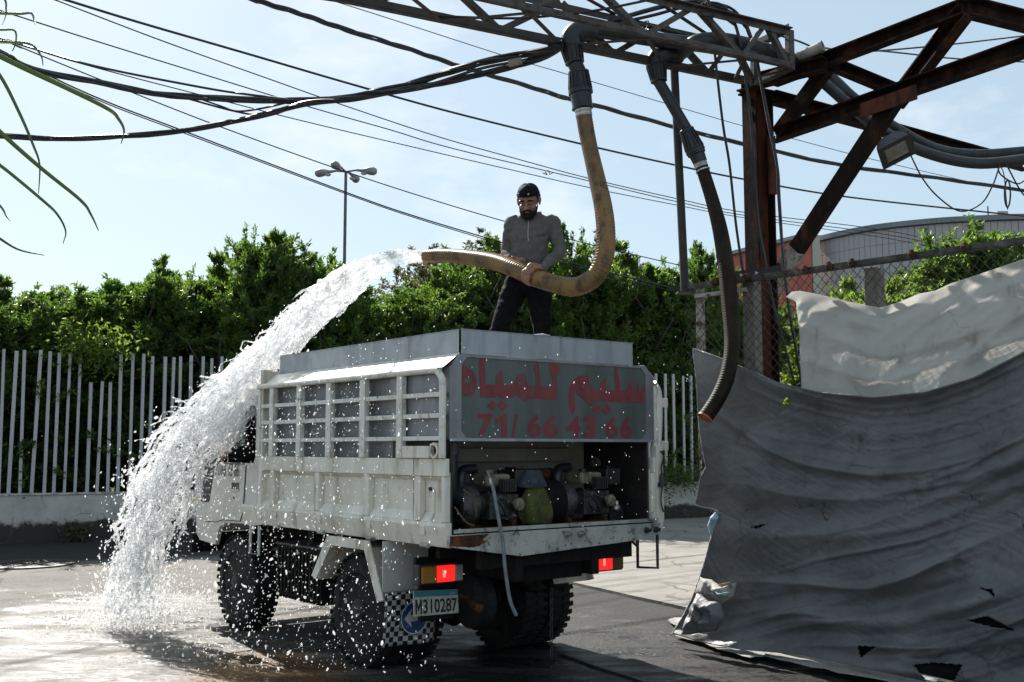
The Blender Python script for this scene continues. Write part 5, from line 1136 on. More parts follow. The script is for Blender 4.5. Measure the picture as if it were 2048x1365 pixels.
part(MB().tube([(.3,3.38,.40),(1.6,3.38,.40)], .05, 10), 'front_axle', 'chassis', None, 50)
for x in (.62, 1.32):
    b = MB()
    for k in range(5): b.box(x-.035, x+.035, .62+.1*k, 1.86-.1*k, .50+.016*k+.0*k, .514+.016*k)
    part(b, 'leaf_spring', 'chassis')
part(MB().tube([(.95,1.3,.45),(.95,2.9,.62)], .04, 10), 'drive_shaft', 'chassis', None, 50)
part(MB().lathe((.52,.5,.52), (1,0,0), [(0,0),(0,.14),(.03,.19),(.13,.2),(.16,.16),(.16,0)], 22), 'spare_drum', 'rubber', None, 40)
part(MB().tube(crspline([(.55,2.0,.62),(.6,1.2,.66),(.55,.6,.55),(.5,.3,.5)], 6), .035, 10), 'exhaust', 'rust', None, 50)
ft = MB(); ft.box(.10,.52,1.84,2.62,.40,.80)
for k in range(12): ft.box(.085,.0995,1.87+k*.062,1.90+k*.062,.42,.78)
for k in range(14): ft.box(.11,.5,1.86+k*.054,1.885+k*.054,.37,.3995)
part(ft, 'battery_box', 'chassis'); part(MB().box(.09,.53,1.83,2.63,.801,.82), 'battery_lid', 'sign_blue' if False else 'pvc_dark', None, None, .006)
part(MB().tube([(.02,2.80,.94),(.02,2.80,.70),(.02,2.97,.70),(.02,2.97,.93)], .014, 8), 'step_bracket', 'cab_paint', None, 50)
# mudguard: flat white frame over the left rear wheel, and its mate
def guard(x, sgn):
    pts_o = [(.72,.55),(.80,.53),(.985,.875),(1.47,.875),(1.70,.60),(1.77,.625),(1.53,.945),(.92,.945)]
    e = empty('mudguard', (0, 0, 0), 0, truck)
    MB().prism(pts_o, lambda a, b: (x, a, b), lambda a, b: (x+sgn*.012, a, b)).build('face', M['white_paint'], e, bevel=.002)
    xs_ = sorted((x+sgn*.0125, x+sgn*.36))
    for (a, b), (c, d) in (((.80,.53),(.985,.875)),((.985,.8755),(1.47,.8755)),((1.47,.875),(1.70,.60))):
        MB().add([(xs_[0],a,b),(xs_[1],a,b),(xs_[1],c,d),(xs_[0],c,d),(xs_[0],a,b+.012),(xs_[1],a,b+.012),(xs_[1],c,d+.012),(xs_[0],c,d+.012)], [(3,2,1,0),(4,5,6,7),(0,1,5,4),(1,2,6,5),(2,3,7,6),(3,0,4,7)]).build('shelf', M['white_paint'], e)
    xs_ = sorted((x+sgn*.02, x+sgn*.40)); MB().box(xs_[0], xs_[0]+.24 if sgn > 0 else xs_[1], .755,.765,.60,.95).build('back_plate', M['frame_grey' if False else 'cab_paint'], e)
    MB().box(xs_[0]+.2405, xs_[1], .757,.767,.60,.95).build('back_plate', M['cab_paint'], e)
    return e
guard(-.025, 1); guard(1.965, -1)
# checkered mud flap with a blue keep-left disc, number plate, tail lamps
def flap_mat():
    m, n, p, o = nodes_of('flap_checks'); t = n.nodes.new('ShaderNodeTexChecker'); t.inputs['Scale'].default_value = 1
    v = coords(n, (1/.0365, 1/.0365*0+.001, 1/.0365)); n.links.new(v, t.inputs['Vector'])
    t.inputs['Color1'].default_value = (.42,.42,.41,1); t.inputs['Color2'].default_value = (.012,.012,.012,1)
    n.links.new(mixc(n, ramp(n, noise_node(n, coords(n), 25, 8, .7), .55, .7, 0, .6), t.outputs['Color'], (.06,.055,.05)), p.inputs['Base Color']); p.inputs['Roughness'].default_value = .5; return m
FU = .70
a_, b_ = rear(770,1190,FU), rear(873,1286,FU); mf = MB(); fx0, fx1, fz0, fz1 = a_[0], b_[0], b_[1]+.01, .598
NX = 14
vs = []; 
for i in range(NX+1):
    for j in range(NX+1):
        x = fx0+(fx1-fx0)*i/NX; z = fz0+(fz1-fz0)*j/NX; vs.append((x, FU+.02*sin(i*.5)*(1-j/NX)+.03*(1-j/NX)**2, z))
mf.add(vs, [(i*(NX+1)+j, (i+1)*(NX+1)+j, (i+1)*(NX+1)+j+1, i*(NX+1)+j+1) for i in range(NX) for j in range(NX)])
fo_ = part(mf, 'mud_flap', flap_mat(), None, 60); so = fo_.modifiers.new('thickness', 'SOLIDIFY'); so.thickness = .006; so.offset = -1
dc = rear(828,1236,FU-.03); dsk = MB(); dsk.lathe((dc[0],FU-.03,dc[1]), (0,-1,0), [(0,.112),(.003,.112),(.0035,.104),(.0035,0)], 36); dk = part(dsk, 'keep_left_disc', 'sign_blue', fo_, 30)
MB().lathe((dc[0],FU-.0345,dc[1]), (0,-1,0), [(0,.104),(.0008,.104),(.0008,.111),(0,.111),(0,.104)], 36).build('disc_ring', M['sign_white'], fo_) 
ar = [(-.085,.0),(-.02,.065),(-.035,.022),(.085,.022),(.085,-.022),(-.035,-.022),(-.02,-.065)]
MB().prism(ar, lambda a, b: (dc[0]+a, FU-.037, dc[1]+b), lambda a, b: (dc[0]+a, FU-.0345, dc[1]+b)).build('arrow', M['sign_white'], fo_)
PU = .46; q = [rear(x, y, PU) for x, y in ((827,1234),(917,1226),(826,1183),(915,1179))]
def pq(a, b, d=0): return tuple([q[0][0]*(1-a)*(1-b)+q[1][0]*a*(1-b)+q[2][0]*(1-a)*b+q[3][0]*a*b, PU-d, q[0][1]*(1-a)*(1-b)+q[1][1]*a*(1-b)+q[2][1]*(1-a)*b+q[3][1]*a*b])
pl = part(MB().prism([(0,0),(1,0),(1,1),(0,1)], lambda a, b: pq(a,b,.004), lambda a, b: pq(a,b,-.003)), 'number_plate', 'plate_white', None, None, .002)
MB().prism([(0.01,.76),(.99,.76),(.99,.99),(0.01,.99)], lambda a, b: pq(a,b,.0055), lambda a, b: pq(a,b,.0042)).build('plate_band', M['plate_teal'], pl)
MB().prism([(.035+.145*x, .08+.58*y) for x, y in ((0,0),(0,1),(.26,1),(.5,.5),(.74,1),(1,1),(1,0),(.76,0),(.76,.62),(.57,.2),(.43,.2),(.24,.62),(.24,0))], lambda a, b: pq(a,b,.0056), lambda a, b: pq(a,b,.0050)).build('plate_letter', M['ink'], pl)
text_on('plate_number', '310287', (.205,.08), (.97,.08), (.205,.66), (.97,.66), lambda a, b: pq(a,b,.0056), M['ink'], pl, .022)
text_on('plate_country', '\uFEE5\uFE8E\uFEE8\uFE92\uFEDF', (.8,.80), (.93,.80), (.8,.94), (.93,.94), lambda a, b: pq(a,b,.0068), M['sign_white'], pl, .0)
for a in (.3, .7): MB().lathe(pq(a,.71,.004), (0,-1,0), [(0,.008),(.004,.007),(.005,0)], 10).build('plate_bolt', M['steel_bright'], pl)
part(MB().box(.12,.40,.47,.50,.42,.68), 'plate_bracket', 'chassis')
def glow(name, c, e, em):
    m, n, p, o = nodes_of(name); p.inputs['Base Color'].default_value = c4(c); p.inputs['Roughness'].default_value = .2; p.inputs['Emission Color'].default_value = c4(em)
    g_ = coords(n, (60, 1, 1)); w = n.nodes.new('ShaderNodeTexWave'); w.inputs['Scale'].default_value = 1.2; n.links.new(g_, w.inputs['Vector'])
    n.links.new(mth(n, 'MULTIPLY', ramp(n, w.outputs['Fac'], 0, 1, .55, 1), e), p.inputs['Emission Strength']) if e else None
    bump(n, w.outputs['Fac'], .4, .003, p); return m
M['lamp_red'] = glow('lamp_red', (.4,.008,.008), .75, (1,.015,.012)); M['lamp_core'] = glow('lamp_core', (.8,.1,.08), 1.3, (1,.16,.12)); M['lamp_amber'] = glow('lamp_amber', (.30,.13,.01), 0, (0,0,0)); M['lamp_clear'] = glow('lamp_clear', (.3,.3,.28), 0, (0,0,0)); M['lamp_amber_dark'] = glow('lamp_amber_dark', (.12,.07,.015), 0, (0,0,0))
def tail(x0, x1, z0, z1, u, order):
    e = empty('tail_light', (0, 0, 0), 0, truck); MB().box(x0, x1, u, u+.07, z0, z1).build('housing', M['black_plastic'], e, bevel=.008); xx = x0+.012; W_ = x1-x0-.024
    for mt, fr_ in order:
        w_ = W_*fr_
        MB().box(xx+.002, xx+w_-.002, u-.022, u-.001, z0+.014, z1-.014).build('lens', M[mt], e, bevel=.006)
        if mt == 'lamp_red':
            MB().box(xx+w_*.30, xx+w_*.44, u-.026, u-.0225, z0+.045, z1-.045).build('bulb_glow', M['lamp_core'], e, bevel=.004)
        xx += w_
TLU = .35; a_, b_ = rear(838,1129,TLU), rear(926,1166,TLU); tail(a_[0], b_[0], b_[1]+.006, a_[1]-.006, TLU, (('lamp_amber',.36),('lamp_red',.44),('lamp_clear',.2)))
a_, b_ = rear(1163,1104,.3), rear(1246,1141,.3); tail(a_[0]-.0, b_[0], b_[1]+.004, a_[1]-.004, .3, (('lamp_clear',.36),('lamp_red',.36),('lamp_amber_dark',.28)))
part(MB().box(a_[0]-.08, 1.78, .371, .40, .70, .86), 'lamp_bracket', 'chassis'); part(MB().box(.05,.36,.421,.45,.70,.86), 'lamp_bracket', 'chassis')
ch = MB()
for k in range(14): ch.tube([(.98+.012*cos(t_*2*pi/6)*(k % 2)+.0, .1+.012*cos(t_*2*pi/6)*(1-k % 2), .60-k*.034+.022*sin(t_*2*pi/6)) for t_ in range(6)], .004, 4, closed=True)
part(ch, 'drag_chain', 'dark_steel')

# --- things lying in or hanging from the truck
cl_ = MB(); rc = np.random.default_rng(4); n_ = 20; vs = []
for j in range(14):
    for i in range(n_):
        t_ = j/13; th = 2*pi*i/n_; r_ = (.115+.035*sin(pi*min(1, t_*1.1)))*(1-.6*t_**2.2)*(1+.34*noise.noise((cos(th)*1.5, sin(th)*1.5, t_*1.2))+.2*noise.noise((cos(th)*4, sin(th)*4, t_*2)))
        p = TW(.80+.03*(1-t_)+r_*cos(th)*1.05, .06+r_*.55*sin(th), 1.078+.30*t_); vs.append(p)
cl_.add(vs, [(j*n_+i, j*n_+(i+1) % n_, (j+1)*n_+(i+1) % n_, (j+1)*n_+i) for j in range(13) for i in range(n_)]+[tuple(range(n_-1,-1,-1)), tuple(range(13*n_, 14*n_))])
c0 = TW(.82,.06,1.08); cl_.v = [tuple(np.array(p)-c0) for p in cl_.v]; ob = cl_.build('cloth_bag', M['cloth_green'], None, 80, loc=c0); tag(ob, 'crumpled olive green bag lying between the two pumps', 'bag')
b = MB(); vs = []
for j in range(10):
    for i in range(16):
        t_ = j/9; th = 2*pi*i/16; r_ = .12*(1-.5*t_*t_)*(1+.2*noise.noise((cos(th)*1.7, sin(th)*1.7, t_*3+9))); vs.append(TW(.78+r_*cos(th), .07+r_*.6*sin(th), 1.33+.12*t_)-c0)
b.add(vs, [(j*16+i, j*16+(i+1) % 16, (j+1)*16+(i+1) % 16, (j+1)*16+i) for j in range(9) for i in range(16)]+[tuple(range(144,160))]); ob = b.build('bundled_cloth', M['cloth_dark'], None, 80, loc=c0); tag(ob, 'dark bundled cloth lying on top of the olive bag', 'cloth')
# thin hose with a bright nozzle hung over the tail beam
th_ = empty('wash_hose', tuple(map(float, TW(.30,-.06,1.05)))); tag(th_, 'thin grey hose with bright nozzle hung over the tail beam', 'hose'); t0 = TW(.30,-.06,1.05)
hp = [rear(x, y, -.06) for x, y in ((981,962),(985,980),(990,1020),(996,1060),(1001,1090),(1004,1130),(1010,1175),(1016,1205),(1027,1230))]
MB().tube([p-t0 for p in crspline([TW(v, -.06-.03*min(1, i/3), z) for i, (v, z) in enumerate(hp)], 6)], .0125, 10).build('tube', M['hose_grey'], th_, 50)
nzp = TW(*(rear(980,958,-.06)[0],), -.06, rear(980,958,-.06)[1])-t0 if False else np.array(TW(rear(980,960,-.06)[0], -.06, rear(980,960,-.06)[1]))-t0
MB().lathe(nzp, (-.1,0,1), [(-.03,.012),(0,.014),(.015,.012),(.04,.028),(.062,.034),(.064,.026),(.03,.01)], 16).build('nozzle', M['steel_bright'], th_, 40)
rg_ = rear(1090,668,.012); c0 = TW(rg_[0], .012, 2.394)
cr_m = MB(); vs = []; 
for j in range(6):
    for i in range(12):
        th = 2*pi*i/12; r_ = 1-(j/5)**2; vs.append(TV*(.075*r_*cos(th)*(1+.3*noise.noise((i*.9,j,2))))+TU*(.04*r_*sin(th)+.03)+np.array([0,0,.002+.016*(j/5)*(1+.5*noise.noise((i*1.3,j*.8,4)))]))
cr_m.add(vs, [(j*12+i, j*12+(i+1) % 12, (j+1)*12+(i+1) % 12, (j+1)*12+i) for j in range(5) for i in range(12)]); tag(cr_m.build('crumpled_rag', M['shoe'], None, None, loc=c0), 'crumpled pale rag on the rear tank rim below the man', 'rag')
# thin dark line along the wet ground
gp = [atz(x, y, .012) for x, y in ((1120,1312),(1150,1322),(1200,1340),(1260,1358),(1330,1385),(1420,1420))]; tag(MB().tube(crspline([(p[0], p[1], .016) for p in gp], 6), .016, 8).build('ground_line', M['cable'], None, 50), 'thin black line lying on the wet ground behind the truck', 'lead')
# ---------------------------------------------------------------- the two corrugated hoses
def arclen(path, step):
    path = [np.array(p) for p in path]; d = [0]
    for a, b in zip(path, path[1:]): d.append(d[-1]+np.linalg.norm(b-a))
    s_ = np.arange(0, d[-1], step); P_ = np.array(path); return np.stack([np.interp(s_, d, P_[:, k]) for k in range(3)], 1), s_/d[-1]
def hose_mat(name, c1, c2, c3, tr, tw, rough=.36, spec=.5):
    m, n, p, o = nodes_of(name); v = coords(n)
    col = mixc(n, ramp(n, noise_node(n, v, 4, 6, .65), .36, .62), c1, c2); col = mixc(n, ramp(n, noise_node(n, coords(n, (1,1,.5)), 8, 9, .74), .46, .64, 0, .9), col, c3)
    n.links.new(col, p.inputs['Base Color']); p.inputs['Roughness'].default_value = rough; p.inputs['Specular IOR Level'].default_value = spec; bump(n, noise_node(n, v, 90, 4), .2, .002, p)
    t = n.nodes.new('ShaderNodeBsdfTranslucent'); n.links.new(mixc(n, .6, col, tr), t.inputs['Color'])
    x = n.nodes.new('ShaderNodeMixShader'); x.inputs[0].default_value = tw; n.links.new(p.outputs[0], x.inputs[1]); n.links.new(t.outputs[0], x.inputs[2]); n.links.new(x.outputs[0], o.inputs['Surface']); return m
M['hose_amber'] = hose_mat('hose_amber', (.38,.23,.085), (.22,.145,.07), (.05,.042,.032), (.78,.45,.13), .40)
M['hose_brown'] = hose_mat('hose_brown', (.016,.011,.007), (.028,.018,.011), (.007,.006,.005), (.08,.04,.015), .05, .6, .15)
def corrugated(name, pts, rad, pitch, mat, parent, n=22, amp=.024, seed_=1.7):
    P_, s_ = arclen(crspline(pts, 10), pitch/4); rr = np.interp(s_, np.linspace(0, 1, len(rad)), rad)
    rr = rr*(1+amp*np.cos(np.arange(len(s_))*pi/2))*np.array([1+.05*noise.noise((i*.012, seed_, 2)) for i in range(len(s_))]); P_ = P_+np.array([[.016*noise.noise((i*.006, seed_, 5)), .016*noise.noise((i*.006, seed_, 8)), .012*noise.noise((i*.007, seed_, 11))] for i in range(len(s_))])*np.minimum(1, 8*np.minimum(s_, 1-s_))[:, None]; b = MB(); b.tube(P_, list(rr), n, cap=False); o = b.build(name, mat, parent, 180)
    so = o.modifiers.new('wall', 'SOLIDIFY'); so.thickness = .006; so.offset = -1; return o
hose1 = empty('filling_hose', (0, 0, 0)); tag(hose1, 'amber ribbed hose hanging in a U and held by the man', 'hose')
D1h = float(P[5][1]); HP = [(1166,217,D1h),(1169,240,D1h),(1178,290,D1h-.06),(1192,350,D1h-.18),(1206,410,D1h-.3),(1212,460,D1h-.38),(1211,505,D1h-.42),(1199,543,D1h-.42),(1176,565,D1h-.38),(1146,574,D1h-.33),(1105,566,D1h-.26),(1065,552,D1h-.18),(1030,537,D1h-.06),(990,523,D1h+.12),(940,515,D1h+.35),(895,512,D1h+.55),(852,513,D1h+.72)]
hpts = [at(*q) for q in HP]
corrugated('hose_body', hpts, [.064,.064,.067,.072,.074,.074,.072,.069,.066,.061,.057], .026, M['hose_amber'], hose1)
for t_ in (.05, .16): 
    q0, q1 = hpts[0]+(hpts[1]-hpts[0])*t_*3, hpts[1]; MB().lathe(toV(q0), toV(q1-hpts[0]), [(0,.069),(.012,.069)], 22).build('hose_clamp', M['steel_bright'], hose1, 40)
MB().lathe(toV(hpts[0]+(hpts[1]-hpts[0])*.2), toV(hpts[1]-hpts[0]), [(0,.066),(.05,.066)], 22).build('cuff', M['pvc_pale'], hose1, 40)
hose2 = empty('filling_hose', (0, 0, 0)); tag(hose2, 'dark brown ribbed hose hanging free in front of the tarpaulin', 'hose')
D2h = float(Q[5][1]); H2 = [(1400,326,D2h),(1407,345,D2h-.01),(1424,400,D2h-.07),(1440,460,D2h-.16),(1452,530,D2h-.27),(1460,600,D2h-.38),(1465,660,D2h-.48),(1464,705,D2h-.56),(1453,755,D2h-.64),(1433,800,D2h-.7),(1410,836,D2h-.74)]
h2 = [at(*q) for q in H2]; corrugated('hose_body', h2, [.052,.056,.062,.066,.068,.066,.062,.06,.058], .024, M['hose_brown'], hose2)
MB().lathe(toV(h2[0]), toV(h2[1]-h2[0]), [(0,.058),(.045,.058)], 20).build('cuff', M['pvc_pale'], hose2, 40)
MB().lathe(toV(h2[0]+(h2[1]-h2[0])*.75), toV(h2[1]-h2[0]), [(0,.062),(.012,.062)], 20).build('hose_clamp', M['steel_bright'], hose2, 40)
rimp = h2[-1]; MB().lathe(toV(rimp), toV(h2[-1]-h2[-2]), [(-.006,.0605),(.004,.0605),(.004,.052),(-.004,.052)], 22).build('cut_end', pm('hose_end', (.4,.12,.05), None, rough=.6), hose2, 40)

# ---------------------------------------------------------------- people
def cap_chain(b, pts, rs, n=14):                                 # tapered limb with round ends
    pts = [np.array(p, float) for p in pts]
    P_ = []; R_ = []
    d0 = (pts[0]-pts[1])/np.linalg.norm(pts[0]-pts[1]); d1 = (pts[-1]-pts[-2])/np.linalg.norm(pts[-1]-pts[-2])
    for k in range(4): a = pi/2*(1-k/4); P_.append(pts[0]+d0*rs[0]*sin(a)); R_.append(max(.0008, rs[0]*cos(a)))
    fine = crspline(pts, 5) if len(pts) > 2 else [pts[0], pts[1]]
    rf = np.interp(np.linspace(0, len(pts)-1, len(fine)), range(len(pts)), rs)
    P_ += list(fine); R_ += list(rf)
    for k in range(1, 5): a = pi/2*k/4; P_.append(pts[-1]+d1*rs[-1]*sin(a)); R_.append(max(.0008, rs[-1]*cos(a)))
    return b.tube(P_, R_, n)
def ellip(b, c, r, Mx=None, n=18, m=12):
    c = np.array(c, float); vs = []
    for i in range(m+1):
        for k in range(n):
            a = pi*i/m; t_ = 2*pi*k/n; q = np.array([r[0]*sin(a)*cos(t_), r[1]*sin(a)*sin(t_), r[2]*cos(a)]); vs.append(q)
    vs = np.array(vs)
    if Mx is not None: vs = vs@np.array(Mx).T
    return b.add(vs+c, [(i*n+k, i*n+(k+1) % n, (i+1)*n+(k+1) % n, (i+1)*n+k) for i in range(m) for k in range(n)])
def loft(b, secs, n=26):                                         # (centre, half width x, half depth y, yaw)
    vs = []
    for c, rx, ry, yw in secs:
        c = np.array(c)
        for k in range(n):
            t_ = 2*pi*k/n; x = rx*np.sign(cos(t_))*abs(cos(t_))**.85; y = ry*np.sign(sin(t_))*abs(sin(t_))**.85
            vs.append(c+np.array([x*cos(yw)-y*sin(yw), x*sin(yw)+y*cos(yw), 0]))
    m = len(secs); return b.add(vs, [(i*n+k, i*n+(k+1) % n, (i+1)*n+(k+1) % n, (i+1)*n+k) for i in range(m-1) for k in range(n)]+[tuple(range(n-1,-1,-1)), tuple(range((m-1)*n, m*n))])
def displace(o, fn):
    me = o.data; n = len(me.vertices); co = np.empty(n*3, np.float32); me.vertices.foreach_get('co', co); co = co.reshape(-1, 3)
    no = np.empty(n*3, np.float32); me.vertices.foreach_get('normal', no); no = no.reshape(-1, 3)
    d = np.array([fn(p) for p in co], np.float32); me.vertices.foreach_set('co', (co+no*d[:, None]).ravel()); me.update()
def surf(o, px, py, lift=.002):
    r = Vector(ray(px, py)).normalized(); ok, loc, nrm, _ = o.ray_cast(Vector(CAMP), r)
    return np.array(loc)-np.array(r)*lift if ok else None
man = empty('person', tuple(map(float, TW(1.02, .62, 2.10)))); MO = np.array(man.location); tag(man, 'bearded man in grey pullover and dark cap standing on the tank, holding the hose', 'person')
DB = D1h+.12                                                      # distance of the trunk of the body
def J(px, py, d=0.): return at(px, py, DB+d)-MO
shL, shR = J(1106,446,.0), J(1024,446,.0); elL, elR = J(1119,503,-.06), J(1014,502,.06); wrL, wrR = J(1084,537,-.32), J(1022,530,-.12)
hipL, hipR = J(1078,572,.03), J(1034,572,.03); knL, knR = J(1084,660,-.08), J(999,655,-.08)
deck = 2.105
anL = J(1092,735,.0); anL[2] = deck+.07-MO[2]; anR = J(980,735,.06); anR[2] = deck+.07-MO[2]
hc = J(1057,402,-.10); TH = radians(27); YW = radians(-13)
Rx = np.array([[1,0,0],[0,cos(TH),-sin(TH)],[0,sin(TH),cos(TH)]]); Rz = np.array([[cos(YW),-sin(YW),0],[sin(YW),cos(YW),0],[0,0,1]]); HR = Rz@Rx; HS = 1.04
def hd(x, y, z): return hc+HR@(np.array([x, y, z])*HS)
body = MB()
ellip(body, hd(0,.012,.03), (.078*HS,.097*HS,.098*HS), HR, 24, 16)
ellip(body, hd(0,-.028,-.045), (.062*HS,.066*HS,.078*HS), HR, 20, 14)
ellip(body, hd(0,-.048,-.088), (.036*HS,.036*HS,.03*HS), HR)
for s_ in (-1, 1):
    ellip(body, hd(s_*.036,-.068,-.03), (.026*HS,.022*HS,.022*HS), HR)                        # cheeks
    cap_chain(body, [hd(s_*.014,-.084,.018), hd(s_*.034,-.086,.021), hd(s_*.054,-.072,.014)], [.011*HS,.012*HS,.010*HS], 10)   # brow
    ellip(body, hd(s_*.083,.012,-.008), (.010*HS,.022*HS,.034*HS), HR); ellip(body, hd(s_*.090,.020,.002), (.007*HS,.016*HS,.024*HS), HR)     # ear
    ellip(body, hd(s_*.013,-.104,-.038), (.010*HS,.010*HS,.009*HS), HR)                       # nostril wing
cap_chain(body, [hd(0,-.086,.012), hd(0,-.098,-.012), hd(0,-.116,-.034)], [.009*HS,.011*HS,.0125*HS], 10)      # nose
cap_chain(body, [hd(-.02,-.090,-.064), hd(0,-.098,-.063), hd(.02,-.090,-.064)], [.006*HS,.009*HS,.006*HS], 8)     # lips
cap_chain(body, [hd(0,.02,-.06), J(1062,434,.02), J(1062,450,.03)], [.056,.06,.075])
loft(body, [(J(1057,556,.03),.13,.095,0),(J(1058,520,.02),.13,.095,0),(J(1060,480,.0),.14,.10,0),(J(1062,452,.0),.155,.09,0),(J(1063,438,.01),.09,.07,0)])
for a, b_, c in ((shL,elL,wrL),(shR,elR,wrR)): cap_chain(body, [a, (a+b_)/2, b_, (b_+c)/2, c], [.052,.046,.038,.036,.027])
for a, b_, c in ((hipL,knL,anL),(hipR,knR,anR)): cap_chain(body, [a, (a+b_)/2, b_, (b_+c)/2, c], [.085,.075,.055,.05,.036])
# gripping hands: fingers run round the hose
def grip(b, i0, a0, dirn, wrist, span=(0,1), roll=1, R_=.070):
    """palm on the camera side of the hose at path point i0; a0 = angle of the knuckles, fingers continue by dirn"""
    c = hpts[i0]-MO; ax = hpts[i0+1]-hpts[i0-1]; ax = ax/np.linalg.norm(ax); toc = (CAMP-hpts[i0]); toc = toc-ax*(toc@ax); toc /= np.linalg.norm(toc); upv = np.cross(ax, toc); upv = upv if upv[2] > 0 else -upv
    def on(u, ang, h): return c+ax*u+(toc*cos(ang)+upv*sin(ang))*(R_+h)
    kn_a = a0; palm = []
    for k in range(4):
        u = (k-1.5)*.0205*roll; ln = (.92, 1.0, .96, .80)[k]
        seq = [on(u*.75, kn_a+dirn*-.55, .016), on(u, kn_a, .017), on(u*1.03, kn_a+dirn*.48*ln, .014), on(u*1.02, kn_a+dirn*.92*ln, .011), on(u, kn_a+dirn*1.28*ln, .009)]
        cap_chain(b, seq, [.0125,.0118,.0105,.0098,.0085], 10)
        cap_chain(b, [wrist*.45+on(u*.5, kn_a+dirn*-.75, .022)*.55, on(u*.9, kn_a+dirn*-.25, .019), on(u, kn_a, .017)], [.017,.0165,.0125], 10)
    cap_chain(b, [wrist, on(0, kn_a+dirn*-.9, .026), on(0, kn_a+dirn*-.35, .02)], [.026,.026,.018], 12)
    th0 = on(-.03*roll, kn_a+dirn*-.85, .02); cap_chain(b, [wrist*.5+th0*.5, th0, on(-.055*roll, kn_a+dirn*-1.15, .014), on(-.07*roll, kn_a+dirn*-1.5, .011)], [.019,.016,.0125,.0095], 10)
grip(body, 11, -.10, -1, wrL, roll=1)
grip(body, 12, pi*.95, 1, wrR, roll=-1, R_=.066)
for a in (anL, anR): cap_chain(body, [a-[0,-.02,.02], a+np.array([0,-.06,-.045]), a+np.array([0,-.15,-.05])], [.034,.033,.024])
bo = remesh('body', body, .0048, 3, M['skin'], man)
# clothes
sh = MB()
loft(sh, [(J(1058,553,.02),.140,.112,0),(J(1058,540,.02),.146,.118,0),(J(1059,515,.01),.146,.120,0),(J(1059,485,-.01),.152,.122,0),(J(1061,460,-.005),.166,.116,0),(J(1063,445,.0),.165,.10,0),(J(1063,434,.01),.115,.085,0),(J(1063,428,.01),.07,.07,0)])
for s_, e_, w_ in ((shL,elL,wrL),(shR,elR,wrR)): cap_chain(sh, [s_*.85+J(1062,448)*.15, s_, (s_+e_)/2, e_, (e_+w_)/2, w_+(w_-e_)*.0], [.060,.060,.055,.050,.043,.036], 16)
shirt = remesh('pullover', sh, .0075, 4, M['shirt'], man)
def wr(p):
    a = noise.noise((p[0]*5+p[2]*4, p[1]*5, p[2]*19-p[0]*7)); b = noise.noise((p[0]*9+p[2]*12, p[1]*8, p[2]*15-p[0]*14)); c = noise.noise((p[0]*3, p[1]*3, p[2]*5+4))
    return (1-2*abs(a))*.0065+(1-2*abs(b))*.005+c*.012-.005
displace(shirt, wr)
MB().tube([J(1063,430,.0)+np.array([.066*cos(t_), .062*sin(t_)+.0, .012*cos(t_*2)*0+.012-.03*max(0,-sin(t_))]) for t_ in np.linspace(0, 2*pi, 25)[:-1]], .018, 8, closed=True).build('collar', M['shirt'], man, 60)
dgp = bpy.context.evaluated_depsgraph_get(); dgp.update()
shirt_w = shirt; shirt.parent = None; 
for v in ():
    pass
shirt.location = man.location; bpy.context.view_layer.update()
def surfm(px, py, lift=.003):
    r = Vector(ray(px, py)).normalized(); ok, loc, nrm, _ = shirt.ray_cast(Vector(CAMP)-Vector(MO), r)
    return np.array(loc)-np.array(r)*lift if ok else None
zp = [surfm(x, y) for x, y in ((1057,441),(1056.5,452),(1056,464),(1056,474),(1057,482))]; zp = [p for p in zp if p is not None]
shirt.location = (0, 0, 0); shirt.parent = man
if len(zp) > 2: MB().tube(zp, .0022, 5).build('zip', M['sign_white'], man)
lg = []
shirt.parent = None; bpy.context.view_layer.update()
for k in range(8):
    if k == 3: continue
    x = 1074+k*2.1; a_, b_ = surfm(x, 471.2), surfm(x+1.3, 470.2)
    if a_ is not None and b_ is not None: lg.append((a_, b_))
shirt.parent = man
lm_ = MB()
for a_, b_ in lg: lm_.beam(a_, b_, .004, .0055)
if lg: lm_.build('chest_print', M['ink'], man)
tr = MB()
loft(tr, [(J(1056,590,.03),.13,.10,0),(J(1056,572,.02),.148,.118,0),(J(1057,556,.02),.142,.112,0),(J(1057,546,.02),.135,.105,0)])
for h_, k_, a_, s_ in ((hipL,knL,anL,1),(hipR,knR,anR,-1)): cap_chain(tr, [h_+np.array([-.01*s_,0,.03]), h_*.62+k_*.38, k_, k_*.5+a_*.5, a_+np.array([0,0,.03])], [.105,.095,.070,.064,.062], 18)
trs = remesh('trousers', tr, .0085, 4, M['trousers'], man)
displace(trs, lambda p: (1-2*abs(noise.noise((p[0]*9+p[2]*5, p[1]*8, p[2]*17))))*.007+noise.noise((p[0]*4, p[1]*4, p[2]*6))*.008)
for a in (anL, anR):
    b = MB(); cap_chain(b, [a+np.array([0,.05,-.03]), a+np.array([0,-.06,-.035]), a+np.array([0,-.17,-.045])], [.042,.046,.036]); b2 = remesh('shoe', b, .008, 2, M['shoe'], man)
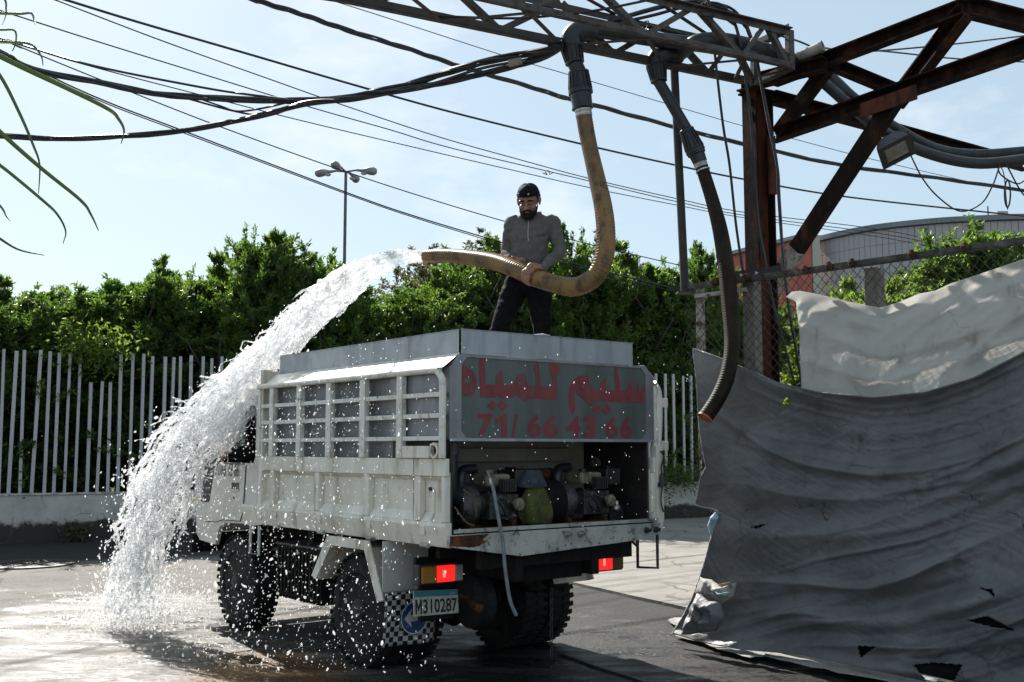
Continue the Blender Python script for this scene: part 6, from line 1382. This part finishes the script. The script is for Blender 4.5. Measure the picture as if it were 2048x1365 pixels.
# face: eyes, brows, beard, hair, cap
for s_ in (-1, 1):
    ellip_b = MB(); ellip(ellip_b, hd(s_*.032,-.0815,-.003), (.0115*HS,.0115*HS,.0105*HS), HR, 14, 10); eo = ellip_b.build('eye', M['plate_white'], man, 180)
    b = MB(); ellip(b, hd(s_*.032,-.0915,-.006), (.0052*HS,.003*HS,.0052*HS), HR, 10, 8); b.build('iris', M['hair'], eo, 180)
    b = MB(); cap_chain(b, [hd(s_*.032-.015,-.0885,.0035), hd(s_*.032,-.0955,.0035), hd(s_*.032+.015,-.0865,.0035)], [.005,.0068,.005], 8); b.build('eyelid', M['skin'], eo, 180)
    b = MB(); cap_chain(b, [hd(s_*.014,-.0965,.021), hd(s_*.034,-.0985,.026), hd(s_*.055,-.082,.018)], [.0055,.0065,.0035], 8); b.build('eyebrow', M['hair'], man, 180)
bd2 = MB()
for s_ in (-1, 1):
    cap_chain(bd2, [hd(s_*.071,-.012,-.005), hd(s_*.068,-.028,-.048), hd(s_*.054,-.050,-.084), hd(s_*.03,-.076,-.106), hd(0,-.086,-.112)], [.004,.008,.014,.018,.020])
    cap_chain(bd2, [hd(s_*.05,-.070,-.060), hd(s_*.038,-.082,-.085), hd(s_*.015,-.094,-.100)], [.006,.010,.013])
    cap_chain(bd2, [hd(0,-.106,-.049), hd(s_*.022,-.101,-.054), hd(s_*.034,-.088,-.072)], [.0085,.009,.010])
cap_chain(bd2, [hd(0,-.088,-.082), hd(0,-.094,-.105)], [.014,.024]); bdo = remesh('beard', bd2, .006, 2, M['hair'], man)
displace(bdo, lambda p: noise.noise((p[0]*80, p[1]*80, p[2]*80))*.004)
hr = MB()
for s_ in (-1, 1):
    cap_chain(hr, [hd(s_*.074,-.022,.045), hd(s_*.077,-.008,.02), hd(s_*.075,-.004,-.008)], [.010,.008,.005]); cap_chain(hr, [hd(s_*.076,.02,.05), hd(s_*.07,.06,.02), hd(s_*.04,.09,-.01)], [.014,.018,.02])
ellip(hr, hd(0,.016,.042), (.079*HS,.0965*HS,.086*HS), HR@np.array([[1,0,0],[0,cos(.15),-sin(.15)],[0,sin(.15),cos(.15)]]))
cap_chain(hr, [hd(-.06,-.05,.066), hd(0,-.078,.072), hd(.06,-.05,.066)], [.010,.010,.010]); remesh('hair', hr, .007, 2, M['hair'], man)
cp_ = MB(); vs = []; n_ = 36; m_ = 12
for i in range(m_+1):
    a = (pi/2)*(i/m_); 
    for k in range(n_):
        t_ = 2*pi*k/n_; seam = 1-.012*max(0, 1-abs(((t_*6/(2*pi)) % 1)-.5)*12); pan = 1+.02*noise.noise((cos(t_)*2, sin(t_)*2, i*.35))
        vs.append(hd(.0845*sin(max(a, .02))**.8*cos(t_)*seam*pan, .014+.1015*sin(max(a, .02))**.8*sin(t_)*seam*pan, .052+.078*cos(a)+.004*sin(t_*3)))
cp_.add(vs, [(i*n_+k, i*n_+(k+1) % n_, (i+1)*n_+(k+1) % n_, (i+1)*n_+k) for i in range(m_) for k in range(n_)]); cpo = cp_.build('cap', M['cap_cloth'], man, 180)
so = cpo.modifiers.new('thickness', 'SOLIDIFY'); so.thickness = .004
MB().tube([hd(.0855*cos(t_), .014+.1025*sin(t_), .053) for t_ in np.linspace(0, 2*pi, 37)[:-1]], .0065, 6, closed=True).build('cap_band', M['cap_cloth'], cpo, 60)
b = MB(); b.tube([hd(x, y, .05-.25*(y-.12)) for x, y in ((-.06,.105),(-.055,.15),(-.02,.175),(.02,.175),(.055,.15),(.06,.105))], .008, 6); b.build('cap_peak', M['cap_cloth'], cpo, 60)
tg_ = hd(.025,-.094,.074); MB().beam(tg_-HR@np.array([.007,0,0]), tg_+HR@np.array([.007,0,0]), .006, .013).build('cap_tag', M['pvc_pale'], cpo)

drv = empty('person', tuple(map(float, TW(.48, 3.2, 1.25)))); DO = np.array(drv.location); tag(drv, 'driver in dark sleeves resting one arm out of the truck window', 'person')
def K(v, u, z): return TW(v, u, z)-DO
db = MB(); hnd = side(452,908,-.06)
loft(db, [(K(.48,3.2,1.25),.16,.13,YAW),(K(.48,3.2,1.45),.15,.11,YAW),(K(.48,3.2,1.66),.18,.10,YAW),(K(.48,3.2,1.73),.08,.06,YAW)])
cap_chain(db, [K(.48,3.2,1.72), K(.48,3.22,1.80)], [.055,.055]); ellip(db, K(.48,3.25,1.88), (.075,.09,.115)); ellip(db, K(.48,3.34,1.86), (.02,.02,.02))
cap_chain(db, [K(.30,3.2,1.66), K(.12,3.10,1.56), K(.0,3.13,1.545), K(-.05,3.25,1.54), K(-.06,hnd[0]-.05,hnd[1]+.02)], [.055,.05,.042,.036,.03])
cap_chain(db, [K(.66,3.2,1.66), K(.62,3.4,1.42), K(.55,3.66,1.46)], [.055,.045,.03]); 
for s_ in (.38, .58): cap_chain(db, [K(s_,3.2,1.28), K(s_,3.55,1.32), K(s_,3.6,1.04)], [.08,.07,.05])
for k in range(4):
    y_ = hnd[0]-.02+.0; cap_chain(db, [K(-.055-.006*k, hnd[0]-.03, hnd[1]+.03-.018*k), K(-.075-.004*k, hnd[0]+.025, hnd[1]+.028-.02*k), K(-.082, hnd[0]+.05-.004*k, hnd[1]+.012-.02*k), K(-.07, hnd[0]+.045, hnd[1]-.006-.02*k)], [.013,.012,.011,.009], 10)
cap_chain(db, [K(-.05, hnd[0]-.04, hnd[1]+.03), K(-.04, hnd[0]+.0, hnd[1]+.055), K(-.05, hnd[0]+.035, hnd[1]+.055)], [.016,.013,.010], 10)
ellip(db, K(-.06, hnd[0]-.015, hnd[1]+.005), (.03,.045,.04)); remesh('body', db, .007, 3, M['skin'], drv)
sl = MB(); cap_chain(sl, [K(.31,3.2,1.665), K(.12,3.10,1.57), K(.0,3.13,1.553), K(-.048,3.23,1.548), K(-.058,hnd[0]-.07,hnd[1]+.03)], [.07,.064,.055,.048,.04], 14)
loft(sl, [(K(.48,3.2,1.24),.175,.145,YAW),(K(.48,3.2,1.45),.165,.125,YAW),(K(.48,3.2,1.67),.195,.115,YAW),(K(.48,3.2,1.745),.085,.07,YAW)]); cap_chain(sl, [K(.66,3.2,1.66), K(.62,3.4,1.42), K(.56,3.62,1.455)], [.07,.058,.042], 14)
remesh('jacket', sl, .011, 3, M['trousers'], drv)
b = MB(); ellip(b, K(.48,3.235,1.905), (.081,.094,.105)); b.build('hair', M['hair'], drv, 180)

# ---------------------------------------------------------------- the water
def water_mat(name, glass, white, clear):
    m, n, p, o = nodes_of(name); n.nodes.remove(p)
    g_ = n.nodes.new('ShaderNodeBsdfGlass'); g_.inputs['IOR'].default_value = 1.33; g_.inputs['Roughness'].default_value = .02; g_.inputs['Color'].default_value = (.96,.98,1,1)
    d = n.nodes.new('ShaderNodeBsdfDiffuse'); d.inputs['Color'].default_value = (white,)*3+(1,); t = n.nodes.new('ShaderNodeBsdfTranslucent'); t.inputs['Color'].default_value = (white,)*3+(1,)
    gl = n.nodes.new('ShaderNodeBsdfGlossy'); gl.inputs['Roughness'].default_value = .22; gl.inputs['Color'].default_value = (.9,.9,.9,1)
    x1 = n.nodes.new('ShaderNodeMixShader'); x1.inputs[0].default_value = .72; n.links.new(d.outputs[0], x1.inputs[1]); n.links.new(t.outputs[0], x1.inputs[2])
    x3 = n.nodes.new('ShaderNodeMixShader'); x3.inputs[0].default_value = .2; n.links.new(x1.outputs[0], x3.inputs[1]); n.links.new(gl.outputs[0], x3.inputs[2])
    x2 = n.nodes.new('ShaderNodeMixShader'); v = coords(n)
    f = ramp(n, noise_node(n, v, 9, 6, .65), .42-.1*glass, .6-.1*glass, 1-glass, 1) if False else ramp(n, noise_node(n, v, 11, 7, .7), .38, .62, max(0, glass-.35), min(1, glass+.35))
    n.links.new(f, x2.inputs[0]); n.links.new(x3.outputs[0], x2.inputs[1]); n.links.new(g_.outputs[0], x2.inputs[2]); tp_ = n.nodes.new('ShaderNodeBsdfTransparent'); x4 = n.nodes.new('ShaderNodeMixShader'); x4.inputs[0].default_value = clear; n.links.new(x2.outputs[0], x4.inputs[1]); n.links.new(tp_.outputs[0], x4.inputs[2]); n.links.new(x4.outputs[0], o.inputs['Surface'])
    return m
M['water_jet'] = water_mat('water_jet', .42, .95, .40); M['water_drop'] = water_mat('water_drop', .05, .98, .3)
nozzle = hpts[-1]; DN = float(nozzle[1]); DLAND = float(atz(262,1258,0)[1])
JET = [(848,514,13),(800,514,19),(750,532,28),(700,564,36),(650,602,40),(600,645,42),(560,688,44),(520,732,47),(480,778,52),(440,824,58),(400,868,62),(362,912,66),(332,958,66),(310,1006,62),(292,1056,56),(278,1108,48),(268,1160,46),(258,1210,50),(250,1256,60)]
NJ = len(JET); JC = np.array([at(x, y, DN+(DLAND-DN)*i/(NJ-1)) for i, (x, y, w_) in enumerate(JET)]); JC[0] = nozzle
JW = np.array([.93*w_/FPX*(DN+(DLAND-DN)*i/(NJ-1)) for i, (x, y, w_) in enumerate(JET)])
def jp(t_):
    u = t_*(NJ-1); c = np.array([np.interp(u, range(NJ), JC[:, k]) for k in range(3)]); c2 = np.array([np.interp(min(u+.3, NJ-1), range(NJ), JC[:, k]) for k in range(3)]); c1 = np.array([np.interp(max(u-.3, 0), range(NJ), JC[:, k]) for k in range(3)])
    d = c2-c1; d /= np.linalg.norm(d); dep = np.array([0., 1, 0]); dep = dep-d*(dep@d); dep /= np.linalg.norm(dep); lat = np.cross(d, dep); return c, d, lat, dep, float(np.interp(u, range(NJ), JW))
rw = np.random.default_rng(12); wj = MB()
# core: lumpy tube that thins out as it breaks up
core = [jp(t_) for t_ in np.linspace(0, .40, 90)]; nn_ = 30; vs = []
for i, (c, d, lat, dep, w_) in enumerate(core):
    t_ = i/89; th_n = 1-.85*max(0, (t_-.42)/.58)
    for k in range(nn_):
        a = 2*pi*k/nn_; q = (cos(a)*1.3, sin(a)*1.3)
        lump = 1+(.10+.75*t_)*(.5*noise.noise((q[0], q[1], t_*7))+.5*noise.noise((q[0]*3, q[1]*3, t_*15)))+.22*min(1, t_*4)*noise.noise((q[0]*7, q[1]*7, t_*22))
        r_ = w_*.92*th_n*lump; vs.append(c+lat*cos(a)*r_+dep*sin(a)*r_*.75)
wj.add(vs, [(i*nn_+k, i*nn_+(k+1) % nn_, (i+1)*nn_+(k+1) % nn_, (i+1)*nn_+k) for i in range(89) for k in range(nn_)]+[tuple(range(nn_-1,-1,-1)), tuple(range(89*nn_, 90*nn_))])
# ropes and ligaments torn from it
for i in range(430):
    t0_ = rw.uniform(.12, .84); ln = rw.uniform(.04, .14); a = rw.uniform(0, 2*pi); rr = sqrt(rw.uniform(.0, 1))*(1.12 if t0_ > .4 else 1.02); dr_ = rw.uniform(.8, 1.3); tw_ = rw.normal()*.9; pts = []; n_k = 7
    for k in range(n_k):
        t_ = min(1, t0_+ln*k/(n_k-1)); c, d, lat, dep, w_ = jp(t_); aa = a+tw_*k/n_k; r2 = w_*rr*(1+(dr_-1)*k/n_k)
        pts.append(c+lat*cos(aa)*r2+dep*sin(aa)*r2*.8+.03*np.array([noise.noise((i*3.1, k*.7, 1)), noise.noise((i*3.1, k*.7, 2)), noise.noise((i*3.1, k*.7, 3))])*min(1.5, w_*8))
    th0 = rw.uniform(.005, .012)*(1.35 if t0_ > .35 else .9); wj.tube(crspline(pts, 2), list(np.abs((.75 if t0_ > .5 else 1)*th0*np.array([(.45+.9*sin(pi*(j+.5)/13))*(1+.6*noise.noise((i*1.7, j*.8, 5))) for j in range(13)])+.002)), 6)
for i in range(110):                                              # spikes flung off the edges
    t0_ = rw.uniform(.3, .9); a = rw.uniform(0, 2*pi); pts = []
    for k in range(6):
        t_ = min(1, t0_+.045*k/5*(1+.5*(i % 2))); c, d, lat, dep, w_ = jp(t_); r2 = w_*(.7+.16*k*rw.uniform(.5, 1.2)); aa = a+.15*k*((i % 3)-1)
        pts.append(c+lat*cos(aa)*r2+dep*sin(aa)*r2*.7+.03*np.array([noise.noise((i*2.3, k*.9, 1)), 0, noise.noise((i*2.3, k*.9, 3))]))
    wj.tube(crspline(pts, 2), [.013, .012, .011, .010, .009, .008, .007, .006, .006, .007, .010], 6)
for i in range(400):
    t_ = .2+.8*rw.uniform(0, 1)**.8; c, d, lat, dep, w_ = jp(t_); a = rw.uniform(0, 2*pi); rr = sqrt(rw.uniform(0, 1))*w_*(1.06 if t_ < .45 else 1.2); s_ = rw.uniform(.005, .019)
    ellip(wj, c+lat*cos(a)*rr+dep*sin(a)*rr*.8, (s_*rw.uniform(.7, 1.5), s_, s_*rw.uniform(.7, 1.5)), None, 8, 6)
jet = remesh('water_jet', wj, .0075, 1, M['water_jet'])
displace(jet, lambda p: .007*noise.noise((p[0]*28, p[1]*28, p[2]*28))+.004*noise.noise((p[0]*70, p[1]*70, p[2]*70)))
tag(jet, 'white jet of water arcing from the hose mouth down to the ground', kind='stuff')
# drops: one mesh of small stretched beads
def drops(name, pos, rad, stretch, dirs, mat, label):
    ph = (1+sqrt(5))/2; iv = np.array([(-1,ph,0),(1,ph,0),(-1,-ph,0),(1,-ph,0),(0,-1,ph),(0,1,ph),(0,-1,-ph),(0,1,-ph),(ph,0,-1),(ph,0,1),(-ph,0,-1),(-ph,0,1)])/sqrt(1+ph*ph)
    ifc = np.array([(0,11,5),(0,5,1),(0,1,7),(0,7,10),(0,10,11),(1,5,9),(5,11,4),(11,10,2),(10,7,6),(7,1,8),(3,9,4),(3,4,2),(3,2,6),(3,6,8),(3,8,9),(4,9,5),(2,4,11),(6,2,10),(8,6,7),(9,8,1)])
    n = len(pos); d = dirs/np.linalg.norm(dirs, axis=1, keepdims=True); v = iv[None]*rad[:, None, None]*rw.uniform(.75, 1.25, (n, 12, 1)); al = (v*d[:, None]).sum(-1, keepdims=True)
    v = v+al*d[:, None]*(stretch[:, None, None]-1); v = v+pos[:, None]; f = ifc[None]+np.arange(n)[:, None, None]*12
    return tag(link(name, raw_mesh(name, v.reshape(-1, 3), f.reshape(-1, 3), mat, True)), label, kind='stuff')
Pd = []; Rd = []; Dd = []
for i in range(7000):                                            # close round the jet, more and wider lower down
    t_ = .08+.92*rw.uniform(0, 1)**.62; c, d, lat, dep, w_ = jp(t_); a = rw.uniform(0, 2*pi); rr = w_*(.35+abs(rw.normal())*.62*(.45+.75*t_)); p = c+lat*cos(a)*rr+dep*sin(a)*rr
    if p[2] > .01: Pd.append(p); Rd.append(min(.013, (.0022+.0010*(t_ > .55))*math.exp(abs(rw.normal())*.6))); Dd.append(d+rw.normal(size=3)*.3)
for i in range(3300):                                            # spray drifting toward the camera in front of the truck
    px = 300+620*rw.beta(1.5, 2.3); py = rw.uniform(600, 1340); lim = 430+.0*px
    if py < 1010-.62*(px-300) - 60: continue
    D = rw.uniform(6.0, 8.7)-.0018*(px-300); p = at(px, py, D)
    q = p[:2]-np.array([TO.x, TO.y]); u_ = q@TU[:2]; v_ = q@TV[:2]
    if p[2] < .01 or (v_ > -.06 and u_ > -.05): continue
    Pd.append(p); Rd.append(min(.007, .0015*math.exp(abs(rw.normal())*.52))); Dd.append(np.array([-.25, -.2, -1])+rw.normal(size=3)*.15)
for i in range(260):                                             # bigger beads low beside the wheels
    px = rw.uniform(400, 860); py = rw.uniform(1030, 1345); D = rw.uniform(6.4, 8.2); p = at(px, py, D); q = p[:2]-np.array([TO.x, TO.y]); 
    if p[2] < .02 or q@TV[:2] > -.08: continue
    Pd.append(p); Rd.append(.0035+.0065*rw.uniform(0, 1)**2); Dd.append(rw.normal(size=3)+np.array([0, 0, -2]))
land = atz(285,1235,0)
for i in range(3000):                                            # splash thrown up where the jet lands
    a = rw.uniform(0, 2*pi); r_ = abs(rw.normal())*.62; h = abs(rw.normal())*.34*math.exp(-r_*.9); Pd.append(np.array([land[0]+r_*cos(a)*.85, land[1]+r_*sin(a)*1.1, .008+h])); Rd.append(.0028*math.exp(abs(rw.normal())*.5)); Dd.append(np.array([cos(a), sin(a), 1.2]))
for i in range(130):                                             # a few stray drops over the tail and around the man
    px = rw.uniform(820, 1330); py = rw.uniform(690, 1060); p = at(px, py, rw.uniform(5.6, 6.8)); Pd.append(p); Rd.append(rw.uniform(.0014, .003)); Dd.append(np.array([0, 0, -1.])+rw.normal(size=3)*.2)
drops('water_drops', np.array(Pd), np.array(Rd), rw.uniform(1.0, 2.6, len(Pd)), np.array(Dd), M['water_drop'], 'spray of water drops around the jet and before the truck side')

# ---------------------------------------------------------------- palm leaflets reaching in at the top left
pf = empty('palm_frond', tuple(map(float, at(-60, 300, 3.0)))); PO = np.array(pf.location); tag(pf, 'green palm frond with drooping leaflets entering at the top left', 'palm')
M['palm'] = leaf_mat('palm_leaf', (.07,.11,.02), (.10,.14,.025), ((.22,.30,.04), (.30,.38,.05)), .45); M['palm_tip'] = leaf_mat('palm_tip', (.05,.06,.04), (.08,.07,.05), ((.10,.13,.12), (.14,.14,.12)), .4)
MB().tube([at(x, y, 3.0)-PO for x, y in ((-60,-60),(-50,80),(-45,240),(-50,400),(-70,560))], [.006,.010,.012,.012,.010], 8).build('rachis', M['bark'], pf, 60)
def leaflet(pix, w0, tipn):
    path = crspline([at(x, y, 3.0-.04*i)-PO for i, (x, y) in enumerate(pix)], 8); n = len(path); vs = []
    for i, p in enumerate(path):
        d = path[min(i+1, n-1)]-path[max(i-1, 0)]; d /= np.linalg.norm(d); a = np.cross(d, [0, 1, 0]); a /= np.linalg.norm(a); w_ = w0*(1-i/(n-1))**.7/2+.0006
        vs += [p+a*w_, p+np.array([0, .004, 0])*min(1, w_*200), p-a*w_]
    f = [];
    for i in range(n-1):
        for k in (0, 1): f.append((i*3+k, i*3+k+1, i*3+k+4, i*3+k+3))
    o = link('leaflet', raw_mesh('leaflet', vs, f, M['palm'], True), pf); so = o.modifiers.new('thickness', 'SOLIDIFY'); so.thickness = .0006
for pix, w_ in (([(-45,92),(0,113),(57,141),(140,180),(217,219),(238,240),(248,262),(242,288)], .016), ([(-46,100),(0,152),(38,225),(66,290),(79,330),(77,388)], .010), ([(-48,210),(0,264),(80,335),(160,400),(182,430),(197,462)], .013), ([(-50,300),(0,331),(84,400),(115,430),(131,462),(126,488)], .009),
               ([(-55,440),(0,478),(38,500),(88,511)], .007), ([(-50,360),(0,412),(12,432),(20,442)], .006), ([(-48,26),(0,27),(40,28),(62,27),(68,40),(70,49)], .009), ([(-48,78),(0,84),(45,86),(66,92),(82,112),(86,132)], .009), ([(-48,55),(0,60),(28,61),(32,80),(26,100),(17,110)], .006), ([(-50,-30),(5,-5),(12,20),(10,36),(4,50)], .006)): leaflet(pix, w_, 0)
